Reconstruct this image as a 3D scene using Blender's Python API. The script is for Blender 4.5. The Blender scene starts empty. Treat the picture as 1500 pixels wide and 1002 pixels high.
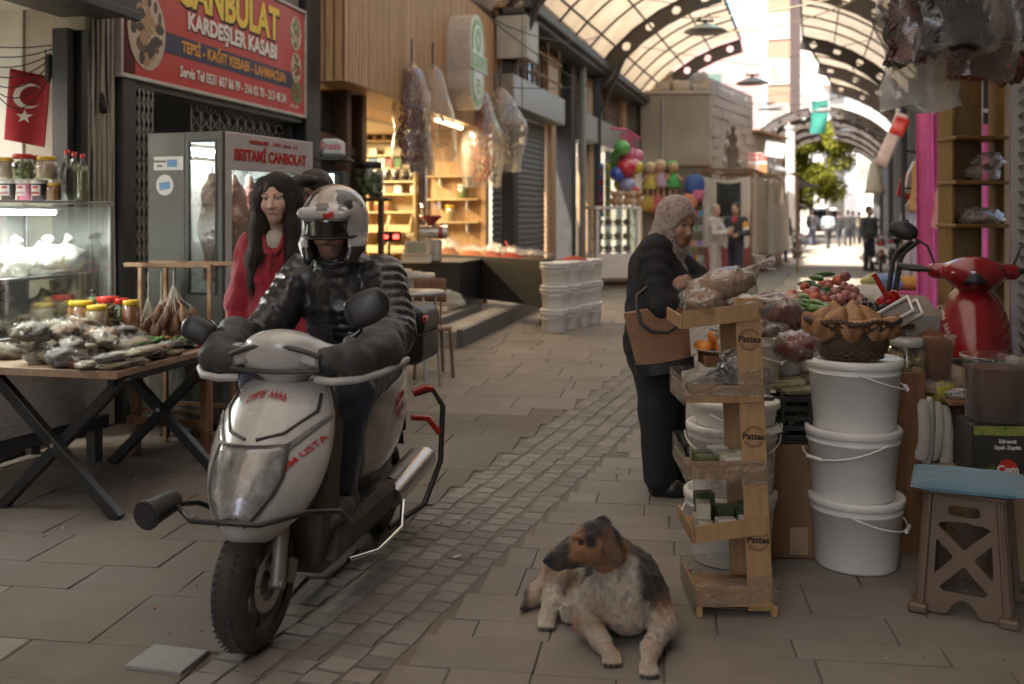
import bpy,bmesh,math,random
import numpy as np
from mathutils import Vector,Matrix,Euler,noise as mnoise
random.seed(7)
R=math.radians
scene=bpy.context.scene
COL=scene.collection
# camera
F,CX,HY,CH=1458.3,750.0,315.0,1.5
cam_d=bpy.data.cameras.new('camera')
cam_d.lens=35.0;cam_d.sensor_width=36.0;cam_d.sensor_fit='HORIZONTAL'
cam_d.shift_y=-0.124
cam_d.clip_start=0.05;cam_d.clip_end=600
cam_d.dof.use_dof=True;cam_d.dof.focus_distance=4.3;cam_d.dof.aperture_fstop=2.2
cam=bpy.data.objects.new('camera',cam_d);COL.objects.link(cam)
cam.location=(0,0,CH);cam.rotation_euler=(R(90),0,0)
scene.camera=cam
# light
SUN_EL,SUN_AZ=54.0,-142.0
world=bpy.data.worlds.new('World');scene.world=world;world.use_nodes=True
wn=world.node_tree.nodes;wl=world.node_tree.links
wn.clear()
wo=wn.new('ShaderNodeOutputWorld');wb=wn.new('ShaderNodeBackground');ws=wn.new('ShaderNodeTexSky')
ws.sky_type='NISHITA';ws.sun_disc=False
ws.sun_elevation=R(SUN_EL);ws.sun_rotation=R(SUN_AZ)
ws.dust_density=3.0;ws.air_density=0.8;ws.ozone_density=0.6
wb.inputs[1].default_value=0.15
wl.new(ws.outputs[0],wb.inputs[0]);wl.new(wb.outputs[0],wo.inputs[0])
sun_d=bpy.data.lights.new('sun','SUN');sun_d.energy=3.4;sun_d.angle=R(0.5);sun_d.color=(1,.93,.82)
sun=bpy.data.objects.new('sun',sun_d);COL.objects.link(sun)
sd=Vector((math.sin(R(SUN_AZ))*math.cos(R(SUN_EL)),math.cos(R(SUN_AZ))*math.cos(R(SUN_EL)),math.sin(R(SUN_EL))))
sun.rotation_euler=sd.to_track_quat('Z','Y').to_euler();sun.location=(0,0,30)
vs=scene.view_settings
scene.display_settings.display_device='sRGB'
vs.view_transform='Standard';vs.look='None';vs.gamma=1.0;vs.use_curve_mapping=False
vs.exposure=2.15
scene.render.engine='CYCLES'
cy=scene.cycles
cy.use_denoising=True
try:cy.denoiser='OPENIMAGEDENOISE'
except Exception:pass
cy.max_bounces=10;cy.diffuse_bounces=5;cy.glossy_bounces=4;cy.transmission_bounces=6;cy.transparent_max_bounces=24
cy.sample_clamp_indirect=6.0;cy.caustics_reflective=False;cy.caustics_refractive=False
cy.use_adaptive_sampling=True;cy.adaptive_threshold=0.015
# picture measurements to places
def W(px,py,Y):return Vector(((px-CX)/F*Y,Y,CH-(py-HY)/F*Y))
def G(px,py,z=0.0):
 Y=F*(CH-z)/(py-HY)
 return Vector(((px-CX)/F*Y,Y,z))
 # materials
MATS={}
def nt(name):
 m=bpy.data.materials.new(name);m.use_nodes=True
 t=m.node_tree;t.nodes.clear()
 o=t.nodes.new('ShaderNodeOutputMaterial')
 return m,t,o
def N(t,typ,**kw):
 n=t.nodes.new(typ)
 for k,v in kw.items():
  if k.startswith('i_'):n.inputs[k[2:].replace('_',' ')].default_value=v
  elif k.startswith('n'):n.inputs[int(k[1:])].default_value=v
  else:setattr(n,k,v)
 return n
def c4(c):return(c[0],c[1],c[2],1.0)
def mat(name,col=None,rough=.6,metal=0.0,var=.18,vs=5.0,bump=.15,bs=40.0,dirt=0.0,dcol=(.12,.09,.06),coat=0.0,spec=.5,rand=0.0,attr=None,sheen=0.0,streak=None,world=False,sss=0.0,island=0.0,alpha=1.0,bdist=.01):
 if name in MATS:return MATS[name]
 m,t,o=nt(name);L=t.links.new
 p=N(t,'ShaderNodeBsdfPrincipled')
 p.inputs['Metallic'].default_value=metal;p.inputs['Coat Weight'].default_value=coat
 p.inputs['Specular IOR Level'].default_value=spec;p.inputs['Sheen Weight'].default_value=sheen
 if sss:p.inputs['Subsurface Weight'].default_value=sss;p.inputs['Subsurface Radius'].default_value=(.012,.005,.003)
 tc=N(t,'ShaderNodeTexCoord');vec=tc.outputs['Object']
 if world:
  g=N(t,'ShaderNodeNewGeometry');vec=g.outputs['Position']
 if streak:
  mp=N(t,'ShaderNodeMapping');mp.inputs['Scale'].default_value=streak;L(vec,mp.inputs[0]);svec=mp.outputs[0]
 else:svec=vec
 n1=N(t,'ShaderNodeTexNoise',i_Scale=vs,i_Detail=6.0,i_Roughness=.62);L(svec,n1 .inputs['Vector'])
 r1=N(t,'ShaderNodeMapRange',n1=.28,n2=.72,n3=1-var,n4=1+var);L(n1 .outputs[0],r1 .inputs[0])
 mul=N(t,'ShaderNodeMix',data_type='RGBA',blend_type='MULTIPLY');mul.inputs[0].default_value=1.0
 if attr:
  a=N(t,'ShaderNodeAttribute',attribute_name=attr);L(a.outputs['Color'],mul.inputs[6])
 else:mul.inputs[6].default_value=c4(col)
 L(r1 .outputs[0],mul.inputs[7]);cur=mul.outputs[2]
 if rand or island:
  if island:
   gi=N(t,'ShaderNodeNewGeometry');src=gi.outputs['Random Per Island'];k=island
  else:
   oi=N(t,'ShaderNodeObjectInfo');src=oi.outputs['Random'];k=rand
  rr=N(t,'ShaderNodeMapRange',n1=0.0,n2=1.0,n3=1-k,n4=1+k);L(src,rr.inputs[0])
  m2=N(t,'ShaderNodeMix',data_type='RGBA',blend_type='MULTIPLY');m2 .inputs[0].default_value=1.0
  L(cur,m2 .inputs[6]);L(rr.outputs[0],m2 .inputs[7]);cur=m2 .outputs[2]
 n2=N(t,'ShaderNodeTexNoise',i_Scale=bs,i_Detail=4.0);L(svec,n2 .inputs['Vector'])
 if dirt:
  n3=N(t,'ShaderNodeTexNoise',i_Scale=vs*.6,i_Detail=8.0,i_Roughness=.72);L(vec,n3 .inputs['Vector'])
  r3=N(t,'ShaderNodeMapRange',n1=.46,n2=.72,n3=0.0,n4=dirt);L(n3 .outputs[0],r3 .inputs[0])
  m3=N(t,'ShaderNodeMix',data_type='RGBA');L(r3 .outputs[0],m3 .inputs[0]);L(cur,m3 .inputs[6]);m3 .inputs[7].default_value=c4(dcol);cur=m3 .outputs[2]
 L(cur,p.inputs['Base Color'])
 r4=N(t,'ShaderNodeMapRange',n1=.3,n2=.7,n3=max(.03,rough-.1),n4=min(1,rough+.1));L(n1 .outputs[0],r4 .inputs[0]);L(r4 .outputs[0],p.inputs['Roughness'])
 if bump:
  b=N(t,'ShaderNodeBump');b.inputs['Strength'].default_value=bump;b.inputs['Distance'].default_value=bdist
  L(n2 .outputs[0],b.inputs['Height']);L(b.outputs[0],p.inputs['Normal'])
 p.inputs['Alpha'].default_value=alpha
 L(p.outputs[0],o.inputs[0]);MATS[name]=m
 return m
def wood(name,c1,c2,rough=.6,sc=(1,12,1),scale=4.0,rand=.12,coat=0.0,bump=.2):
 if name in MATS:return MATS[name]
 m,t,o=nt(name);L=t.links.new
 p=N(t,'ShaderNodeBsdfPrincipled');p.inputs['Roughness'].default_value=rough;p.inputs['Coat Weight'].default_value=coat
 tc=N(t,'ShaderNodeTexCoord');oi=N(t,'ShaderNodeObjectInfo')
 ad=N(t,'ShaderNodeVectorMath',operation='ADD');L(tc.outputs['Object'],ad.inputs[0]);L(oi.outputs['Random'],ad.inputs[1])
 mp=N(t,'ShaderNodeMapping');mp.inputs['Scale'].default_value=sc;L(ad.outputs[0],mp.inputs[0])
 n=N(t,'ShaderNodeTexNoise',i_Scale=scale,i_Detail=8.0,i_Roughness=.65,i_Distortion=.6);L(mp.outputs[0],n.inputs['Vector'])
 cr=N(t,'ShaderNodeValToRGB');cr.color_ramp.elements[0].position=.32;cr.color_ramp.elements[1].position=.7
 cr.color_ramp.elements[0].color=c4(c1);cr.color_ramp.elements[1].color=c4(c2);L(n.outputs[0],cr.inputs[0])
 rr=N(t,'ShaderNodeMapRange',n3=1-rand,n4=1+rand);L(oi.outputs['Random'],rr.inputs[0])
 m2=N(t,'ShaderNodeMix',data_type='RGBA',blend_type='MULTIPLY');m2 .inputs[0].default_value=1.0
 L(cr.outputs[0],m2 .inputs[6]);L(rr.outputs[0],m2 .inputs[7]);L(m2 .outputs[2],p.inputs['Base Color'])
 b=N(t,'ShaderNodeBump');b.inputs['Strength'].default_value=bump;b.inputs['Distance'].default_value=.004;L(n.outputs[0],b.inputs['Height']);L(b.outputs[0],p.inputs['Normal'])
 L(p.outputs[0],o.inputs[0]);MATS[name]=m
 return m
def glass(name,tint=(.9,.95,.93),refl=.09,haze=.06,hz=(.7,.7,.68),rough=.03):
 if name in MATS:return MATS[name]
 m,t,o=nt(name);L=t.links.new
 tr=N(t,'ShaderNodeBsdfTransparent');tr.inputs[0].default_value=c4(tint)
 gl=N(t,'ShaderNodeBsdfGlossy');gl.inputs['Roughness'].default_value=rough
 df=N(t,'ShaderNodeBsdfDiffuse');df.inputs[0].default_value=c4(hz)
 fr=N(t,'ShaderNodeLayerWeight');fr.inputs[0].default_value=.35
 ra=N(t,'ShaderNodeMapRange',n3=refl*.5,n4=min(1,refl*6));L(fr.outputs['Facing'],ra.inputs[0])
 tc=N(t,'ShaderNodeTexCoord');n=N(t,'ShaderNodeTexNoise',i_Scale=3.0,i_Detail=8.0,i_Roughness=.7);L(tc.outputs['Object'],n.inputs['Vector'])
 hr=N(t,'ShaderNodeMapRange',n1=.35,n2=.75,n3=haze*.3,n4=haze*1.8);L(n.outputs[0],hr.inputs[0])
 m1=N(t,'ShaderNodeMixShader');L(hr.outputs[0],m1 .inputs[0]);L(tr.outputs[0],m1 .inputs[1]);L(df.outputs[0],m1 .inputs[2])
 m2=N(t,'ShaderNodeMixShader');L(ra.outputs[0],m2 .inputs[0]);L(m1 .outputs[0],m2 .inputs[1]);L(gl.outputs[0],m2 .inputs[2])
 L(m2 .outputs[0],o.inputs[0]);MATS[name]=m
 return m
def film(name,white=.16,refl=.22,bs=18.0,tint=(.94,.93,.9),wc=(.75,.73,.68),bump=.9):
 """thin crumpled plastic film"""
 if name in MATS:return MATS[name]
 m,t,o=nt(name);L=t.links.new
 tc=N(t,'ShaderNodeTexCoord')
 n=N(t,'ShaderNodeTexNoise',i_Scale=bs,i_Detail=3.0,i_Distortion=1.5);L(tc.outputs['Object'],n.inputs['Vector'])
 b=N(t,'ShaderNodeBump');b.inputs['Strength'].default_value=bump;b.inputs['Distance'].default_value=.02;L(n.outputs[0],b.inputs['Height'])
 tr=N(t,'ShaderNodeBsdfTransparent');tr.inputs[0].default_value=c4(tint)
 gl=N(t,'ShaderNodeBsdfGlossy');gl.inputs['Roughness'].default_value=.16;L(b.outputs[0],gl.inputs['Normal'])
 df=N(t,'ShaderNodeBsdfDiffuse');df.inputs[0].default_value=c4(wc)
 fr=N(t,'ShaderNodeLayerWeight');fr.inputs[0].default_value=.4;L(b.outputs[0],fr.inputs[1])
 w=N(t,'ShaderNodeMapRange',n1=.2,n2=1.0,n3=white*.5,n4=min(1,white*3));L(fr.outputs['Facing'],w.inputs[0])
 g=N(t,'ShaderNodeMapRange',n1=0.0,n2=1.0,n3=refl*.22,n4=min(.9,refl*2.0));L(fr.outputs['Facing'],g.inputs[0])
 m1=N(t,'ShaderNodeMixShader');L(w.outputs[0],m1 .inputs[0]);L(tr.outputs[0],m1 .inputs[1]);L(df.outputs[0],m1 .inputs[2])
 m2=N(t,'ShaderNodeMixShader');L(g.outputs[0],m2 .inputs[0]);L(m1 .outputs[0],m2 .inputs[1]);L(gl.outputs[0],m2 .inputs[2])
 L(m2 .outputs[0],o.inputs[0]);MATS[name]=m
 return m
def transl(name,col,tw=.75,var=.15,vs=2.0):
 """cloth or plastic sheet that lets light through"""
 if name in MATS:return MATS[name]
 m,t,o=nt(name);L=t.links.new
 tc=N(t,'ShaderNodeTexCoord');n=N(t,'ShaderNodeTexNoise',i_Scale=vs,i_Detail=7.0,i_Roughness=.65);L(tc.outputs['Object'],n.inputs['Vector'])
 r1=N(t,'ShaderNodeMapRange',n1=.3,n2=.7,n3=1-var,n4=1+var);L(n.outputs[0],r1 .inputs[0])
 mul=N(t,'ShaderNodeMix',data_type='RGBA',blend_type='MULTIPLY');mul.inputs[0].default_value=1.0;mul.inputs[6].default_value=c4(col);L(r1 .outputs[0],mul.inputs[7])
 tl=N(t,'ShaderNodeBsdfTranslucent');df=N(t,'ShaderNodeBsdfDiffuse');L(mul.outputs[2],tl.inputs[0]);L(mul.outputs[2],df.inputs[0])
 mx=N(t,'ShaderNodeMixShader');mx.inputs[0].default_value=tw;L(df.outputs[0],mx.inputs[1]);L(tl.outputs[0],mx.inputs[2])
 L(mx.outputs[0],o.inputs[0]);MATS[name]=m
 return m
def emit(name,col=None,s=1):
 if name in MATS:return MATS[name]
 m,t,o=nt(name);e=N(t,'ShaderNodeEmission');e.inputs[0].default_value=c4(col);e.inputs[1].default_value=s
 t.links.new(e.outputs[0],o.inputs[0]);MATS[name]=m
 return m
def plain(name,col,rough=.6,**k):
 k.setdefault('bump',0);k.setdefault('var',.06)
 return mat(name,col,rough,**k)
 # mesh builder
def rotm(rot):
 if rot is None:return Matrix.Identity(3)
 if isinstance(rot,Matrix):return rot.to_3x3()
 return Euler(rot).to_matrix()
def frame(d):
 d=Vector(d).normalized();u=Vector((0,0,1))if abs(d.z)<.95 else Vector((0,1,0))
 x=u.cross(d).normalized();y=d.cross(x).normalized()
 return x,y,d
class MB:
 def __init__(s):s.v=[];s.f=[];s.m=[];s.s=[]
 def add(s,vs,fs,mi=0,sm=False):
  o=len(s.v);s.v.extend([tuple(q)for q in vs])
  for f in fs:s.f.append(tuple(i+o for i in f));s.m.append(mi);s.s.append(sm)
  return s
 def box(s,c,size,rot=None,mi=0,b=.004):
  hx,hy,hz=size[0]/2,size[1]/2,size[2]/2
  b=min(b,hx*.45,hy*.45,hz*.45);M=rotm(rot);c=Vector(c)
  if b<=0:
   vs=[(x*hx,y*hy,z*hz)for x in(-1,1)for y in(-1,1)for z in(-1,1)]
   fs=[(0,1,3,2),(4,6,7,5),(0,4,5,1),(2,3,7,6),(0,2,6,4),(1,5,7,3)]
  else:
   vs=[];ix={}
   for x in(-1,1):
    for y in(-1,1):
     for z in(-1,1):
      for a in range(3):
       q=[x*(hx-b),y*(hy-b),z*(hz-b)]
       q[a]=(x*hx,y*hy,z*hz)[a]
       ix[(x,y,z,a)]=len(vs);vs.append(q)
   fs=[]
   for a in range(3):
    for sg in(-1,1):
     o=[i for i in range(3)if i!=a];q=[]
     for(p,r)in((-1,-1),(1,-1),(1,1),(-1,1)):
      k=[0,0,0];k[a]=sg;k[o[0]]=p;k[o[1]]=r;q.append(ix[(*k,a)])
     if(sg>0)!=(a!=1):q.reverse()
     fs.append(tuple(q))
   for a in range(3):
    o=[i for i in range(3)if i!=a]
    for p in(-1,1):
     for r in(-1,1):
      k0=[0,0,0];k1=[0,0,0];k0[a]=-1;k1[a]=1
      for k in(k0,k1):k[o[0]]=p;k[o[1]]=r
      fs.append((ix[(*k0,o[0])],ix[(*k1,o[0])],ix[(*k1,o[1])],ix[(*k0,o[1])]))
   for x in(-1,1):
    for y in(-1,1):
     for z in(-1,1):fs.append(tuple(ix[(x,y,z,a)]for a in range(3)))
  return s.add([c+M@Vector(q)for q in vs],fs,mi)
 def b2(s,lo,hi,mi=0,b=.004):
  lo=Vector(lo);hi=Vector(hi);return s.box((lo+hi)/2,hi-lo,None,mi,b)
 def cyl(s,a,bb,r,r2=None,n=12,mi=0,caps=True,sm=True):
  a=Vector(a);bb=Vector(bb);r2=r if r2 is None else r2;x,y,d=frame(bb-a)
  vs=[]
  for p,q in((a,r),(bb,r2)):
   for i in range(n):
    t=2*math.pi*i/n;vs.append(p+x*math.cos(t)*q+y*math.sin(t)*q)
  s.add(vs,[(i,(i+1)%n,n+(i+1)%n,n+i)for i in range(n)],mi,sm)
  if caps:
   s.add(vs[:n],[tuple(range(n-1,-1,-1))],mi);s.add(vs[n:],[tuple(range(n))],mi)
  return s
 def bar(s,a,b,w,h=None,mi=0,bev=.003,up=None):
  a=Vector(a);b=Vector(b);h=h or w;x,y,d=frame(b-a)
  if up is not None:
   y=(Vector(up)-d*d.dot(Vector(up))).normalized();x=y.cross(d)
  M=Matrix((x,y,d)).transposed();return s.box((a+b)/2,(w,h,(b-a).length),M,mi,bev)
 def tube(s,pts,r,n=8,mi=0,closed=False,caps=True):
  pts=[Vector(p)for p in pts];m=len(pts);vs=[]
  rr=r if isinstance(r,(list,tuple))else[r]*m
  T=[]
  for i in range(m):
   a=pts[(i-1)%m]if closed or i>0 else pts[0];b=pts[(i+1)%m]if closed or i<m-1 else pts[-1]
   T.append((b-a).normalized())
  x,y,d=frame(T[0])
  for i in range(m):
   if i:
    q=T[i-1].rotation_difference(T[i]);x=q@x;y=q@y
   for k in range(n):
    t=2*math.pi*k/n;vs.append(pts[i]+(x*math.cos(t)+y*math.sin(t))*rr[i])
  fs=[]
  for i in range(m if closed else m-1):
   j=(i+1)%m
   for k in range(n):fs.append((i*n+k,i*n+(k+1)%n,j*n+(k+1)%n,j*n+k))
  s.add(vs,fs,mi,True)
  if caps and not closed:
   s.add(vs[:n],[tuple(range(n-1,-1,-1))],mi);s.add(vs[-n:],[tuple(range(n))],mi)
  return s
 def lathe(s,prof,c=(0,0,0),n=24,mi=0,sm=True,axis=None,sq=0.0,arc=None):
  c=Vector(c);vs=[];k=len(prof)
  M=Matrix.Identity(3)
  if axis is not None:x,y,d=frame(axis);M=Matrix((x,y,d)).transposed()
  for(r,z)in prof:
   for i in range(n):
    t=2*math.pi*i/n;q=1.0
    if sq:
     q=(abs(math.cos(t))**(2+sq)+abs(math.sin(t))**(2+sq))**(-1/(2+sq))
    vs.append(c+M@Vector((math.cos(t)*r*q,math.sin(t)*r*q,z)))
  fs=[]
  for j in range(k-1):
   for i in range(n):fs.append((j*n+i,j*n+(i+1)%n,(j+1)*n+(i+1)%n,(j+1)*n+i))
  return s.add(vs,fs,mi,sm)
 def prism(s,poly,d0,d1,M=None,mi=0,sm=False):
  """polygon in x/z plane, extruded along y from d0 to d1, then M"""
  M=M or Matrix.Identity(4);n=len(poly)
  vs=[M@Vector((p[0],d0,p[1]))for p in poly]+[M@Vector((p[0],d1,p[1]))for p in poly]
  fs=[tuple(range(n)),tuple(range(2*n-1,n-1,-1))]
  s.add(vs,fs,mi)
  s.add(vs,[(i,n+i,n+(i+1)%n,(i+1)%n)for i in range(n)],mi,sm)
  return s
 def loft(s,loops,mi=0,sm=True,cap=True,closed=True):
  n=len(loops[0]);vs=[p for l in loops for p in l];fs=[]
  for j in range(len(loops)-1):
   for i in range(n if closed else n-1):fs.append((j*n+i,j*n+(i+1)%n,(j+1)*n+(i+1)%n,(j+1)*n+i))
  s.add(vs,fs,mi,sm)
  if cap:
   s.add(loops[0],[tuple(range(n-1,-1,-1))],mi,sm);s.add(loops[-1],[tuple(range(n))],mi,sm)
  return s
 def grid(s,fn,nu,nv,mi=0,sm=True,wrap=False):
  vs=[fn(i/nu,j/nv)for j in range(nv+1)for i in range(nu+1)];fs=[]
  for j in range(nv):
   for i in range(nu):
    a=j*(nu+1)+i;fs.append((a,a+1,a+nu+2,a+nu+1))
  return s.add(vs,fs,mi,sm)
 def blob(s,c,r,amp=.12,fr=1.5,seed=0,nu=14,nv=9,mi=0,rot=None,sq=0.0):
  c=Vector(c);M=rotm(rot);rx,ry,rz=r if isinstance(r,(tuple,list))else(r,r,r);vs=[]
  for j in range(nv+1):
   ph=math.pi*j/nv-math.pi/2
   for i in range(nu):
    th=2*math.pi*i/nu;d=Vector((math.cos(ph)*math.cos(th),math.cos(ph)*math.sin(th),math.sin(ph)))
    k=1+amp*mnoise.noise(d*fr+Vector((seed*7.3,seed*3.1,seed)))
    if sq:k*=(abs(d.x)**(2+sq)+abs(d.y)**(2+sq)+abs(d.z)**(2+sq))**(-1/(2+sq))
    vs.append(c+M@Vector((d.x*rx*k,d.y*ry*k,d.z*rz*k)))
  fs=[(j*nu+i,j*nu+(i+1)%nu,(j+1)*nu+(i+1)%nu,(j+1)*nu+i)for j in range(nv)for i in range(nu)]
  return s.add(vs,fs,mi,True)
 def merge(s,o,M=None,mi=None):
  M=M or Matrix.Identity(4);off=len(s.v);s.v.extend([tuple(M@Vector(q))for q in o.v])
  for f,m,sm in zip(o.f,o.m,o.s):s.f.append(tuple(i+off for i in f));s.m.append(m if mi is None else mi);s.s.append(sm)
  return s
 def mesh(s,name,mats):
  me=bpy.data.meshes.new(name);me.from_pydata(s.v,[],s.f)
  for m in(mats if isinstance(mats,(list,tuple))else[mats]):me.materials.append(m)
  me.polygons.foreach_set('material_index',s.m);me.polygons.foreach_set('use_smooth',s.s)
  me.validate(clean_customdata=False);me.update()
  return me
 def obj(s,name,mats,parent=None,**kw):return link(name,s.mesh(name,mats),parent,**kw)
def link(name,me,parent=None,loc=None,rot=None,sc=None,label=None,kind=None,cat=None,group=None,solid=0.0,sub=0,bev=0.0):
 o=bpy.data.objects.new(name,me);COL.objects.link(o)
 if parent:o.parent=parent
 if loc is not None:o.location=loc
 if rot is not None:o.rotation_euler=rot
 if sc is not None:o.scale=(sc,sc,sc)if isinstance(sc,(int,float))else sc
 tag(o,label,cat,group,kind)
 if solid:
  q=o.modifiers.new('solid','SOLIDIFY');q.thickness=solid;q.offset=0
 if sub:
  q=o.modifiers.new('sub','SUBSURF');q.levels=sub;q.render_levels=sub
 if bev:
  q=o.modifiers.new('bev','BEVEL');q.width=bev;q.segments=2;q.limit_method='ANGLE'
 return o
def tag(o,label=None,cat=None,group=None,kind=None):
 if label:o['label']=label
 if cat:o['category']=cat
 if group:o['group']=group
 if kind:o['kind']=kind
 return o
def thing(name,label,cat,loc=(0,0,0),rz=0.0,group=None,rot=None):
 o=bpy.data.objects.new(name,None);COL.objects.link(o);o.empty_display_size=.1
 o.location=loc;o.rotation_euler=rot if rot else(0,0,rz);return tag(o,label,cat,group)
def kids(o):return list(o.children)
def dup(o,loc=None,rz=None,label=None,sc=None,group=None,rot=None,_p=None):
 c=o.copy();COL.objects.link(c)
 if _p:c.parent=_p
 for ch in kids(o):dup(ch,_p=c)
 if loc is not None:c.location=loc
 if rz is not None:c.rotation_euler=(0,0,rz)
 if rot is not None:c.rotation_euler=rot
 if label:c['label']=label
 if group:c['group']=group
 if sc is not None:c.scale=(sc,sc,sc)if isinstance(sc,(int,float))else sc
 return c
def setmat(o,i,m):
 o.data=o.data.copy();o.data.materials[i]=m
_fc={}
def text(txt,size,m,parent,loc,rot=(R(90),0,0),bold=.0,depth=.0015,align='CENTER',sx=1.0,name='lettering',shear=0.0,sp=1.0,label=None):
 cu=bpy.data.curves.new(name,'FONT');cu.body=txt;cu.size=size;cu.align_x=align;cu.align_y='CENTER'
 cu.extrude=depth;cu.offset=bold;cu.resolution_u=3;cu.shear=shear;cu.space_character=sp
 t=bpy.data.objects.new('tmp',cu);COL.objects.link(t)
 dg=bpy.context.evaluated_depsgraph_get();me=bpy.data.meshes.new_from_object(t.evaluated_get(dg))
 bpy.data.objects.remove(t);me.materials.clear();me.materials.append(m)
 return link(name,me,parent,loc=loc,rot=rot,sc=(sx,1,1),label=label)
def scribble(m,par,loc,w,h,n,rot=(0,0,0),fn=None,seed=1,name='lettering'):
 """a word too blurred to read: upright and cross strokes of letters, gaps between words"""
 rr=random.Random(seed);q=MB();lw=w/n
 for i in range(n):
  x=-w/2+(i+.5)*lw
  if n>5 and i%5==4:continue
  k=rr.randrange(4);b=[(-.28,0,.18,1)]+[[(.24,0,.18,1),(0,.1,.5,.16)],[(.05,.42,.5,.16),(.05,-.42,.5,.16)],[(.24,.2,.18,.6),(.0,.42,.5,.16)],[(.02,.0,.45,.18),(.24,-.2,.18,.6)]][k]
  for(dx,dz,sx_,sz_)in b:q.b2((x+(dx-sx_/2)*lw,-.001,(dz-sz_/2)*h),(x+(dx+sx_/2)*lw,.0005,(dz+sz_/2)*h),0,0)
 if fn:q.v=[fn(*p)for p in q.v]
 return q.obj(name,m,par,loc=loc,rot=rot,kind='stuff')
def ellipse(rx,ry,n=24,c=(0,0)):return[(c[0]+rx*math.cos(2*math.pi*i/n),c[1]+ry*math.sin(2*math.pi*i/n))for i in range(n)]
def star(r,n=5,c=(0,0),a0=math.pi/2):
 return[(c[0]+(r if i%2==0 else r*.382)*math.cos(a0+math.pi*i/n),c[1]+(r if i%2==0 else r*.382)*math.sin(a0+math.pi*i/n))for i in range(2*n)]
def ringpoly(mb,r0,r1,y0,y1,n=32,c=(0,0),mi=0,ry=1.0):
 """flat ring in x/z plane with depth"""
 vs=[]
 for y in(y0,y1):
  for r in(r0,r1):
   for i in range(n):t=2*math.pi*i/n;vs.append((c[0]+r*math.cos(t),y,c[1]+r*ry*math.sin(t)))
 fs=[]
 for i in range(n):
  j=(i+1)%n
  fs+=[(i,n+i,n+j,j),(2*n+i,2*n+j,3*n+j,3*n+i),(n+i,3*n+i,3*n+j,n+j),(i,j,2*n+j,2*n+i)]
 return mb.add(vs,fs,mi)
def catenary(a,b,sag,n=10):
 a=Vector(a);b=Vector(b);return[a.lerp(b,i/n)-Vector((0,0,sag*4*(i/n)*(1-i/n)))for i in range(n+1)]
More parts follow.
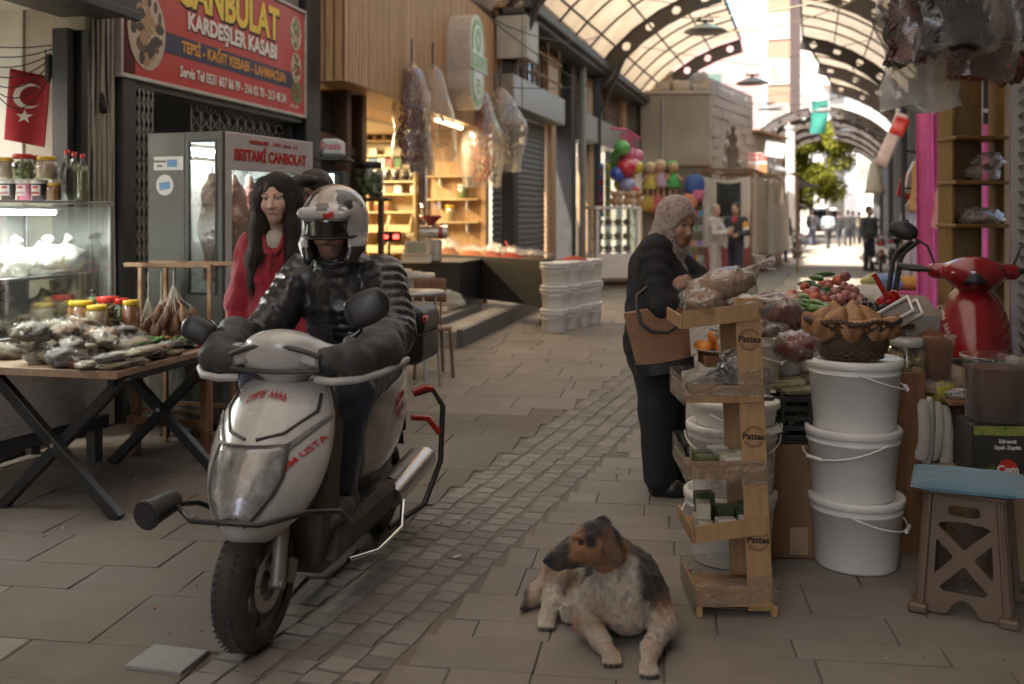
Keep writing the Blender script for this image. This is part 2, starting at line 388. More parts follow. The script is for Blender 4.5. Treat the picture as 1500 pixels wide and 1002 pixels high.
 # soft bodies: distance field -> one continuous skin
class Soft:
 def __init__(s):s.p=[]
 def cap(s,a,b,ra,rb=None,k=.02,q=None,sub=False,tag=0,fl=None):
  """tapered capsule; q=(n,amp) quilting rings; fl=(axis vec, factor) flattens along an axis"""
  s.p.append(('c',np.array(a,float),np.array(b,float),ra,ra if rb is None else rb,k,q,sub,tag,fl));return s
 def ell(s,c,r,rot=None,k=.02,sub=False,tag=0):
  s.p.append(('e',np.array(c,float),np.array(r,float),np.array(rotm(rot)),k,sub,tag));return s
 def bx(s,c,h,rr=.01,rot=None,k=.02,sub=False,tag=0):
  s.p.append(('b',np.array(c,float),np.array(h,float),np.array(rotm(rot)),k,sub,tag,rr));return s
 def chain(s,pts,rs,k=.02,**kw):
  for i in range(len(pts)-1):s.cap(pts[i],pts[i+1],rs[i],rs[i+1],k,**kw)
  return s
 def xf(s,M,i0=0):
  """apply rigid/uniform matrix to prims from index i0 on"""
  M3=np.array(M.to_3x3());sc=abs(M.to_3x3().determinant())**(1/3);t=np.array(M.translation);Rn=M3/sc;out=s.p[:i0]
  for p in s.p[i0:]:
   p=list(p)
   if p[0]=='c':
    p[1]=M3@p[1]+t;p[2]=M3@p[2]+t;p[3]*=sc;p[4]*=sc;p[5]*=sc
    if p[9]:p[9]=(Rn@np.array(p[9][0]),p[9][1])
    if p[6]:p[6]=(p[6][0],p[6][1]*sc)
   else:
    p[1]=M3@p[1]+t;p[2]=p[2]*sc;p[3]=Rn@p[3];p[4]*=sc
    if p[0]=='b':p[7]*=sc
   out.append(tuple(p))
  s.p=out;return s
 def bounds(s):
  lo=np.full(3,9e9);hi=-lo
  for p in s.p:
   if p[0]=='c':
    r=max(p[3],p[4])+(p[6][1]if p[6]else 0);a=np.minimum(p[1],p[2])-r;b=np.maximum(p[1],p[2])+r;sub=p[7]
   else:
    r=float(np.max(p[2]))if p[0]=='e' else float(np.linalg.norm(p[2]));a=p[1]-r;b=p[1]+r;sub=p[5]
   if not sub:lo=np.minimum(lo,a);hi=np.maximum(hi,b)
  return lo,hi
 def skin(s,h,disp=None,col=None,bump=None,name='body',mats=None,parent=None,smooth=1,cut=None,**kw):
  lo,hi=s.bounds();lo=lo-3*h;hi=hi+3*h
  n=np.ceil((hi-lo)/h).astype(int)+1
  D=np.full(n,1.0,np.float32)
  ax=[lo[i]+h*np.arange(n[i])for i in range(3)]
  for p in s.p:
   if p[0]=='c':
    r=max(p[3],p[4])+(p[6][1]if p[6]else 0);a=np.minimum(p[1],p[2])-r;b=np.maximum(p[1],p[2])+r;k=p[5];sub=p[7]
   else:
    r=float(np.max(p[2]))if p[0]=='e' else float(np.linalg.norm(p[2]));a=p[1]-r;b=p[1]+r;k=p[4];sub=p[5]
   mg=k+3*h
   i0=np.clip(np.floor((a-mg-lo)/h).astype(int),0,n-1);i1=np.clip(np.ceil((b+mg-lo)/h).astype(int)+1,1,n)
   if np.any(i1<=i0):continue
   X=ax[0][i0[0]:i1[0],None,None];Y=ax[1][None,i0[1]:i1[1],None];Z=ax[2][None,None,i0[2]:i1[2]]
   if p[0]=='c':
    A,B=p[1],p[2];ba=B-A;L2=max(float(ba@ba),1e-9)
    dx,dy,dz=X-A[0],Y-A[1],Z-A[2]
    t=np.clip((dx*ba[0]+dy*ba[1]+dz*ba[2])/L2,0,1)
    ex,ey,ez=dx-t*ba[0],dy-t*ba[1],dz-t*ba[2]
    if p[9]:
     u,f=p[9];u=np.array(u,float);u=u/np.linalg.norm(u);w=(ex*u[0]+ey*u[1]+ez*u[2])*(f-1)
     ex=ex+w*u[0];ey=ey+w*u[1];ez=ez+w*u[2]
    rad=p[3]+(p[4]-p[3])*t
    if p[6]:rad=rad+p[6][1]*(np.abs(np.sin(np.pi*p[6][0]*t))**.6-.6)
    d=np.sqrt(ex*ex+ey*ey+ez*ez)-rad
   else:
    Q=p[3];dx,dy,dz=X-p[1][0],Y-p[1][1],Z-p[1][2]
    l=[Q[0,j]*dx+Q[1,j]*dy+Q[2,j]*dz for j in range(3)]
    if p[0]=='e':
     rr=p[2];k0=np.sqrt(sum((l[j]/rr[j])**2 for j in range(3)));k1=np.sqrt(sum((l[j]/rr[j]**2)**2 for j in range(3)))+1e-9
     d=k0*(k0-1)/k1
    else:
     rd=p[7];q=[np.abs(l[j])-(p[2][j]-rd)for j in range(3)]
     d=np.sqrt(sum(np.maximum(w,0)**2 for w in q))+np.minimum(np.maximum(np.maximum(q[0],q[1]),q[2]),0)-rd
   sl=(slice(i0[0],i1[0]),slice(i0[1],i1[1]),slice(i0[2],i1[2]));o=D[sl]
   if sub:
    hh=np.clip(.5-.5*(o+d)/k,0,1);D[sl]=o*(1-hh)-d*hh+k*hh*(1-hh)
   else:
    hh=np.clip(.5+.5*(o-d)/k,0,1);D[sl]=d*hh+o*(1-hh)-k*hh*(1-hh)
  if disp is not None or cut is not None:
   m=np.abs(D)<4*h+.06;idx=np.nonzero(m);P=np.stack([ax[j][idx[j]]for j in range(3)],1)
   if disp is not None:D[m]+=disp(P).astype(np.float32)
   if cut is not None:D[m]=np.maximum(D[m],cut(P).astype(np.float32))
  verts,quads=surfnets(D,lo,h)
  me=bpy.data.meshes.new(name)
  for _ in range(smooth):verts=relax(verts,quads)
  me.vertices.add(len(verts));me.vertices.foreach_set('co',verts.ravel().astype(np.float32))
  nq=len(quads);me.loops.add(4*nq);me.loops.foreach_set('vertex_index',quads.ravel().astype(np.int32))
  me.polygons.add(nq);me.polygons.foreach_set('loop_start',np.arange(0,4*nq,4,dtype=np.int32));me.polygons.foreach_set('loop_total',np.full(nq,4,np.int32))
  me.update(calc_edges=True);me.validate();me.polygons.foreach_set('use_smooth',np.ones(len(me.polygons),bool))
  if col is not None:
   C=np.ones((len(verts),4),np.float32);C[:,:3]=col(verts)
   a=me.color_attributes.new('coat','FLOAT_COLOR','POINT');a.data.foreach_set('color',C.ravel())
  for m in(mats if isinstance(mats,(list,tuple))else[mats]):me.materials.append(m)
  return link(name,me,parent,**kw)
def fuzz(o,n,ln,w,flow,nw=.5,seed=1,name='fur',mat_=None,pick=None,jit=.22):
 """many thin tapering hairs rooted on a skin, laid along a flow direction, one mesh"""
 me=o.data;rr=random.Random(seed);vs=[];cs=[];fs=[];P=me.polygons;V=me.vertices;ca=me.color_attributes.get('coat');m=len(P)
 for i in range(n):
  p=P[rr.randrange(m)];k=p.vertices[rr.randrange(4)%len(p.vertices)];c=p.center+Vector((rr.uniform(-1,1),rr.uniform(-1,1),rr.uniform(-1,1)))*.002;nn=p.normal
  if pick and not pick(c):continue
  d=Vector(flow(c,nn));d=d-nn*d.dot(nn)
  if d.length<1e-4:continue
  d=(d.normalized()+nn*nw+Vector((rr.uniform(-1,1),rr.uniform(-1,1),rr.uniform(-1,1)))*jit).normalized();l=(ln(c)if callable(ln)else ln)*rr.uniform(.6,1.25);s=d.cross(nn)
  if s.length<1e-4:continue
  s=s.normalized()*w;b=len(vs);vs+=[c-s-nn*.001,c+s-nn*.001,c+d*l*.55+s*.6+nn*l*.04,c+d*l*.55-s*.6+nn*l*.04,c+d*l-nn*l*.06];fs+=[(b,b+1,b+2,b+3),(b+3,b+2,b+4)]
  if ca:col_=[q*(1+rr.uniform(-.25,.25))for q in ca.data[k].color[:3]]+[1];cs+=[col_]*5
 q=bpy.data.meshes.new(name);q.from_pydata([tuple(x)for x in vs],[],fs);q.materials.append(mat_ or me.materials[0]);q.polygons.foreach_set('use_smooth',[True]*len(fs))
 if ca:a=q.color_attributes.new('coat','FLOAT_COLOR','POINT');a.data.foreach_set('color',[x for c in cs for x in c])
 return link(name,q,o.parent,kind='stuff')
def relax(v,q):
 acc=np.zeros_like(v);cnt=np.zeros(len(v))
 for a in range(4):
  for b in((a+1)%4,(a+3)%4):np.add.at(acc,q[:,a],v[q[:,b]]);np.add.at(cnt,q[:,a],1)
 return v*.5+.5*acc/np.maximum(cnt,1)[:,None]
def surfnets(D,lo,h):
 S=D<0;c=[S[i:S.shape[0]-1+i,j:S.shape[1]-1+j,k:S.shape[2]-1+k]for i in(0,1)for j in(0,1)for k in(0,1)]
 tot=sum(x.astype(np.int8)for x in c);act=(tot>0)&(tot<8);I=np.stack(np.nonzero(act),1);m=len(I)
 vid=np.full(act.shape,-1,np.int32);vid[act]=np.arange(m)
 acc=np.zeros((m,3));cnt=np.zeros(m)
 cor=[(i,j,k)for i in(0,1)for j in(0,1)for k in(0,1)]
 val=[D[I[:,0]+a[0],I[:,1]+a[1],I[:,2]+a[2]].astype(float)for a in cor]
 for x in range(8):
  for y in range(x+1,8):
   if sum(abs(cor[x][i]-cor[y][i])for i in range(3))!=1:continue
   a,b=val[x],val[y];s=(a<0)!=(b<0);t=np.where(s,a/np.where(s,a-b,1),0)
   p=np.array(cor[x],float)[None]+t[:,None]*(np.array(cor[y],float)-np.array(cor[x],float))[None]
   acc[s]+=p[s];cnt[s]+=1
 V=lo[None]+h*(I+acc/cnt[:,None]);Q=[]
 for ax in range(3):
  o=[i for i in range(3)if i!=ax];sh=[slice(None)]*3;s0=list(sh);s1=list(sh);s0[ax]=slice(0,-1);s1[ax]=slice(1,None)
  A=S[tuple(s0)];B=S[tuple(s1)];e=A!=B;E=np.stack(np.nonzero(e),1)
  ok=(E[:,o[0]]>0)&(E[:,o[1]]>0)&(E[:,o[0]]<act.shape[o[0]])&(E[:,o[1]]<act.shape[o[1]]);E=E[ok]
  ins=A[E[:,0],E[:,1],E[:,2]]
  def at(d0,d1):
   J=E.copy();J[:,o[0]]+=d0;J[:,o[1]]+=d1;return vid[J[:,0],J[:,1],J[:,2]]
  q=np.stack([at(-1,-1),at(0,-1),at(0,0),at(-1,0)],1)
  flip=ins if ax!=1 else~ins
  q[~flip]=q[~flip][:,::-1];Q.append(q)
 Q=np.concatenate(Q);Q=Q[(Q>=0).all(1)]
 return V,Q
def vnoise(P,sc,seed=0):
 """cheap smooth noise on an array of points, about -1..1"""
 P=P*sc+seed*13.7;r=0
 for i,(a,b,c,w)in enumerate(((1.0,.7,.3,1),(-.6,1.1,.5,.8),(.4,-.5,1.2,.8),(1.7,1.3,-.9,.5),(-1.2,2.1,1.4,.45),(2.6,-1.5,1.9,.3))):
  r=r+w*np.sin(P[:,0]*a*2.1+P[:,1]*b*2.3+P[:,2]*c*2.2+1.7*i+1.3*np.sin(P[:,(i+1)%3]*1.1+i))
 return r/2.6
 # shared materials
M_stone=mat('paving_stone',(.222,.198,.170),.78,var=.2,vs=1.3,bump=.35,bs=26,world=True,rand=.11,dirt=.7,dcol=(.125,.098,.075),bdist=.006)
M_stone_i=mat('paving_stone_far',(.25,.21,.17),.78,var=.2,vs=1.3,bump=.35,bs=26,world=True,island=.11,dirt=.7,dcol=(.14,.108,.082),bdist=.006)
M_slab=mat('dusty_slab',(.150,.126,.103),.85,var=.2,vs=1.1,bump=.3,bs=30,world=True,rand=.05,dirt=.75,dcol=(.098,.074,.055),bdist=.005)
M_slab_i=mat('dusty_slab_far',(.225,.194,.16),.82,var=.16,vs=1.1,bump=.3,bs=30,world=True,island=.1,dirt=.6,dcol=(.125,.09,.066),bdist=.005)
M_cob=mat('cobble',(.195,.174,.15),.75,var=.2,vs=3,bump=.4,bs=22,world=True,rand=.2,dirt=.4,bdist=.008)
M_cob_i=mat('cobble_far',(.195,.174,.15),.75,var=.2,vs=3,bump=.4,bs=22,world=True,island=.2,dirt=.4,bdist=.008)
M_ground=mat('joint_dirt',(.155,.13,.105),.9,var=.25,vs=2.0,bump=.6,bs=55,world=True,dirt=.3,bdist=.01)
M_black=mat('black_paint',(.018,.017,.016),.45,var=.25,vs=9,bump=.1,bs=60)
M_blkpl=mat('black_plastic',(.022,.022,.023),.42,var=.15,vs=12,bump=.06,bs=90)
M_steel=mat('brushed_steel',(.52,.51,.48),.34,metal=1.0,var=.12,vs=6,bump=.05,bs=30,streak=(1,1,14),dirt=.25,dcol=(.2,.17,.13))
M_chrome=mat('chrome',(.72,.71,.69),.16,metal=1.0,var=.08,bump=0)
M_alu=mat('grey_aluminium',(.36,.355,.34),.42,metal=.7,var=.12,vs=5,bump=.05,bs=60,dirt=.3,dcol=(.16,.13,.1))
M_dgrey=mat('dark_grey_metal',(.065,.063,.06),.5,metal=.3,var=.2,vs=5,bump=.1,bs=40,dirt=.3,dcol=(.12,.1,.08))
M_grey=mat('grey_painted_metal',(.14,.14,.138),.55,metal=.1,var=.15,vs=4,bump=.08,bs=40,dirt=.35,dcol=(.09,.075,.06))
M_plast=mat('cream_plaster',(.50,.46,.39),.85,var=.14,vs=2.5,bump=.4,bs=16,dirt=.55,dcol=(.26,.2,.15))
M_tilew=mat('white_wall_tile',(.62,.61,.57),.3,var=.06,vs=3,bump=.03,dirt=.2,dcol=(.38,.33,.26))
M_white=mat('white_paint',(.74,.72,.67),.5,var=.07,vs=5,bump=.08,bs=40,dirt=.3,dcol=(.4,.35,.28))
M_bucket=mat('white_bucket_plastic',(.79,.775,.73),.38,var=.05,vs=4,bump=.03,bs=30,rand=.05,dirt=.22,dcol=(.42,.37,.3))
W_oak=wood('oak_slat',(.36,.21,.10),(.56,.36,.19),.5,(6,6,.5),5.0,rand=.12)
W_dark=wood('dark_stained_wood',(.05,.026,.014),(.12,.06,.03),.5,(5,5,.6),5.0)
W_brown=wood('brown_wood',(.13,.06,.028),(.25,.125,.06),.5,(6,6,.6),5.0)
W_ply=wood('plywood',(.34,.22,.11),(.52,.36,.20),.6,(1,6,6),3.0)
W_board=wood('table_board',(.22,.135,.085),(.36,.235,.155),.5,(1.2,10,4),3.0)
W_shelf=wood('pine_shelf',(.42,.29,.15),(.60,.44,.25),.5,(1,8,8),3.0)
W_old=wood('weathered_wood',(.13,.09,.06),(.27,.2,.14),.75,(5,5,.6),5.0)
M_rust=mat('rusty_steel',(.30,.17,.085),.7,metal=.2,var=.35,vs=14,bump=.3,bs=60,dirt=.7,dcol=(.36,.30,.24))
M_pipe=mat('grey_pipe',(.30,.295,.28),.5,var=.1,vs=4,bump=.05,dirt=.4)
M_glass=glass('window_glass',refl=.10,haze=.07)
M_glassd=glass('display_glass',(.92,.95,.92),refl=.11,haze=.05)
M_darkglass=mat('dark_window_glass',(.03,.032,.034),.12,var=.2,vs=2,bump=0)
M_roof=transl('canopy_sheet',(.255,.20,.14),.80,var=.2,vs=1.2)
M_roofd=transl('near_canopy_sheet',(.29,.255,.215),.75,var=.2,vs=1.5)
M_girder=mat('brown_girder_paint',(.062,.047,.037),.55,var=.2,vs=4,bump=.1,bs=30,dirt=.4,dcol=(.12,.09,.06))
M_stonewall=mat('limestone',(.40,.345,.27),.9,var=.25,vs=.9,bump=.5,bs=9,dirt=.6,dcol=(.2,.165,.13),bdist=.03)
M_render=mat('grey_render',(.27,.225,.175),.9,var=.22,vs=.7,bump=.3,bs=14,dirt=.7,dcol=(.16,.125,.095))
M_pink=mat('pink_render',(.40,.22,.20),.85,var=.08,vs=1.0,bump=.15,bs=10,dirt=.25,dcol=(.42,.3,.26))
M_rope=mat('rope',(.42,.35,.24),.8,var=.2,vs=40,bump=.3,bs=120)
M_cable=mat('dark_cable',(.03,.028,.026),.6,bump=0)
E_tubec=emit('cool_tube_glow',(.92,.97,1.0),4.0)
E_tubew=emit('warm_tube_glow',(1.0,.80,.48),6.0)
# ground and paving
SA=math.atan2(.324,.946)
def S(s,t,z=0):return Vector((.324*s+.946*t,.946*s-.324*t,z))
gm=MB();gm.add([(-70,-30,-.009),(110,-30,-.009),(110,190,-.009),(-70,190,-.009)],[(0,1,2,3)])
ground=gm.obj('ground',M_ground,kind='structure')
far=MB();far.add([S(30,-9,-.006),S(30,6,-.006),S(150,6,-.006),S(150,-9,-.006)],[(0,1,2,3)])
far.obj('street',mat('far_paving',(.38,.32,.26),.8,var=.2,vs=.8,bump=.3,bs=8,world=True,dirt=.3),kind='structure')
pav=thing('pavement',None,None);tag(pav,kind='structure')
P1,P2=Vector((-1.045,3.31)),Vector((.497,7.87));SD=(P2-P1).normalized();SN=Vector((SD.y,-SD.x))
def strip_d(x,y):return(Vector((x,y))-P1).dot(SN)
def in_view(x,y,m=.2):
 if y<2.0:return False
 return abs(x)<(.5143+.02)*y+m
rp=random.Random(3)
def stone_mesh(l,w,nm,m):
 mb=MB();mb.box((0,0,-.02),(l,w,.04),None,0,.0028);me=mb.mesh(nm,m)
 for v in me.vertices:
  if v.co.z>-.004:v.co.z+=rp.uniform(-.0015,.0015)
  v.co.x+=rp.uniform(-.002,.002);v.co.y+=rp.uniform(-.002,.002)
 return me
items=[]
ang=R(-8.5);ex=Vector((math.cos(ang),math.sin(ang)));ey=Vector((-math.sin(ang),math.cos(ang)))
LEN=[.27,.34,.42,.5,.62]
def rows(origin,n,h,x0,x1,kind,lens,gap):
 y=0
 while y<n:
  x=x0+rp.uniform(-.5,0);hh=rp.choice(h)
  while x<x1:
   l=rp.choice(lens);c=origin+ex*(x+l/2)+ey*(y+hh/2)
   items.append((kind,l,hh,c,ang));x+=l+gap
  y+=hh
rows(Vector((0,1.6)),27,[.15,.19,.19,.25,.31],-12,14,'r',LEN,.003)
rows(Vector((0,1.6)),27,[.28,.36,.45],-14,6,'l',[.45,.6,.8],.003)
cobs=[]
for i in range(330):
 for j in range(5):
  s=i*.102+(j%2)*.05-1.0;d=.06+j*.122
  c=P1+SD*s+SN*d
  cobs.append(('c',.116+rp.uniform(-.02,.004),.097+rp.uniform(-.012,.004),c+Vector((rp.uniform(-.006,.006),rp.uniform(-.006,.006))),math.atan2(SN.y,SN.x)+rp.uniform(-.09,.09)))
keep=[]
for it in items:
 kd,l,h,c,a=it;hw=abs(ex.dot(SN))*l/2+abs(ey.dot(SN))*h/2;d=strip_d(c.x,c.y)
 if c.y>29 or not in_view(c.x,c.y,.7):continue
 if kd=='r' and d+hw>.66+.1:keep.append(it)
 if kd=='l' and d-hw<-.12:keep.append(it)
big=[it for it in keep];big.sort(key=lambda it:it[3].y)
nr=0;cache={};rest={'r':MB(),'l':MB(),'c':MB()}
def fits(c):return in_view(c.x,c.y,.1)and c.y>2.9
cb=[c for c in cobs if in_view(c[3].x,c[3].y,.1)and 2.9<c[3].y<30];cb.sort(key=lambda it:it[3].y)
mats_={'r':M_stone,'l':M_slab,'c':M_cob}
count={'r':0,'l':0,'c':0};lim={'r':200,'l':55,'c':44};nm={'r':'paving_stone','l':'paving_slab','c':'cobble'}
for it in big+cb:
 kd,l,h,c,a=it
 d=strip_d(c.x,c.y)
 if kd=='r':
  hw=abs(ex.dot(SN))*l/2
  if d-hw<.635:
   cut=(.635-(d-hw))/abs(ex.dot(SN));l=round(l-cut,2);c=c+ex*cut/2
 if kd=='l':
  hw=abs(ex.dot(SN))*l/2
  if d+hw>-.005:
   cut=(d+hw+.005)/abs(ex.dot(SN));l=round(l-cut,2);c=c-ex*cut/2
 dz=rp.uniform(-.002,.001)-(.003 if kd=='c' else 0);rot=(rp.uniform(-.004,.004),rp.uniform(-.004,.004),a)
 g=.003 if kd!='c' else .002
 if kd=='l':g=.002;dz*=.4
 if fits(c)and count[kd]<lim[kd]:
  count[kd]+=1;key=(kd,round(l,2),round(h,2)if kd!='c' else round(h,3))
  if kd=='c':key=('c',int(count['c'])%6)
  if key not in cache:cache[key]=stone_mesh(l-.002,h-g,nm[kd],mats_[kd])
  link(nm[kd],cache[key],pav,loc=(c.x,c.y,dz),rot=rot)
 else:
  rest[kd].box((c.x,c.y,dz-.02),(l-.004,h-g,.04),rot,0,.005)
for kd,m in(('r',M_stone_i),('l',M_slab_i),('c',M_cob_i)):
 rest[kd].obj(nm[kd]+'s_beyond',m,pav,kind='stuff')
c=G(245,968)
mb=MB();mb.box((0,0,.004),(.21,.17,.016),None,0,.003);mb.obj('paving_slab',mat('grey_slab',(.25,.25,.24),.7,var=.12,vs=6,bump=.2,dirt=.3),pav,loc=(c.x,c.y,0),rot=(0,0,R(-14)))
lm=MB();rl=random.Random(5)
for i in range(420):
 x=rl.uniform(-2.6,4);y=rl.uniform(2.9,11)
 s_=rl.uniform(.002,.006)*(1+(rl.random()<.12)*2)
 lm.box((x,y,.003),(s_*2,s_,.003),(rl.uniform(-.3,.3),rl.uniform(-.3,.3),rl.uniform(0,3)),rl.choice([0,0,1,2]),0)
lm.obj('litter',[plain('litter_pale',(.45,.42,.36)),plain('litter_brown',(.06,.045,.03)),plain('litter_red',(.25,.05,.03))],kind='stuff')
# arched canopy of the bazaar
def ctr(Y):return Vector((8.2+.30*(Y-31.5),Y,0))if Y<=31.5 else Vector((8.2+.40*(Y-31.5),Y,0))if Y<=48 else Vector((14.8+.345*(Y-48),Y,0))
def arc_pt(Y,th,a,zs,rise,dr=0):
 Rr=(a*a+rise*rise)/(2*rise);zc=zs+rise-Rr;c=ctr(Y);d=Vector((.946,-.31,0)).normalized()
 return c+d*((Rr+dr)*math.sin(th))+Vector((0,0,zc+(Rr+dr)*math.cos(th)))
def half_ang(a,rise):return math.asin(min(1,a/((a*a+rise*rise)/(2*rise))))
def girder(mb,Y,a,zs,rise,t0,t1,hole,dep=.42,n=None):
 Rr=(a*a+rise*rise)/(2*rise);n=n or max(3,round(Rr*(t1-t0)/hole));nd=Vector((.31,.946,0)).normalized()*.006
 for i in range(n):
  ta,tb=t0+(t1-t0)*i/n,t0+(t1-t0)*(i+1)/n;tm=(ta+tb)/2;r=.115 if hole<1.2 else .14
  out=[(ta,-dep),(tm,-dep),(tb,-dep),(tb,-dep/2),(tb,0),(tm,0),(ta,0),(ta,-dep/2)]
  inn=[]
  for(t,dr)in out:
   u,v=(t-tm)*Rr,dr+dep/2;an=math.atan2(v,u);inn.append((tm+r*math.cos(an)/Rr,-dep/2+r*math.sin(an)))
  for sg in(-1,1):
   vs=[arc_pt(Y,t,a,zs,rise,dr)+nd*sg for t,dr in out+inn]
   mb.add(vs,[(k,(k+1)%8,8+(k+1)%8,8+k)for k in range(8)])
  for dr in(-dep,0):
   w=Vector((.31,.946,0)).normalized()*.06
   p=[arc_pt(Y,t,a,zs,rise,dr)for t in(ta,tb)];u=Vector((0,0,.012))
   mb.add([p[0]-w,p[1]-w,p[1]+w,p[0]+w,p[0]-w+u,p[1]-w+u,p[1]+w+u,p[0]+w+u],[(0,1,2,3),(7,6,5,4),(0,4,5,1),(3,2,6,7)])
def bay(Y0,Y1,label,halves='LR',a=4.15,zs=5.0,rise=2.2,gap=.95,panels=(5,4),roofm=None,near=True,shut=False,post=True,last=False):
 M_rc=M_roofd if Y1<=9 else M_roof
 root=thing('canopy_bay',label,'canopy',ctr(Y0),0,'arched canopy bays over the street');o0=ctr(Y0);ha=half_ang(a,rise)
 Rr=(a*a+rise*rise)/(2*rise);tg=math.asin(gap/Rr)
 def fin(mb,name,m,**k):
  mb.v=[tuple(Vector(q)-o0)for q in mb.v];return mb.obj(name,m,root,**k)
 for hf in halves:
  t0,t1=(-ha,-tg)if hf=='L' else(tg,ha)
  g=MB();girder(g,Y0,a,zs,rise,t0,t1,.78 if near else 1.0);fin(g,'arch_girder',M_girder)
  if last:
   g=MB();girder(g,Y1,a,zs,rise,t0,t1,.78 if near else 1.0);fin(g,'arch_girder',M_girder)
  if a<4:g=MB();girder(g,(Y0+Y1)/2,a,zs,rise,t0,t1,.8);fin(g,'arch_girder',M_girder)
  nu,nv=panels
  if near:
   for i in range(nu):
    for j in range(nv):
     ta,tb=t0+(t1-t0)*j/nv,t0+(t1-t0)*(j+1)/nv;ya,yb=Y0+(Y1-Y0)*i/nu,Y0+(Y1-Y0)*(i+1)/nu
     p=MB();p.grid(lambda u,v:arc_pt(ya+(yb-ya)*(v*.9998),ta+(tb-ta)*(u*.9998),a,zs,rise,.09),3,1,0,True)
     fin(p,'roof_panel',roofm or M_roof)
  else:
   kf=.62 if a<4 else 1.0;p=MB();p.grid(lambda u,v:arc_pt(Y0+(Y1-Y0)*kf*v+(.5 if a<4 else 0),t0+(t1-t0)*u,a,zs,rise,.09),8,2,0,True);fin(p,'roof_sheet',roofm or M_roof)
  for i in range(1,nu):
   y=Y0+(Y1-Y0)*i/nu;rb=MB();rb.tube([arc_pt(y,t0+(t1-t0)*q/8,a,zs,rise,.05)for q in range(9)],.03,5);fin(rb,'rib',M_girder)
  for j in range(nv+1):
   t=t0+(t1-t0)*j/nv;pb=MB();w=.055 if j in(0,nv)else .032
   pb.bar(arc_pt(Y0,t,a,zs,rise,.02),arc_pt(Y1,t,a,zs,rise,.02),w,w*1.6,0,0);fin(pb,'purlin',M_girder)
  if post:
   q=arc_pt(Y0,t0 if hf=='L' else t1,a,zs,rise,-.2);pb=MB();pb.b2((q.x-.09,q.y-.09,0),(q.x+.09,q.y+.09,zs+.1),0,.01)
   pb.b2((q.x-.13,q.y-.13,0),(q.x+.13,q.y+.13,.02));fin(pb,'post',M_black)
   tr=MB();tr.tube([q+Vector((0,0,zs*0+3.9-q.z)),arc_pt(Y0,(t0 if hf=='L' else t1)*.82,a,zs,rise,-.4)],.05,6);fin(tr,'brace',M_girder)
 if shut:
  p=MB();p.grid(lambda u,v:arc_pt(Y0+(Y1-Y0)*v,-tg+2*tg*u,a,zs,rise,.14),3,2,0,True);fin(p,'added_ridge_cover',M_rc)  # unseen cover added over the ridge gap to cut the light coming through
 return root
bay(-6,1.5,'canopy bay directly above the near stalls',near=False,shut=True)
bay(1.5,9,'canopy bay with added ridge cover above the scooter and the butcher sign',roofm=M_roofd,near=False,shut=True)
bay(9,16.5,'canopy bay above the wood-clad spice shop fascia',panels=(5,4))
bay(16.5,24,'canopy bay with glowing beige panels above the shuttered shops',panels=(5,4))
bay(24,31.5,'canopy bay whose open arch ends before the stone building',panels=(5,4),last=True)
for i,y in enumerate((31.5,37,42.5)):
 bay(y,y+5.5,['half canopy bay on the right just past the open gap','half canopy bay on the right facing the pink building','half canopy bay on the right ahead of the dark tunnel'][i],'R',panels=(4,3),near=(i==0))
y=48.0;k=0
for nme in('first dark tunnel bay with the teal strip at its ridge','second dark tunnel bay','third dark tunnel bay','fourth dark tunnel bay above the walking men','last tunnel bay on the right, before the sunlit tree and truck'):
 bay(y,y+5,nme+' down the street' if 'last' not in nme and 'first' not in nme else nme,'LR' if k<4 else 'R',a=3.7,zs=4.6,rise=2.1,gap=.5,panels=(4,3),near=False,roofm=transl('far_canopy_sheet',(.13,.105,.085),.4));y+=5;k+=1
M_teal=transl('teal_tarpaulin',(.30,.62,.56),.7,var=.25,vs=1.5)
tb=MB()
tb.grid(lambda u,v:arc_pt(19.5+6.2*v,(u-.5)*.42,4.15,5.0,2.2,.03-.3*math.sin(math.pi*u)*math.sin(math.pi*v)+.07*math.sin(9*u+7*v)),14,14)
tb.obj('tarpaulin',M_teal,label='pale teal tarpaulin sagging in the open roof ridge',cat='tarpaulin')
tb=MB()
def tealf(u,v):
 p=arc_pt(48.2,0,3.7,4.6,2.1);return p+Vector((.946,-.31,0))*((u-.5)*.72)+Vector((.05*math.sin(5*v),.15*math.sin(4*u+3*v),.35-1.6*v))
tb.grid(tealf,8,10);tb.obj('banner',transl('teal_banner',(.05,.22,.17),.35),label='narrow green cloth strip hanging at the ridge of the far tunnel',cat='cloth')
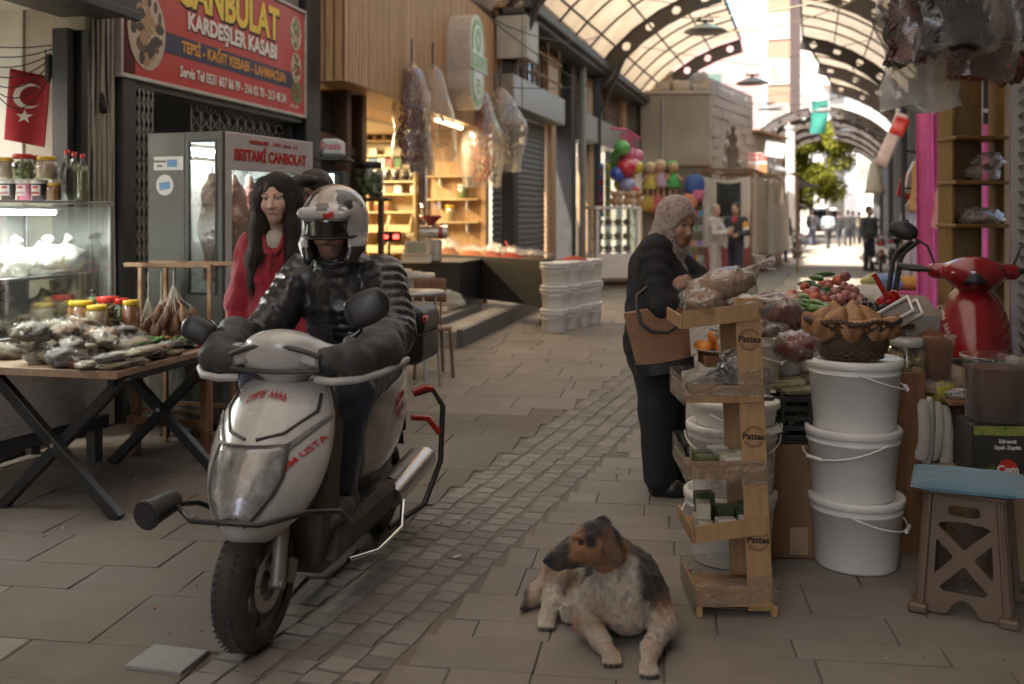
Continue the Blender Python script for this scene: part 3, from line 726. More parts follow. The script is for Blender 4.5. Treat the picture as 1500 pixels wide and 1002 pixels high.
# buildings on the left
FA=(Vector((-2.83,7.15,0)),math.atan2(.977,.211))
FB=(Vector((-.276,17.5,0)),math.atan2(.963,.27))
def part(root,name,m,*boxes,b=.004,**k):
 """boxes that touch become one part, separate boxes a part each"""
 bx=[(Vector(l),Vector(h))for l,h in boxes];grp=list(range(len(bx)))
 for i in range(len(bx)):
  for j in range(i):
   if all(bx[i][0][a]<=bx[j][1][a]+.004 and bx[j][0][a]<=bx[i][1][a]+.004 for a in range(3)):
    gi,gj=grp[i],grp[j];grp=[gj if g==gi else g for g in grp]
 out=None
 for g in sorted(set(grp)):
  mb=MB()
  for q,(lo,hi)in zip(grp,bx):
   if q==g:mb.b2(lo,hi,0,b)
  o=mb.obj(name,m,root,**k);out=out or o
 return out
def lattice(root,name,m,x0,x1,z0,z1,y,dx=.11,dz=.13,plane='x',r=.0035):
 """folding lattice gate, one part"""
 mb=MB();n=max(1,round((x1-x0)/dx));q=max(1,round((z1-z0)/dz));dx=(x1-x0)/n;dz=(z1-z0)/q
 P=(lambda u,z:(u,y,z))if plane=='x' else(lambda u,z:(y,u,z))
 for i in range(n):
  for j in range(q):
   a,b_,c_,d_=x0+i*dx,x0+(i+1)*dx,z0+j*dz,z0+(j+1)*dz
   mb.bar(P(a,c_),P(b_,d_),.016,.006,0,0);mb.bar(P(a,d_),P(b_,c_),.016,.006,0,0)
 for i in range(n+1):mb.bar(P(x0+i*dx,z0),P(x0+i*dx,z1),.012,.012,0,0)
 return mb.obj(name,m,root,kind='stuff')
def tiles(root,m,origin,ux,uz,nu,nv,w,h,name='wall_tile',maxn=300):
 """separate glazed tiles on an inner wall"""
 me=MB().box((0,0,0),(w-.006,.008,h-.006),None,0,.002).mesh(name,m);ux=Vector(ux)
 for i in range(nu):
  for j in range(nv):
   p=Vector(origin)+ux*(i+.5)*w+Vector((0,0,(j+.5)*h));link(name,me,root,loc=p,rot=(0,0,math.atan2(ux.y,ux.x)))
   # grocery with the cream plastered pillar
b=thing('grocery_shop','open-fronted grocery with a Turkish flag inside and a cream plastered pillar beside it','shop',FA[0],FA[1])
part(b,'pillar',M_plast,((-.35,0,0),(-.02,.5,6)),b=.02)
part(b,'post',M_black,((-.44,-.02,0),(-.37,.1,2.75)),((-.53,.02,0),(-.455,.14,2.75)))
part(b,'shutter_box',M_dgrey,((-4.6,-.30,2.86),(-.22,.22,3.4)),((-4.6,-.33,2.83),(-.22,-.28,2.9)),b=.015)
part(b,'upper_wall',M_plast,((-4.6,.1,3.3),(-.36,.5,6.5)))
M_gwall=mat('grocery_tile',(.66,.64,.57),.4,var=.08,vs=2,bump=.05,dirt=.35,dcol=(.36,.31,.24))
part(b,'back_wall',M_gwall,((-4.6,2.6,0),(-.36,2.7,3.0)))
part(b,'side_wall',M_gwall,((-.36,.5,0),(-.26,2.7,3.0)),((-4.7,.1,0),(-4.6,2.7,3.0)))
part(b,'ceiling',M_gwall,((-4.6,.22,2.92),(-.36,2.6,3.0)))
part(b,'ceiling_beam',M_gwall,((-4.6,1.2,2.6),(-.36,1.5,2.92)))
part(b,'shop_floor',mat('shop_floor',(.3,.27,.23),.5,dirt=.4),((-4.6,.05,0),(-.36,2.6,.06)))
part(b,'wall_rail',M_alu,((-2.6,2.55,1.72),(-.4,2.58,1.74)),((-2.6,2.55,1.95),(-.4,2.58,1.97)))
lattice(b,'wall_grid',M_alu,-2.2,-.5,1.45,2.5,2.52,.17,.21)
mb=MB()
for i in range(7):
 x=-.06-.28*(i/7);mb.tube([(x+.015*math.sin(z*2.1+i*2),-.008-.006*i/7,z)for z in[.8+.35*k for k in range(14)]],rl.choice([.006,.009,.012]),5)
mb.obj('wall_cable',M_plast if False else mat('cream_cable',(.42,.38,.31),.6,bump=0),b)
mb=MB();mb.tube([(-.30+.03*math.sin(z*3),-.014,z)for z in[1.1+.2*k for k in range(22)]],.007,5);mb.tube([(-.14+.02*math.sin(z*4),-.012,z)for z in[1.9+.2*k for k in range(12)]],.006,5)
for k in range(5):mb.tube([(-.22+.03*math.cos(t*.7+k),-.025-.004*k,2.28+.07*math.sin(t*.7+k*.6))for t in range(9)],.004,4)
mb.obj('wall_cable',M_cable,b)
b=thing('old_house','plain plastered house wall at the near end of the left row','house',FA[0],FA[1])
part(b,'wall',M_plast,((-22,0,0),(-4.75,.4,6.5)));part(b,'door',W_brown,((-8,-.04,0),(-7,0,2.1)));part(b,'step',M_render,((-8.2,-.35,0),(-6.8,0,.16)))
# butcher
b=thing('butcher_shop','tiled butcher shop with folding lattice gate under the red and yellow sign','shop',FA[0],FA[1])
part(b,'post',M_dgrey,((.0,-.04,0),(.16,.16,3.6)),b=.008)
part(b,'column',M_black,((3.16,-.05,0),(3.37,.2,7)),b=.01)
part(b,'column',M_dgrey,((3.375,-.03,0),(3.58,.2,7)),b=.01)
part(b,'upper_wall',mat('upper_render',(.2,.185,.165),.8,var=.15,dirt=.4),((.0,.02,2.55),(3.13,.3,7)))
mw=mat('butcher_tile',(.36,.385,.375),.3,var=.1,vs=2,bump=.03,dirt=.25,dcol=(.22,.2,.17))
part(b,'back_wall',mw,((.0,2.6,0),(3.4,2.7,3.0)));part(b,'side_wall',mw,((3.2,.2,0),(3.3,2.6,3.0)),((-.25,.5,0),(-.0,2.6,3.0)))
part(b,'ceiling',mw,((-.1,.3,2.95),(3.4,2.7,3.05)));part(b,'threshold',mat('patterned_step',(.36,.35,.32),.5,var=.2,vs=20,dirt=.4),((.1,-.35,0),(3.1,.1,.14)))
part(b,'shop_floor',M_tilew,((.1,.1,0),(3.2,2.6,.13)))
tiles(b,mat('butcher_tile_piece',(.50,.52,.50),.25,var=.08,vs=3,bump=.02,rand=.06,dirt=.25,dcol=(.3,.27,.22)),(3.196,.25,.5),(0,1,0),None,8,8,.28,.3)
lattice(b,'lattice_gate',M_steel,.18,.42,.3,2.95,-.01,.055,.11)
lattice(b,'lattice_gate',M_steel,1.2,3.12,.4,2.6,.12,.16,.12)
part(b,'gate_rail',M_grey,((.16,-.02,2.44),(3.13,.14,2.56)))
for i,z in enumerate((.9,1.2,1.5)):part(b,'shelf',M_alu,((.25,.6,z),(.9,.95,z+.02)))
# its sign
M_signred=mat('sign_red',(.52,.035,.022),.38,var=.06,vs=3,bump=0,dirt=.15,dcol=(.3,.08,.05))
s=thing('shop_sign','big red butcher sign reading CANBULAT KARDEŞLER KASABI in yellow and white','sign',FA[0],FA[1])
sx0,sx1,sz0,sz1=-.02,3.12,2.52,3.56;L_=sx1-sx0
part(s,'sign_panel',M_signred,((sx0,-.04,sz0),(sx1,.015,sz1)),b=.002)
M_frame=mat('sign_frame',(.55,.52,.48),.5,metal=.2,dirt=.4)
part(s,'frame',M_frame,((sx0-.03,-.06,sz0-.03),(sx1+.03,0.015,sz0)),((sx0-.03,-.06,sz1),(sx1+.03,0.015,sz1+.03)),((sx0-.03,-.06,sz0),(sx0,0.015,sz1)),((sx1,-.06,sz0),(sx1+.03,0.015,sz1)))
M_ylw=mat('sign_yellow',(.85,.62,.05),.45,bump=0,var=.05);M_wht=mat('sign_white',(.82,.78,.70),.45,bump=0,var=.05);M_navy=mat('sign_navy',(.03,.022,.07),.45,bump=0);M_org=mat('sign_orange',(.72,.33,.04),.45,bump=0);M_shd=plain('sign_dark',(.02,.012,.01))
ys=-.0415
part(s,'blue_band',M_navy,((sx0+.55,ys-.0015,sz0+.235),(sx1-.26,ys+.01,sz0+.395)),b=0)
def sgn(t,sz,m,x,z,sx=1.0,bold=.012,shadow=True,par=None,y=None):
 y=y if y is not None else ys;par=par or s
 if shadow:text(t,sz,M_shd,par,(x+sz*.035,y-.0012,z-sz*.035),bold=bold*1.5,sx=sx,depth=.0008)
 text(t,sz,m,par,(x,y-.0035,z),bold=bold,sx=sx)
sgn('CANBULAT',.41,M_ylw,1.62,sz0+.79,.86,.016);sgn('KARDEŞLER KASABI',.185,M_wht,1.68,sz0+.535,.98,.008)
sgn('TEPSİ - KAĞIT KEBABI - LAHMACUN',.125,M_org,1.73,sz0+.315,.94,.004,False);sgn('Servis Tel 0531 607 86 99 - 216 02 70 - 213 48 24',.118,M_wht,1.72,sz0+.115,.80,.003)
text("1941'den beri",.1,M_ylw,s,(.36,ys-.002,sz1-.085),bold=.002,sx=.9)
def plate(cx_,cz,rx,rz,seed,food,n=26):
 q=MB();q.prism(ellipse(rx,rz,20,(cx_,cz)),ys-.003,ys,None,0);rr=random.Random(seed)
 for i in range(n):
  a_,d_=rr.uniform(0,6.28),rr.uniform(0,.72)**.7;q.prism(ellipse(rr.uniform(.02,.05)*rx/.2,rr.uniform(.015,.04)*rz/.2,7,(cx_+math.cos(a_)*d_*rx,cz+math.sin(a_)*d_*rz)),ys-.0042-i*1e-5,ys-.003,None,1+rr.randrange(3))
 return q
fm=[plain('plate_pale',(.55,.45,.33),.4),plain('food_brown',(.13,.06,.03),.4),plain('food_dark',(.05,.03,.02),.4),plain('food_tan',(.42,.25,.12),.4),plain('food_green',(.1,.22,.05),.4),plain('food_red',(.4,.07,.03),.4)]
plate(.22,sz0+.75,.20,.15,1,0).obj('food_picture',fm[:4],s);plate(.30,sz0+.36,.25,.30,2,0,44).obj('food_picture',fm[:4],s)
plate(2.92,sz0+.80,.13,.17,3,0).obj('food_picture',[fm[0],fm[1],fm[4],fm[3]],s);plate(2.93,sz0+.46,.12,.15,4,0).obj('food_picture',[fm[0],fm[1],fm[4],fm[5]],s);plate(2.95,sz0+.21,.13,.11,5,0).obj('food_picture',[fm[4],fm[1],fm[5],fm[2]],s)
scribble(M_wht,s,(2.88,ys-.004,sz0+.07),.2,.03,9)
# wood-clad spice shop
b=thing('spice_shop','wood-clad spice shop with slatted oak fascia above a warmly lit open front','shop',FA[0],FA[1])
a0,a1,fy,fz0,fz1=3.66,10.62,-.28,2.94,4.92
part(b,'fascia_core',W_brown,((a0+.03,fy+.03,fz0+.03),(a1,.2,fz1)))
me=MB().box((0,0,0),(.082,.02,fz1-fz0),None,0,.007).mesh('slat',W_oak);n=int((a1-a0)/.1)
for i in range(n+1):link('slat',me,b,loc=(a0+.05+i*(a1-a0-.1)/n,fy+.012+rl.uniform(-.002,.002),(fz0+fz1)/2))
me=MB().box((0,0,0),(.02,.085,fz1-fz0),None,0,.007).mesh('slat',W_oak)
for i in range(4):link('slat',me,b,loc=(a0+.004,fy+.08+i*.105,(fz0+fz1)/2))
for i in range(4):part(b,'soffit_board',W_oak,((a0+.02,fy+.025+i*.3,fz0),(a1-.01,fy+.315+i*.3,fz0+.022)))
part(b,'upper_wall',M_render,((a0,.2,fz0),(a1,.5,7)))
part(b,'door_frame',W_dark,((4.36,-.02,.0),(4.5,.3,2.95)),((4.9,.0,.0),(5.05,.3,2.95)),((4.5,.08,2.2),(4.9,.2,2.3)),((3.6,.1,2.3),(4.4,.2,2.42)))
part(b,'side_pane',M_darkglass,((3.62,.14,.2),(4.36,.16,2.3)),((4.5,.14,.2),(4.9,.16,2.9)),((3.62,.14,2.42),(4.36,.16,2.9)))
mcr=mat('cream_shop_wall',(.58,.50,.34),.7,var=.05,dirt=.1)
part(b,'back_wall',mcr,((3.7,3.4,0),(10.6,3.5,2.94)));part(b,'side_wall',mcr,((10.3,.9,0),(10.4,3.4,2.94)),((3.6,.35,0),(3.7,3.4,2.94)))
part(b,'ceiling',mcr,((3.7,.92,2.9),(10.4,3.4,2.945)))
part(b,'wood_side_wall',W_oak,((10.1,-.24,.15),(10.2,.74,2.94)));part(b,'corner_post',W_oak,((10.0,-.28,.15),(10.24,-.2,2.94)))
part(b,'door_frame',W_dark,((10.05,.74,.15),(10.3,.79,2.94)),((10.05,.88,.15),(10.3,.93,2.94)))
part(b,'platform',mat('granite_step',(.105,.105,.105),.55,var=.25,vs=14,bump=.2,bs=60,dirt=.3),((4.5,-1.36,0),(10.5,-1.28,.2)))
part(b,'platform',mat('platform_slab',(.34,.30,.25),.7,dirt=.5),((4.5,-1.28,0),(10.5,3.4,.175)))
part(b,'step',mat('granite_step'),*[((5.0,-1.1,.175),(6.2,-1.03,.26))],b=.006)if False else part(b,'step',MATS['granite_step'],((4.9,-.95,.175),(7.0,-.86,.27)))
sz_list=[2.79,2.53,2.31,2.08,1.86,1.55]
for z in sz_list:part(b,'wall_shelf',W_shelf,((9.92,.95,z-.02),(10.3,2.7,z+.008)))
for z in(2.16,1.77,1.38):part(b,'wall_shelf',W_shelf,((9.86,-.18,z-.02),(10.1,.72,z+.008)))
for z in(2.16,1.77,1.38):
 for y in(.02,.5):part(b,'bracket',M_white,((9.9,y,z-.17),(10.1,y+.02,z-.02)),((10.06,y,z-.2),(10.1,y+.02,z-.02)))
part(b,'shelf_upright',W_shelf,((9.9,2.68,.175),(10.3,2.72,2.9)),((9.9,.94,.175),(10.3,.97,2.9)),((9.94,1.8,.175),(10.3,1.83,1.85)))
bm_=MATS['pine_shelf']
for r_,z in enumerate((1.2,.85,.5)):
 for i in range(4):
  y=.98+i*.42;mb=MB();mb.prism([(0,0),(.42,0),(.42,.3),(.10,.3),(0,.13)],0,.012,None);mb.prism([(0,0),(.42,0),(.42,.3),(.10,.3),(0,.13)],.39,.402,None)
  mb.b2((0,.012,0),(.42,.39,.012));mb.b2((0,.012,0),(.012,.39,.13));mb.obj('spice_bin',bm_,b,loc=(9.84-.04*(2-r_),y,z))
mtube=thing('tube_lamp','glowing warm tube lamp under the oak soffit of the spice shop','lamp',FA[0],FA[1])
mb=MB();mb.cyl((7.6,-.12,2.89),(9.0,-.12,2.89),.022,n=10);mb.obj('tube',E_tubew,mtube);part(mtube,'fitting',M_white,((7.55,-.15,2.915),(9.05,-.09,2.94)))
def area(name,loc,sx,sy,power,col,parent,rot=(0,0,0)):
 d=bpy.data.lights.new(name,'AREA');d.shape='RECTANGLE';d.size=sx;d.size_y=sy;d.energy=power;d.color=col
 o=bpy.data.objects.new(name,d);COL.objects.link(o);o.parent=parent;o.location=loc;o.rotation_euler=rot;return o
mtube2=thing('tube_lamp','warm tube lamp inside the spice shop lighting its shelves','lamp',FA[0],FA[1])
mb=MB();mb.cyl((7.2,1.9,2.84),(9.2,1.9,2.84),.02,n=8);mb.obj('tube',E_tubew,mtube2);part(mtube2,'fitting',M_white,((7.2,1.87,2.865),(9.2,1.93,2.895)))
area('tube_light',(8.2,1.9,2.80),2.0,.1,75,(1,.78,.46),mtube2);area('tube_light',(8.3,-.12,2.86),1.4,.05,13,(1,.80,.52),mtube)
s=thing('oval_sign','green and white oval box sign projecting from the oak slats','sign',FA[0]+Vector((0,0,0)),FA[1])
oc=W(688,92,14.9)
s.location=oc;s.rotation_euler=(0,0,FA[1])
q=1.0
def stad(w,h,c=(0,0),n=10):
 r=w/2;pts=[]
 for i in range(n+1):t=math.pi*i/n;pts.append((c[0]+r*math.cos(t),c[1]+h/2-r+r*math.sin(t)))
 for i in range(n+1):t=math.pi+math.pi*i/n;pts.append((c[0]+r*math.cos(t),c[1]-h/2+r+r*math.sin(t)))
 return pts
mg=mat('sign_green',(.20,.42,.12),.4,bump=0,var=.06);mw_=mat('sign_pale',(.62,.66,.56),.35,bump=0,var=.05,dirt=.2)
mb=MB();mb.prism(stad(.84,1.42),-.10,.30);mb.obj('sign_box',M_frame,s);mb=MB();mb.prism(stad(.84,1.42),-.12,-.101);mb.obj('face',mw_,s)
mb=MB();mb.prism(stad(.72,1.30),-.128,-.1201);mb.obj('green_field',mg,s);mb=MB();mb.prism(stad(.54,1.12),-.134,-.1281);mb.obj('inner_field',mw_,s)
mb=MB();mb.b2((-.50,-.15,-.13),(.50,-.136,.13),0,.005);mb.obj('cross_band',mw_,s);mb=MB();mb.b2((-.46,-.156,-.10),(.46,-.1505,.10),0,.003);mb.obj('cross_band',mg,s)
scribble(mw_,s,(0,-.158,0),.7,.10,6);text('ID',.30,mg,s,(0,-.136,-.36),bold=.010,rot=(R(90),R(90),0),sx=.8)
mb=MB();ringpoly(mb,.08,.15,-.140,-.1345,20,(0,.33),0,1.2);mb.obj('emblem',mg,s)
# shuttered shops
b=thing('shuttered_shop','row of shops with grey roller shutters down and timber windows above','shop',FB[0],FB[1])
def shutter(root,name,x0,x1,y,z0,z1,m,step=.085,axis='x'):
 n=int((z1-z0)/step)
 mb=MB();prof=[(0,0),(-.014,step*.2),(-.022,step*.5),(-.014,step*.8),(0,step)]
 mb.grid(lambda u,v:(x0+(x1-x0)*u,y+prof[round(v*4)][0],prof[round(v*4)][1]),1,4,0,True)
 me=mb.mesh(name,m)
 for i in range(n):link(name,me,root,loc=(0,0,z0+i*step))
for x0,x1 in((.1,.95),(1.3,4.0)):shutter(b,'shutter_slat',x0,x1,.12,.1,3.4,M_grey,.11)
part(b,'post',M_dgrey,((.95,-.05,0),(1.3,.3,3.5)),b=.01);part(b,'post',W_oak,((4.05,-.03,0),(4.5,.3,3.5)),((8.3,-.03,0),(8.9,.3,3.4)))
part(b,'shutter_box',M_alu,((.0,-.32,3.42),(4.1,.2,3.98)),b=.02);part(b,'shutter_box',M_alu,((6.4,-.3,3.3),(16.5,.2,3.95)),b=.02)
part(b,'post',M_dgrey,((5.8,-.1,0),(6.3,.3,6.0)),b=.01)
part(b,'drainpipe',M_pipe,((6.35,-.3,0),(6.5,-.16,5.2)),b=.05)
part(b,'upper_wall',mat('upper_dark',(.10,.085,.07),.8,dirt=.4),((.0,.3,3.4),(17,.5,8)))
part(b,'dark_wall',mat('recess_shade_paint',(.05,.045,.04),.7),((4.5,.9,0),(8.3,1.0,3.6)))  # wall coloured dark for the shade inside the unlit shop
part(b,'timber_post',W_oak,((.1,.02,3.98),(.5,.3,5.2)),((4.0,.02,3.98),(4.9,.3,5.3)),((8.0,.02,3.95),(8.9,.3,5.3)),((13.8,.02,3.95),(14.6,.3,5.3)))
part(b,'timber_beam',W_ply,((.0,-.1,5.15),(17,.25,5.75)),b=.01)
part(b,'gutter',M_dgrey,((.0,-.5,5.02),(17,-.1,5.14)),((.0,-.62,5.12),(17,-.48,5.3)),b=.02)
for x0,x1 in((.6,2.2),(2.3,3.9),(5.0,6.4),(6.5,7.9),(9.0,11.2),(11.4,13.6),(14.8,16.6)):
 w=part(b,'window',W_brown,((x0,.1,4.0),(x0+.07,.2,5.15)),((x1-.07,.1,4.0),(x1,.2,5.15)),((x0,.1,5.08),(x1,.2,5.15)),((x0,.1,3.98),(x1,.2,4.06)),*[((x0+(x1-x0)*k/4-.018,.12,4.06),(x0+(x1-x0)*k/4+.018,.18,5.08))for k in(1,2,3)],((x0,.12,4.4),(x1,.18,4.44)),((x0,.12,4.75),(x1,.18,4.79)))
 part(w,'pane',mat('old_sky_pane',(.28,.26,.22),.15,var=.4,vs=1.3,bump=.1,bs=6),((x0+.05,.155,4.04),(x1-.05,.165,5.1)))
mb=MB()
for z in(4.2,4.62):mb.tube([(1.2,-.35,z),(3.6,-.35,z)],.025,6)
for x in(1.4,2.4,3.4):mb.tube([(x,-.35,4.0),(x,-.35,4.9)],.02,6)
mb.obj('rail',M_rust,b)
part(b,'shop_wall',mat('lit_shop_wall',(.5,.52,.48),.6),((8.9,2.2,0),(16.5,2.3,3.4)));part(b,'shop_side',mat('lit_shop_wall'),((16.4,.2,0),(16.5,2.3,3.4)))
part(b,'door_post',M_black,((9.0,0,0),(9.15,.15,3.3)),((11.4,0,0),(11.55,.15,3.3)),((13.3,0,0),(13.5,.15,3.3)))
lt=thing('tube_lamp','cool tube lamp glowing inside the toy shop door','lamp',FB[0],FB[1])
mb=MB();mb.cyl((9.4,.5,3.05),(10.9,.5,3.05),.03,n=8);mb.obj('tube',E_tubec,lt);area('tube_light',(10.1,.8,3.0),1.5,.3,120,(.9,.97,1),lt);part(lt,'fitting',M_white,((9.3,.45,3.085),(11,.55,3.12)))
s=thing('awning_box','pale grey-green sheet metal awning box above the first shutter','awning',FB[0],FB[1])
part(s,'hood',mat('pale_sheet',(.46,.47,.42),.6,dirt=.35),((.05,-.55,4.25),(.85,-.51,5.0)),((.05,-.55,4.96),(.85,.0,5.0)),b=.01);part(s,'side_plate',mat('pale_sheet'),((.02,-.55,4.25),(.05,0,5.0)));part(s,'underside',W_oak,((.05,-.51,4.28),(.85,.0,4.32)))
# middle and far distance
def face_wall(b,name,m,pts,z0,z1,th=.3):
 """upright wall along a polyline of ground points (world -> local of root b)"""
 for p,q in zip(pts[:-1],pts[1:]):
  p=Vector(p)-b.location;q=Vector(q)-b.location;mb=MB();d=(q-p).normalized();n_=Vector((-d.y,d.x,0))*th
  p.z=q.z=0
  lo=[p,q,q+n_,p+n_];mb.add([v+Vector((0,0,z0))for v in lo]+[v+Vector((0,0,z1))for v in lo],[(3,2,1,0),(4,5,6,7),(0,1,5,4),(1,2,6,5),(2,3,7,6),(3,0,4,7)]);mb.obj(name,m,b)
b=thing('stone_building','old limestone building with a grey rendered front and a pointed arch at its side','building',(4.1,32,0))
part(b,'front_wall',M_render,((.02,0,0),(2.25,.5,5.38)),b=.03);part(b,'coping',M_stonewall,((-.02,-.06,5.38),(2.3,.5,5.5)),b=.02)
part(b,'front_wall',M_stonewall,((-6,.5,0),(2.3,.9,6.1)),b=.05)
rr=random.Random(9);mb=MB()
for i in range(13):
 x=.25+i*.16;mb.blob((x,.7,5.95+.5*math.sin(i*.5+.3)*(1 if i<9 else .4)),(rr.uniform(.2,.34),.3,rr.uniform(.2,.42)),.35,2,i)
mb.obj('broken_stonework',M_stonewall,b,kind='stuff')
for i,(x,z,w,h)in enumerate(((.5,5.62,.5,.26),(1.1,5.66,.55,.34),(1.7,5.6,.5,.22))):part(b,'loose_stone',M_stonewall,((x,.05,5.5),(x+w,.4,5.5+h)),b=.05)
part(b,'drainpipe',M_pipe,((.7,-.1,3.0),(.78,-.02,5.3)),b=.03)
sw=thing('arched_wall','pale limestone side wall with a tall pointed arch beside the rendered front','wall',(6.4,32.0,0),math.atan2(5.2,2.7))
def arch_wall(mb,x0,x1,z1,ax,aw,spring,apex,th):
 n=10;L_=[(ax-aw+aw*(1-math.cos(math.pi/2*i/n)),spring+(apex-spring)*math.sin(math.pi/2*i/n))for i in range(n+1)]
 rgt=[(2*ax-p[0],p[1])for p in L_][::-1];inner=[(ax-aw,0)]+L_+rgt[1:]+[(ax+aw,0)]
 for i in range(len(inner)-1):
  a_,b_=inner[i],inner[i+1]
  if abs(a_[0]-b_[0])<1e-6:continue
  mb.prism([(a_[0],a_[1]),(b_[0],b_[1]),(b_[0],z1),(a_[0],z1)],0,th)
 mb.prism([(x0,0),(ax-aw,0),(ax-aw,z1),(x0,z1)],0,th);mb.prism([(ax+aw,0),(x1,0),(x1,z1),(ax+aw,z1)],0,th)
mb=MB();arch_wall(mb,0,5.4,5.9,2.5,1.1,2.6,4.6,.35);mb.obj('wall',M_stonewall,sw)
mb=MB()
for i in range(11):
 t=-1+2*i/10;p0=(2.5+t*1.25,2.6+2.15*(1-abs(t)**1.8));mb.box((p0[0],-.02,p0[1]),(.3,.12,.24),(0,t*1.0,0),0,.03)
mb.obj('arch_stone',M_stonewall,sw,kind='stuff');part(sw,'recess_wall',M_render,((1.2,.36,0),(3.8,.4,5.6)))
rr=random.Random(4)
sb_=[MB().box((0,0,0),(w-.015,.06,.315),None,0,.02).mesh('stone_block',M_stonewall)for w in(.38,.52,.66)]
for r_ in range(17):
 x=.02+.2*(r_%2)
 while x<5.3:
  k=rr.randrange(3);w=(.38,.52,.66)[k];z=.17+.335*r_;cx_=x+w/2
  if not(abs(cx_-2.5)<1.25+w/2-.1*0 and z<4.75)and x+w<5.45:link('stone_block',sb_[k],sw,loc=(cx_,-.012+rr.uniform(-.02,.012),z))
  x+=w
part(sw,'window',M_black,((4.3,-.03,1.1),(5.0,.02,2.8)))
b=thing('grey_house','small grey stone house with a bent tin hood past the pointed arch','house',(9.0,37.2,0),math.atan2(5.2,2.9))
part(b,'wall',M_stonewall,((0,0,0),(4.5,5,4.6)),b=.04);mb=MB();mb.box((1.6,-.45,3.35),(2.6,1.0,.04),(R(25),0,0));mb.obj('tin_hood',M_alu,b);part(b,'roof_sheet',M_rust,((-.2,-.3,4.6),(4.7,5,4.68)));part(b,'window',M_darkglass,((1.0,-.02,1.2),(1.8,.02,2.6)))
b=thing('pink_house','tall pink rendered house with a green shutter and big ground-floor windows','house',(10.7,55.5,0),math.atan2(-.25,1))
part(b,'wall',M_pink,((-4,0,0),(3.15,6,12)),b=.05)
sh=mat('green_shutter',(.085,.14,.11),.6,var=.1)
w=part(b,'window',M_pink,((-.35,-.06,6.2),(-.2,0,9.4)),((1.0,-.06,6.2),(1.15,0,9.4)),((-.35,-.08,6.05),(1.15,0,6.2)))
for i in range(22):part(w,'shutter_slat',sh,((-.2,-.05,6.2+i*.145),(1.0,-.02,6.335+i*.145)),b=.01)
for x in(-.2,1.15):part(b,'window',M_alu,((x+.9,-.06,2.7),(x+.95,0,4.6)),((x+1.9,-.06,2.7),(x+1.95,0,4.6)),((x+.9,-.06,4.55),(x+1.95,0,4.6)));part(b,'pane',mat('dusty_pane',(.32,.3,.3),.2,var=.2,vs=.6,bump=0),((x+.95,-.02,2.7),(x+1.9,.01,4.55)))
part(b,'string_course',M_pink,((-4,-.1,5.3),(3.2,0,5.5)))
def block(label,loc,w,d,h,m,rz,nx,nz,balc=True,wm=None):
 b=thing('apartment_block',label,'building',loc,rz);part(b,'wall',m,((0,0,0),(w,d,h)),b=.05);part(b,'parapet',m,((-.1,-.15,h),(w+.1,d,h+.4)))
 for i in range(nx):
  for j in range(nz):
   x=(i+.5)*w/nx;z=1.2+j*3.0
   f=part(b,'window',M_white,((x-.65,-.06,z),(x-.58,0,z+1.6)),((x+.58,-.06,z),(x+.65,0,z+1.6)),((x-.65,-.06,z+1.53),(x+.65,0,z+1.6)),((x-.7,-.1,z-.06),(x+.7,0,z)),b=0);part(f,'pane',MATS['old_sky_pane'],((x-.58,-.03,z),(x+.58,-.005,z+1.53)),b=0)  # pane colour kept pale to stand for reflected sky
   if balc and j and i%2==0:
    bl=part(b,'balcony',m,((x-1.2,-1.1,z-1.0),(x+1.2,0,z-.85)),b=0);part(bl,'railing',M_white,((x-1.2,-1.1,z-.85),(x+1.2,-1.06,z-.05)),b=0)
 return b
mcream=mat('sunlit_cream',(.62,.56,.46),.85,var=.08,vs=.5,bump=.1);mwh=mat('sunlit_white',(.70,.68,.62),.85,var=.06,vs=.5,bump=.1)
block('tall cream apartment block with balconies rising over the roof gap',(21.5,84,0),9,10,21,mwh,R(-18),4,6)
block('terracotta sided block squeezed between the pink house and the white flats',(16.9,66,0),1.5,10,19,mat('terracotta',(.30,.17,.11),.85,var=.1,vs=.5),R(-20),1,5,False)
block('low cream house closing the street behind the truck',(29,112,0),18,8,8.5,mcream,R(-15),5,2,False)
block('white house in full sun to the right of the truck',(36.5,100,0),12,8,11,mwh,R(-15),3,3)
block('pale sunlit house behind the yellow-green tree',(17.0,100,0),11,8,10,mcream,R(-15),4,3)
b=thing('shop_row','shaded row of low shops on the left beyond the draped stall','shop',(12.0,47.5,0),math.atan2(20,8.0))
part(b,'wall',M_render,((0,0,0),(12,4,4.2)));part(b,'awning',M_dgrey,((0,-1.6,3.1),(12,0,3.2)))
for i in range(4):part(b,'shop_opening',mat('recess_shade_paint'),((.5+i*3,-.03,.1),(2.8+i*3,.02,2.7)))  # openings are flat panels, the shade inside put into their dark colour
gs_=thing('shop_step','low concrete step under the parked red scooter at the right','step',S(4.9,1.0),math.atan2(.946,.324));part(gs_,'step',M_render,((0,-1.6,0),(3.6,.25,.155)),b=.015)
RO=S(6.3,1.35);b=thing('right_shop_row','dark shopfronts along the right side with steel posts and wall pipes','shop',RO,math.atan2(.946,.324))
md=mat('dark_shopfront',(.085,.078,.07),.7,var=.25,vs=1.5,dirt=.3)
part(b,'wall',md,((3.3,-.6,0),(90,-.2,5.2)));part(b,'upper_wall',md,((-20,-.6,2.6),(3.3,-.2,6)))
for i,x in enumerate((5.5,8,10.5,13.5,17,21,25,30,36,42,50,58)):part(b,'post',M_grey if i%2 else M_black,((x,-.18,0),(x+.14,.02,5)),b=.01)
for x in(6.5,9.6,12.2,16,20):part(b,'shutter_panel',M_grey,((x,-.2,2.2),(x+1.1,-.12,3.0)),b=.02);part(b,'shop_opening',W_old,((x,-.2,.2),(x+1.2,-.15,2.15)))
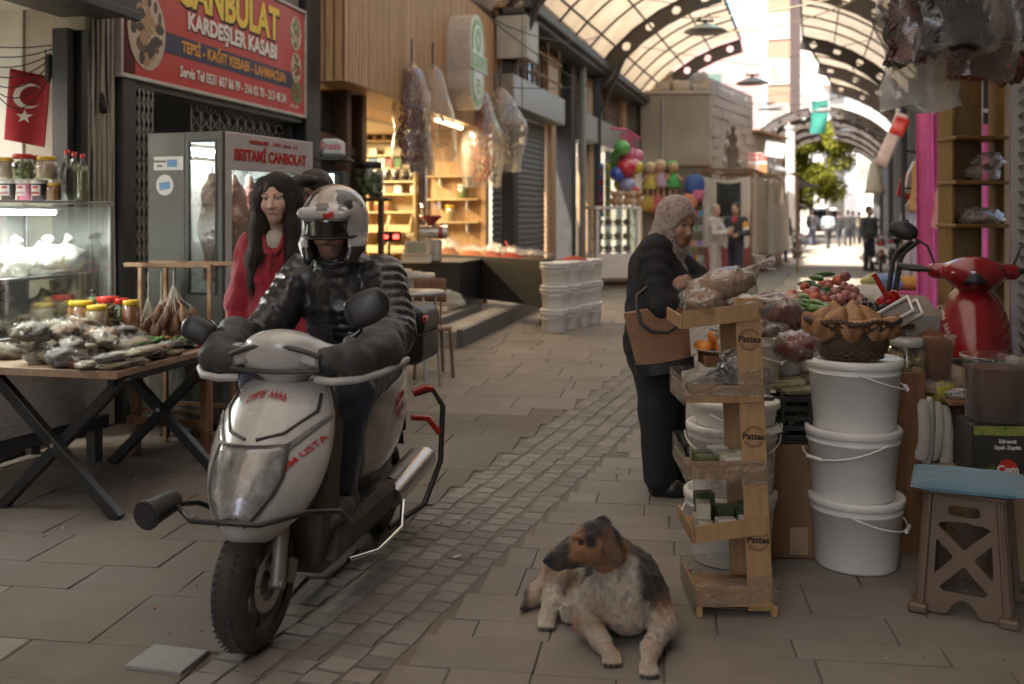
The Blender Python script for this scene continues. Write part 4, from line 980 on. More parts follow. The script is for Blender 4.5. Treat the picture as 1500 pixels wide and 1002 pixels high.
for x,z in((5.9,3.2),(9.2,3.6),(11.4,3.1),(14.5,3.5)):mb=MB();mb.tube([(x,-.1,1),(x+.05,-.05,z),(x+1.1,.1,z+.2)],.03,6);mb.obj('wall_pipe',M_pipe,b)
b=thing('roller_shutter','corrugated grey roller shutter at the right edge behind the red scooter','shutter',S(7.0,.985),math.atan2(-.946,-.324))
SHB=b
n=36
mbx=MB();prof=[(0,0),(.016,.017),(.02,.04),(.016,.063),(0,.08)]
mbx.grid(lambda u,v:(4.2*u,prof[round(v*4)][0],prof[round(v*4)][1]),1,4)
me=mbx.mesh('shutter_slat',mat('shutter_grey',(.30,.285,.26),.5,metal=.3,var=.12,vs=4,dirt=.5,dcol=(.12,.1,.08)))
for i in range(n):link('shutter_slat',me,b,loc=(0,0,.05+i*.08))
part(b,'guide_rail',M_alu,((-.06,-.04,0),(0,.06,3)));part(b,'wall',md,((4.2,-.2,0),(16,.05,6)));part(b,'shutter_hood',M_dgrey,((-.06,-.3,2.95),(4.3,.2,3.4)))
part(b,'padlock',mat('brass',(.55,.38,.12),.3,metal=1.0),((.14,.03,.95),(.17,.05,1.2)),((.15,.03,1.35),(.2,.06,1.6)))
p0,p1=G(1100,406),G(1144,386);d=(p1-p0).normalized();st=thing('draped_stall','stall draped in beige sheeting with a dark red skirting in mid street','stall',p0,math.atan2(d.y,d.x));Ls=(p1-p0).length
M_sheet=mat('beige_sheet',(.56,.49,.41),.85,var=.12,vs=1.2,bump=.3,bs=5,dirt=.3);M_sheetp=mat('pale_net_cloth',(.66,.61,.56),.9,var=.1,vs=1,bump=.2,bs=10);M_dred=mat('dark_red_panel',(.22,.05,.05),.6,var=.15,vs=1,dirt=.2)
def drape(x0,x1,y0,y1,z0,z1,sag=.2,amp=.07,seed=0):
 mb=MB()
 def f(u,v):
  x=x0+(x1-x0)*u;y=y0+(y1-y0)*u;k=math.sin(16*u+2*math.sin(5*u+seed))*amp*(.3+.7*(1-v));zt=z1-sag*math.sin(math.pi*u)
  nx,ny=(y1-y0),-(x1-x0);l_=math.hypot(nx,ny)or 1
  return(x+nx/l_*k,y+ny/l_*k,z0+(zt-z0)*v)
 return mb.grid(f,36,14)
part(st,'skirting',M_dred,((0,-.02,0),(Ls,.05,.55)),((-.03,0,0),(.02,1.1,.75)))
drape(0,Ls,-.06,-.06,.5,2.55,.15,.06).obj('side_sheet',M_sheet,st);drape(-.06,-.06,0,1.15,.7,2.45,.1,.05,2).obj('front_sheet',M_sheet,st);drape(Ls*.35,Ls,-.16,-.2,.45,2.5,.8,.09,5).obj('hanging_cloth',M_sheetp,st)
mb=MB()
for x,y in((0,0),(Ls,0),(0,1.15),(Ls,1.15)):mb.bar((x,y,0),(x,y,2.6),.06)
for a_,b_ in(((0,0,2.6),(Ls,0,2.6)),((0,0,2.6),(0,1.15,2.6)),((0,1.15,2.6),(Ls,1.15,2.6))):mb.bar(a_,b_,.06)
mb.obj('frame',W_brown,st);part(st,'paper_notice',M_white,((-.16,.25,1.2),(-.14,.7,1.75)));part(st,'paper_notice',M_white,((-.16,.35,1.95),(-.14,.75,2.25)))
mb=drape(-.3,-.5,.2,.75,1.45,2.3,.05,.06,3);mb.obj('dark_flap',mat('dark_cloth',(.03,.032,.03),.8),st)
part(st,'roof_board',W_old,((.3,.1,2.63),(Ls,1.0,2.67)))
fr=thing('metal_frame','thin rusty square frame standing before the pointed arch','frame',W(1056,420,26));fr.location.z=0
mb=MB();x1_=2.0;mb.bar((0,0,0),(0,0,2.55),.05);mb.bar((0,0,2.55),(x1_,0,2.55),.05);mb.bar((x1_,0,0),(x1_,0,2.55),.05);mb.obj('frame',M_rust,fr)
def board(label,px0,py0,px1,py1,Y,m,name='sign_board',rz=0.0,th=.05,frame_m=None,post=0.0):
 a_,c_=W(px0,py1,Y),W(px1,py0,Y);w,h=c_.x-a_.x,c_.z-a_.z;s=thing(name,label,'sign',(a_.x,Y,a_.z),rz)
 part(s,'panel',m,((0,0,0),(w,th,h)));
 if frame_m:part(s,'rim',frame_m,((-.04,-.03,-.04),(w+.04,-.01,0)),((-.04,-.03,h),(w+.04,-.01,h+.04)),((-.04,-.03,0),(0,-.01,h)),((w,-.03,0),(w+.04,-.01,h)))
 if post:mb=MB();mb.cyl((w*.35,th/2,0),(w*.25,th/2,-post),.05);mb.cyl((w*.6,th/2,0),(w*.45,th/2,-post),.05);mb.obj('post',M_pipe,s)
 return s,w,h
mwb=mat('white_board',(.72,.70,.66),.5,bump=0,var=.04)
s,w,h=board('white hanging board with dark lettering and a metal rim above the draped stall',1119,205,1148,228,34,mwb,rz=R(8),frame_m=M_dgrey,post=2.2)
s.rotation_euler=(0,R(8),0);scribble(M_dgrey,s,(w/2,-.004,h*.68),w*.75,h*.26,7);scribble(M_dgrey,s,(w/2,-.004,h*.3),w*.75,h*.26,8,seed=3)
s,w,h=board('red and white food stall sign with three dish pictures behind the draped stall',1072,224,1123,266,36,mwb,frame_m=None)
part(s,'red_band',mat('faded_red',(.55,.10,.07),.5,bump=0),((.0,-.012,h*.72),(w,-.001,h*.98)));scribble(mwb,s,(w/2,-.014,h*.85),w*.86,h*.16,11)
for i in range(3):part(s,'dish_picture',[plain('dish_red',(.5,.12,.07)),plain('dish_tan',(.5,.32,.2)),plain('dish_orange',(.55,.2,.08))][i],((.1+i*.42,-.012,.1),(.42+i*.42,-.001,h*.62)))
mb=MB()
for x in(.1,w-.1):mb.bar((x,.03,0),(x,.03,-2.73),.07)
mb.obj('post',M_pipe,s)
c_=G(1158,366);s=thing('white_pole','pale sunlit pole standing just left of the yellow-green tree','pole',c_);mb=MB();mb.cyl((0,0,0),(0,0,5.2),.22,.19,12);mb.b2((-.28,-.28,0),(.28,.28,.3));mb.obj('shaft',M_white,s);mb=MB();mb.cyl((0,0,5.2),(0,0,5.35),.26);mb.obj('cap',M_pipe,s)
# tree in the sun at the end of the street
def tree(label,loc,h,r,seed,nleaf,m,trunk_h,name='street_tree'):
 rr=random.Random(seed);t=thing(name,label,'tree',loc);tm=MB();tops=[]
 tm.tube([(0,0,0),(.08,.03,trunk_h*.5),(.02,0,trunk_h),(.1,.05,h*.7),(.05,0,h*.92)],[.2,.17,.14,.08,.03],8)
 for i in range(9):
  z=trunk_h*.8+(h-trunk_h)*i/11;a=i*2.4;e=Vector((math.cos(a)*r*rr.uniform(.6,.95),math.sin(a)*r*rr.uniform(.6,.95),z+r*.5));tm.tube([(.03,.02,z),e*.5+Vector((0,0,z*.5-.02)),e],[.07,.05,.02],5);tops.append(e)
 tm.obj('trunk',W_old,t);cl=[(e,rr.uniform(.5,.9)*r*.62)for e in tops]+[(Vector((rr.uniform(-1,1)*r*.7,rr.uniform(-1,1)*r*.7,trunk_h+(h-trunk_h)*rr.uniform(.1,1))),rr.uniform(.35,.6)*r)for _ in range(14)]
 lm=MB()
 for i in range(nleaf):
  c,cr=rr.choice(cl);d=Vector((rr.gauss(0,1),rr.gauss(0,1),rr.gauss(0,.8))).normalized()*cr*rr.uniform(.35,1)**.6;p=c+d;s=rr.uniform(.10,.21);M=Euler((rr.uniform(-.9,.9),rr.uniform(-.9,.9),rr.uniform(0,6.3))).to_matrix()
  lm.add([p+M@Vector(q)for q in((-s,0,0),(0,-s*.5,.02),(s,0,0),(0,s*.5,.02))],[(0,1,2,3)],0)
 lm.obj('crown',m,t);return t
M_leaf=None
def leafmat(name,c):
 m,t,o=nt(name);L=t.links.new;g=N(t,'ShaderNodeNewGeometry');mr=N(t,'ShaderNodeMapRange',n3=.55,n4=1.5);L(g.outputs['Random Per Island'],mr.inputs[0])
 mu=N(t,'ShaderNodeMix',data_type='RGBA',blend_type='MULTIPLY');mu.inputs[0].default_value=1;mu.inputs[6].default_value=c4(c);L(mr.outputs[0],mu.inputs[7])
 d=N(t,'ShaderNodeBsdfDiffuse');tl=N(t,'ShaderNodeBsdfTranslucent');L(mu.outputs[2],d.inputs[0]);L(mu.outputs[2],tl.inputs[0]);mx=N(t,'ShaderNodeMixShader');mx.inputs[0].default_value=.55;L(d.outputs[0],mx.inputs[1]);L(tl.outputs[0],mx.inputs[2]);L(mx.outputs[0],o.inputs[0]);return m
M_leaf=leafmat('yellow_green_leaf',(.27,.27,.045))
tree('tall yellow-green leafy tree glowing in the sun under the roof gap',(19.8,66,0),7.0,2.2,3,13000,M_leaf,2.6)
tree('lower yellow-green tree beside the white pole',(18.9,70,0),5.6,1.8,5,7000,M_leaf,1.8)
# people and the dog
def hum(c,seed=0,amp=.004,sc=22):return lambda P:amp*vnoise(P,sc,seed)
def skinmat(name,k=1.0):return mat(name,attr='coat',col=(1,1,1),rough=.5,var=.07,vs=30,bump=.08,bs=220,sss=.12,bdist=.002)
M_skin=skinmat('skin')
def head_sdf(S_,M,w=1.0,chinw=1.0,noset=0):
 """face looks along local -y, origin between the ears, z up; M places it"""
 i0=len(S_.p)
 S_.ell((0,.012,.035),(.074*w,.094,.092),k=.02);S_.ell((0,-.028,-.03),(.060*w,.064,.082),k=.03);S_.ell((0,-.056,-.088),(.030*chinw,.026,.022),k=.03)
 for s in(-1,1):
  S_.ell((s*.036,-.058,-.024),(.026,.026,.026),k=.03);S_.ell((s*.075*w,.012,-.008),(.009,.018,.032),rot=(0,0,s*-.35),k=.008)
  S_.cap((s*.012,-.083,.030),(s*.048,-.072,.030),.0085,.007,k=.014)
  S_.ell((s*.031,-.093,.012),(.018,.016,.011),k=.012,sub=True)
  S_.ell((s*.031,-.0715,.012),(.0135,.0125,.0115),k=.003)
  S_.cap((s*.018,-.083,.019),(s*.045,-.077,.0185),.0040,.0032,k=.004)
  S_.ell((s*.0115,-.099,-.030),(.0085,.0095,.0075),k=.006)
 S_.cap((0,-.084,.020),(0,-.104,-.024),.0085,.0115,k=.010);S_.ell((0,-.108,-.027),(.0095,.009,.0085),k=.008)
 S_.cap((-.020,-.0855,-.0575),(.020,-.0855,-.0575),.0050,k=.007);S_.cap((-.017,-.0850,-.0665),(.017,-.0850,-.0665),.0058,k=.007)
 S_.cap((-.024,-.0925,-.062),(.024,-.0925,-.062),.0022,k=.003,sub=True)
 S_.xf(M,i0)
def face_col(M,skin,lip,brow,beard=None,hairline=None):
 Mi=np.array(M.inverted());sk,lp,br=(np.array(c)for c in(skin,lip,brow))
 def f(P):
  L_=P@Mi[:3,:3].T+Mi[:3,3];x,y,z=np.abs(L_[:,0]),L_[:,1],L_[:,2];C=np.tile(sk,(len(P),1));front=y<-.05
  C*=(1+.05*vnoise(P,60)[:,None])
  def mixin(m,c,k=1.0):C[m]=C[m]*(1-k)+np.array(c)*k
  mixin(front&(np.hypot(x-.042,(z+.03))<.022),(sk[0]*1.02,sk[1]*.80,sk[2]*.76),.45)
  if beard is not None:mixin((z<-.040)&(y<.0)&(z>-.115)&(np.hypot(x/.022,(z+.062)/.010)>1),beard,.6);mixin(front&(np.abs(z+.047)<.007)&(x<.028),beard,.75)
  mixin(front&(np.hypot(x/.024,(z+.062)/.0105)<1)&(y<-.075),lp,.8);mixin(front&(np.abs(z+.0622)<.0018)&(x<.023)&(y<-.075),lp*.35,.8)
  zz=.0315+.006*np.sin(np.clip((x-.012)/.04,0,1)*3.0);mixin(front&(x>.013)&(x<.050)&(np.abs(z-zz)<.0042),br,.6)
  e=np.hypot((x-.031)/.0145,(z-.0115)/.0078)<1;mixin(front&e,(.40,.35,.31),.9);mixin(front&(np.hypot(x-.031,z-.0118)<.0062),(.025,.015,.01),1)
  mixin(front&(x>.016)&(x<.047)&(np.abs(z-.0195)<.0024),(.03,.02,.018),.85)
  return C
 return f
def hand_sdf(S_,wrist,direction,palm_n,side,curl=(.5,.5,.5,.5),thumb=.5,sc=1.0,spread=.06,thumb_in=0.0):
 """direction = towards the fingertips; palm_n = out of the palm; side +1: thumb on local +x"""
 i0=len(S_.p);d=Vector(direction).normalized();n=(Vector(palm_n)-d*d.dot(Vector(palm_n))).normalized();x=d.cross(n).normalized()*side
 S_.cap((0,-.015,0),(0,.02,0),.024,.026,k=.02,fl=((0,0,1),1.35));S_.bx((0,.048,0),(.037,.040,.0125),.012,k=.02);S_.ell((.026,.030,.010),(.016,.028,.014),rot=(0,0,-.4),k=.015)
 for i,(fx,ln,r)in enumerate(((.029,.072,.0088),(.010,.081,.0092),(-.010,.076,.0087),(-.028,.060,.0076))):
  a=spread*(1.5-i);p=Vector((fx,.080-abs(fx-.008)*.18,0));c=curl[i]*1.45;ang=0.0;seg=(ln*.44,ln*.31,ln*.25);rr=(r,r*.93,r*.85,r*.74)
  for j in range(3):
   ang+=c*(.55 if j==0 else .62);q=p+Vector((math.sin(a)*math.cos(ang),math.cos(a)*math.cos(ang),math.sin(ang)))*seg[j]
   S_.cap(p,q,rr[j],rr[j+1],k=.0045 if j else .010);p=q
 t=thumb;p=Vector((.033,.020,.006));dirs=[Vector((.75-.4*t,.62,.25+.3*t)),Vector((.35-.7*t,.85,.2+.55*t)),Vector((.15-.8*t,.9,.15+.6*t))]
 for j,(l,r0,r1)in enumerate(((.040,.0125,.0105),(.031,.0105,.0096),(.024,.0094,.0078))):
  q=p+dirs[j].normalized()*l;S_.cap(p,q,r0,r1,k=.010 if j==0 else .005);p=q
 M=Matrix((x*sc,d*sc,n*sc)).transposed().to_4x4();M.translation=Vector(wrist);S_.xf(M,i0)
def Mrot(loc,rx=0,ry=0,rz=0,sc=1.0):
 return Matrix.Translation(Vector(loc))@Euler((rx,ry,rz),'XYZ').to_matrix().to_4x4()@Matrix.Scale(sc,4)
def hairmat(name,c,rough=.42):return mat(name,c,rough,var=.35,vs=6,bump=.7,bs=60,streak=(60,60,3),bdist=.004,spec=.4)
def fabric(name,c=None,rough=.85,bs=140,bump=.25,sheen=.2,var=.14,**k):return mat(name,c,rough,var=var,vs=9,bump=bump,bs=bs,sheen=sheen,bdist=.003,**k)
def shoe(S_,heel,toe,r=.045):
 h,t=Vector(heel),Vector(toe);d=(t-h);m=h+d*.45;S_.cap(h+Vector((0,0,.04)),m+Vector((0,0,.045)),r*.85,r*.9,k=.03);S_.cap(m+Vector((0,0,.036)),t+Vector((0,0,.026)),r*.95,r*.62,k=.03,fl=((0,0,1),1.25))
 S_.cap(h+Vector((0,0,.05)),h+Vector((0,0,.10)),r*.85,r*.8,k=.03)
 # woman in the head scarf (stands right of centre, turned to the right over the rack)
wp=G(965,716);woman=thing('person','woman in a patterned beige headscarf and black cardigan choosing goods at the cardboard rack','person',wp)
fz=-.30
def wr(v,a=-.28):v=Vector(v);return Matrix.Rotation(a,3,'Z')@v
HWd=Mrot((.085,-.075,1.455),0,0,R(90)-.92)@Mrot((0,0,0),R(17),0,0)
B=Soft();head_sdf(B,HWd,1.06,1.15);B.cap((.03,.0,1.27),(.075,-.03,1.42),.06,.052,k=.04);B.ell((0,0,1.18),(.13,.17,.16),k=.06)
RS,RE,RW=Vector((-.06,-.20,1.30)),Vector((-.03,-.30,1.02)),Vector((.17,-.24,1.085))
LS,LE,LW=Vector((.03,.17,1.30)),Vector((.30,.02,1.09)),Vector((.12,-.13,1.15))
B.cap(RS+Vector((.01,.04,-.02)),RE,.036,.036,k=.03);B.cap(RE,RW,.038,.026,k=.02);B.cap(LS,LE,.05,.042,k=.03);B.cap(LE,LW,.04,.026,k=.02)
hand_sdf(B,RW,Vector((1,.05,-.02)),Vector((.1,.25,-1)),-1,(.30,.36,.42,.5),.55)
hand_sdf(B,LW+Vector((-.005,-.02,.005)),Vector((-.55,-.45,-.25)),Vector((-.35,.5,-.6)),1,(.55,.6,.65,.7),.5)
B.skin(.0048,col=face_col(HWd,(.40,.235,.155),(.30,.10,.08),(.05,.03,.02)),name='body',mats=M_skin,parent=woman)
Wc=Soft();kf=(0,1,0)
Wc.ell((-.02,0,1.19),(.145,.205,.17),k=.06);Wc.ell((-.025,0,.98),(.155,.205,.19),k=.08);Wc.ell((-.03,-.01,.80),(.165,.215,.17),k=.08);Wc.ell((.06,-.01,1.12),(.10,.16,.12),k=.06)
Wc.cap(RS+Vector((.01,.03,-.01)),RE,.070,.064,k=.06,q=(4,.005));Wc.cap(RE,RW-Vector((.035,0,0)),.064,.041,k=.03,q=(4,.005));Wc.cap(LS,LE,.078,.066,k=.05);Wc.cap(LE,LW+Vector((.05,.045,-.01)),.062,.042,k=.03,q=(4,.005));Wc.cap(RS+Vector((.02,.07,.03)),LS+Vector((0,-.04,.03)),.07,.07,k=.07)
Wc.skin(.009,disp=lambda P:.006*vnoise(P,13,2)+.003*np.sin(P[:,2]*60+6*vnoise(P,6)),name='cardigan',mats=fabric('black_knit',(.013,.013,.014),.9,220,.5,0),parent=woman)
Sh=Soft();Sh.ell((.035,-.015,.86),(.125,.185,.14),k=.05);Sh.ell((.075,-.01,1.1),(.095,.13,.18),k=.05);Sh.skin(.012,disp=lambda P:.004*vnoise(P,16,4),name='blouse',mats=fabric('mauve_cotton',(.30,.19,.20)),parent=woman)
T=Soft()
T.ell((-.02,-.02,.74),(.155,.195,.16),k=.08)
T.chain([(-.03,-.11,.70),(-.025,-.12,.45),(-.015,-.125,.10)],[.125,.098,.088],k=.05);T.chain([(.01,.10,.70),(.055,.10,.45),(.11,.115,.10)],[.12,.095,.085],k=.05)
T.skin(.010,disp=lambda P:.006*vnoise(P*np.array([1,1,.35]),22,5),name='trousers',mats=fabric('black_cloth',(.011,.011,.011),.9,140,.25,0),parent=woman)
K=Soft();shoe(K,(-.03,-.13,0),(.16,-.17,0),.052);shoe(K,(.10,.11,0),(.28,.06,0),.05)
K2=Soft();shoe(K2,(-.03,-.13,0),(.16,-.17,0),.052);K2 .skin(.008,name='shoe',mats=mat('black_leather',(.02,.019,.018),.32,bump=.15),parent=woman);K2=Soft();shoe(K2,(.10,.11,0),(.28,.06,0),.05);K2 .skin(.008,name='shoe',mats=MATS['black_leather'],parent=woman)
H=Soft();i0=0
H.ell((0,.02,.04),(.098,.118,.112),k=.03);H.ell((0,.012,-.05),(.088,.10,.09),k=.05);H.cap((0,.0,-.10),(.0,.03,-.19),.085,.115,k=.05);H.cap((.0,-.015,-.165),(.0,-.06,-.30),.058,.045,k=.04);H.cap((0,.08,-.10),(.0,.09,-.26),.07,.07,k=.06)
H.ell((0,-.125,-.026),(.067,.092,.110),k=.012,sub=True);H.cap((0,-.06,-.02),(0,-.18,-.02),.064,k=.01,sub=True);H.xf(HWd)
def scarf(P):
 Mi=np.array(HWd.inverted());L_=P@Mi[:3,:3].T+Mi[:3,3];return .0045*np.sin(70*L_[:,2]+55*L_[:,1]+4*vnoise(P,9))*np.clip((-.02-L_[:,2])*12,.15,1)+.003*vnoise(P,24,3)
m,t,o=nt('scarf_cloth');L=t.links.new;p=N(t,'ShaderNodeBsdfPrincipled',i_Roughness=.8);p.inputs['Sheen Weight'].default_value=.3
tc=N(t,'ShaderNodeTexCoord');vo=N(t,'ShaderNodeTexNoise',i_Scale=24,i_Detail=3.0,i_Distortion=2.5);L(tc.outputs['Object'],vo.inputs['Vector']);cr=N(t,'ShaderNodeValToRGB');cr.color_ramp.elements[0].position=.44;cr.color_ramp.elements[1].position=.50
cr.color_ramp.elements[0].color=(.205,.145,.125,1);cr.color_ramp.elements[1].color=(.345,.265,.23,1);L(vo.outputs[0],cr.inputs[0]);L(cr.outputs[0],p.inputs['Base Color']);L(p.outputs[0],o.inputs[0]);M_scarf=m
H.skin(.0062,disp=scarf,name='headscarf',mats=M_scarf,parent=woman)
bag=thing('handbag','brown ribbed handbag with black trim hanging from the arm of the woman in the headscarf','bag',wp+Vector((-.01,-.285,.70)))
mb=MB();mb.loft([[(x*(.150+.028*k),y*(.075-.02*k),.02+.30*k)for x,y in((math.cos(a)*(1 if abs(math.cos(a))<.7 else .95),math.sin(a))for a in[2*math.pi*i/28 for i in range(28)])]for k in(0,.15,.4,.7,1.0)])
br_=mat('brown_bag',(.30,.155,.085),.55,var=.12,vs=20,bump=.0);m=br_;t=m.node_tree;wv=N(t,'ShaderNodeTexWave',i_Scale=34.0);wv.bands_direction='Z';wv.inputs['Distortion'].default_value=1.2;tcx=N(t,'ShaderNodeTexCoord');t.links.new(tcx.outputs['Object'],wv.inputs['Vector']);bb=N(t,'ShaderNodeBump');bb.inputs['Strength'].default_value=.8;bb.inputs['Distance'].default_value=.006;t.links.new(wv.outputs[1],bb.inputs['Height']);t.links.new(bb.outputs[0],[n for n in t.nodes if n.type=='BSDF_PRINCIPLED'][0].inputs['Normal'])
mb.obj('bag_body',br_,bag,rot=(0,R(-9),0));mb=MB();mb.loft([[(math.cos(a)*(.155+.004*k),math.sin(a)*.08,-.012+.06*k+.01*math.cos(a)*0)for a in[2*math.pi*i/28 for i in range(28)]]for k in(0,.5,1)]);mb.obj('base_trim',M_blkpl,bag,rot=(0,R(-9),0))
mb=MB();mb.tube([(-.15,-.02,.38),(-.15,-.06,.31),(-.135,-.092,.245),(-.08,-.102,.205),(.0,-.10,.20),(.06,-.09,.245),(.095,-.06,.31),(.08,-.0,.40),(.02,.03,.44),(-.08,.03,.43)],.010,8,closed=True);mb.obj('strap',M_blkpl,bag);mb=MB();mb.box((.06,-.083,.25),(.045,.006,.028),(0,R(-25),0));mb.obj('tag',plain('bag_tag',(.6,.56,.48)),bag)
wal=thing('purse','small red purse held in the hand of the woman in the headscarf','purse',wp+RW+Vector((.115,-.005,.005)),rot=(R(20),0,R(15)));MB().box((0,0,0),(.10,.022,.06),None,0,.008).obj('purse_body',mat('red_leather',(.30,.02,.025),.45),wal);MB().box((0,-.0,.031),(.104,.026,.008),None,0,.003).obj('zip',M_chrome,wal)
# girl in red
gp=Vector((W(404,400,4.75).x,4.75,0));girl=thing('person','young woman with long dark hair in a red corduroy jacket walking towards the camera','person',gp)
GH=Mrot((.012,-.02,1.57),R(4),R(-3),R(-5),.95)
B=Soft();head_sdf(B,GH,.93,.9);B.cap((0,0,1.36),(.01,-.005,1.50),.05,.043,k=.03);B.ell((0,0,1.25),(.12,.09,.14),k=.06)
gRS,gRE,gRW=Vector((-.122,.0,1.35)),Vector((-.178,-.0,1.09)),Vector((-.175,-.05,.86))
B.cap(gRS,gRE,.045,.036,k=.03);B.cap(gRE,gRW,.035,.024,k=.02);hand_sdf(B,gRW,Vector((.12,-.12,-1)),Vector((.9,.1,.1)),-1,(.4,.45,.5,.55),.4,.92)
B.skin(.0048,col=face_col(GH,(.56,.36,.27),(.46,.19,.17),(.035,.02,.014)),name='body',mats=M_skin,parent=girl)
J=Soft();J.ell((0,0,1.24),(.148,.11,.17),k=.05);J.ell((0,0,1.03),(.14,.115,.20),k=.06);J.ell((0,0,.85),(.15,.12,.15),k=.06);J.cap((-.11,0,1.365),(.11,0,1.365),.052,k=.05)
J.cap(gRS,gRE,.062,.058,k=.05,q=(3,.006));J.cap(gRE,gRW+Vector((0,.005,.025)),.057,.048,k=.03,q=(4,.007));J.chain([(.122,0,1.35),(.175,.02,1.08),(.17,-.06,.86)],[.062,.058,.048],k=.04)
J.cap((-.06,-.05,1.435),(-.02,-.112,1.325),.024,.012,k=.008,fl=((.7,.7,0),1.6));J.cap((.072,-.05,1.435),(.03,-.112,1.325),.024,.012,k=.008,fl=((-.7,.7,0),1.6));J.cap((-.05,.045,1.44),(.06,.045,1.44),.02,k=.02);J.cap((-.085,-.090,1.2),(-.035,-.106,1.19),.008,k=.006);J.cap((.035,-.106,1.19),(.085,-.090,1.2),.008,k=.006)
J.ell((.008,-.13,1.415),(.036,.075,.085),k=.015,sub=True)
J.cap((0,-.118,1.33),(0,-.125,.80),.006,k=.006)
mred=fabric('red_corduroy',(.30,.012,.028),.85,160,.3,.35)
J.skin(.0075,disp=lambda P:.006*vnoise(P,13,7)+.004*vnoise(P*np.array([1,1,.5]),36,2),name='jacket',mats=mred,parent=girl)
U=Soft();U.ell((.008,-.05,1.375),(.055,.04,.06),k=.02);U.ell((.0,-.02,1.1),(.11,.08,.25),k=.02);U.skin(.009,name='undershirt',mats=fabric('cream_cotton',(.46,.42,.35)),parent=girl)
T=Soft();T.ell((0,0,.80),(.165,.12,.13),k=.06);T.chain([(-.085,0,.78),(-.09,-.02,.46),(-.095,.0,.09)],[.095,.068,.055],k=.04);T.chain([(.085,0,.78),(.10,-.08,.46),(.10,-.06,.09)],[.095,.068,.055],k=.04);T.skin(.012,disp=hum(0,4,.004,20),name='trousers',mats=fabric('dark_denim',(.025,.028,.045)),parent=girl)
for sx_ in(-1,1):
 K2=Soft();shoe(K2,(sx_*.097,.03-.06*(sx_>0),0),(sx_*.115,-.17-.06*(sx_>0),0),.045);K2 .skin(.012,name='shoe',mats=MATS['black_leather'],parent=girl)
H=Soft()
H.ell((0,.018,.045),(.088,.102,.098),k=.02);H.ell((0,.05,-.05),(.085,.065,.12),k=.04)
for s in(-1,1):H.chain([(s*.062,-.02,.09),(s*.083,-.035,.0),(s*.090,-.055,-.13),(s*.098,-.085,-.26),(s*.105-.02,-.10,-.40+(.06 if s>0 else 0))],[.03,.032,.040,.046,.024],k=.03,fl=((0,1,0),1.2));H.chain([(s*.07,.03,.03),(s*.092,.0,-.15),(s*.105,-.045,-.33)],[.05,.055,.04],k=.03)
H.ell((0,-.125,-.025),(.060,.085,.112),k=.012,sub=True);H.cap((0,-.08,.095),(0,-.05,.14),.002,k=.01,sub=True);H.xf(GH)
def strands(P):Mi=np.array(GH.inverted());L_=P@Mi[:3,:3].T+Mi[:3,3];a=np.arctan2(L_[:,0],L_[:,1]+.02);return .0022*np.sin(a*60+5*np.sin(L_[:,2]*14))+.0016*np.sin(a*131+7*np.sin(L_[:,2]*9+1))
H.skin(.0052,disp=strands,name='hair',mats=hairmat('dark_hair',(.022,.014,.010)),parent=girl)
fuzz(bpy.data.objects[[o.name for o in girl.children if o.name.startswith('hair')][0]],5200,.085,.0011,lambda c,n:(0,-.12,-1)if c.z<1.60 else((c.x-.012)*6,.2*(c.y+.02),-.4),.02,3,'hair_strand',jit=.05,pick=lambda c:not(c.z>1.5 and c.y<-.07 and abs(c.x-.012)<.05))
pf=thing('folder','pale mauve shopping bag carried beside the girl in the red jacket','bag',W(362,470,4.78),rot=(0,R(12),R(8)));pf.scale=(.5,.6,.5);MB().loft([[(-.12,-.03,-.2),(.12,-.03,-.2),(.12,.05,-.2),(-.12,.05,-.2)],[(-.15,-.03,.20),(.13,-.03,.20),(.13,.04,.20),(-.15,.04,.20)]],0,False).obj('bag_body',mat('mauve_paper',(.50,.36,.46),.6,bump=.2,bs=12),pf);mb=MB();mb.tube([(-.06,0,.2),(-.04,0,.27),(.02,0,.27),(.04,0,.2)],.005,6);mb.obj('handle',M_rope,pf)
# companion behind the rider
cp=Vector((W(461,400,5.05).x,5.05,0));comp=thing('person','dark-haired person in a navy quilted jacket half hidden behind the helmet','person',cp)
CHm=Mrot((.0,-.03,1.585),R(4),0,R(-22));B=Soft();head_sdf(B,CHm);B.cap((0,0,1.33),(.0,-.01,1.52),.052,.046,k=.03);B.ell((0,0,1.2),(.15,.09,.14),k=.06)
cS,cE,cWr=Vector((-.17,0,1.30)),Vector((-.22,-.12,1.04)),Vector((-.10,-.20,1.20));B.cap(cS,cE,.045,.038,k=.03);B.cap(cE,cWr,.036,.025,k=.02);hand_sdf(B,cWr,Vector((.45,-.25,.75)),Vector((.3,.9,.1)),-1,(.75,.8,.85,.9),.6,.95)
B.skin(.0055,col=face_col(CHm,(.48,.30,.22),(.38,.15,.13),(.02,.014,.01)),name='body',mats=M_skin,parent=comp)
J=Soft();J.ell((0,0,1.2),(.185,.12,.17),k=.06);J.ell((0,0,1.0),(.185,.13,.2),k=.08);J.cap((-.15,0,1.30),(.15,0,1.30),.075,k=.05);J.cap(cS,cE,.082,.072,k=.04);J.cap(cE,cWr-Vector((0,0,.03)),.07,.052,k=.03);J.chain([(.17,0,1.3),(.23,0,1.04),(.2,-.08,.85)],[.08,.07,.06],k=.04);J.cap((-.1,-.05,1.37),(.1,-.05,1.37),.03,k=.03);J.skin(.009,disp=hum(0,9,.005,16),name='jacket',mats=fabric('navy_wool',(.018,.021,.032)),parent=comp)
V_=Soft();V_.cap((.0,-.09,.98),(.0,-.075,1.34),.10,.085,k=.04,q=(9,.008),fl=((0,1,0),1.5));V_.skin(.007,name='quilted_vest',mats=mat('quilted_blue',(.035,.045,.065),.4,bump=.2,bs=50),parent=comp)
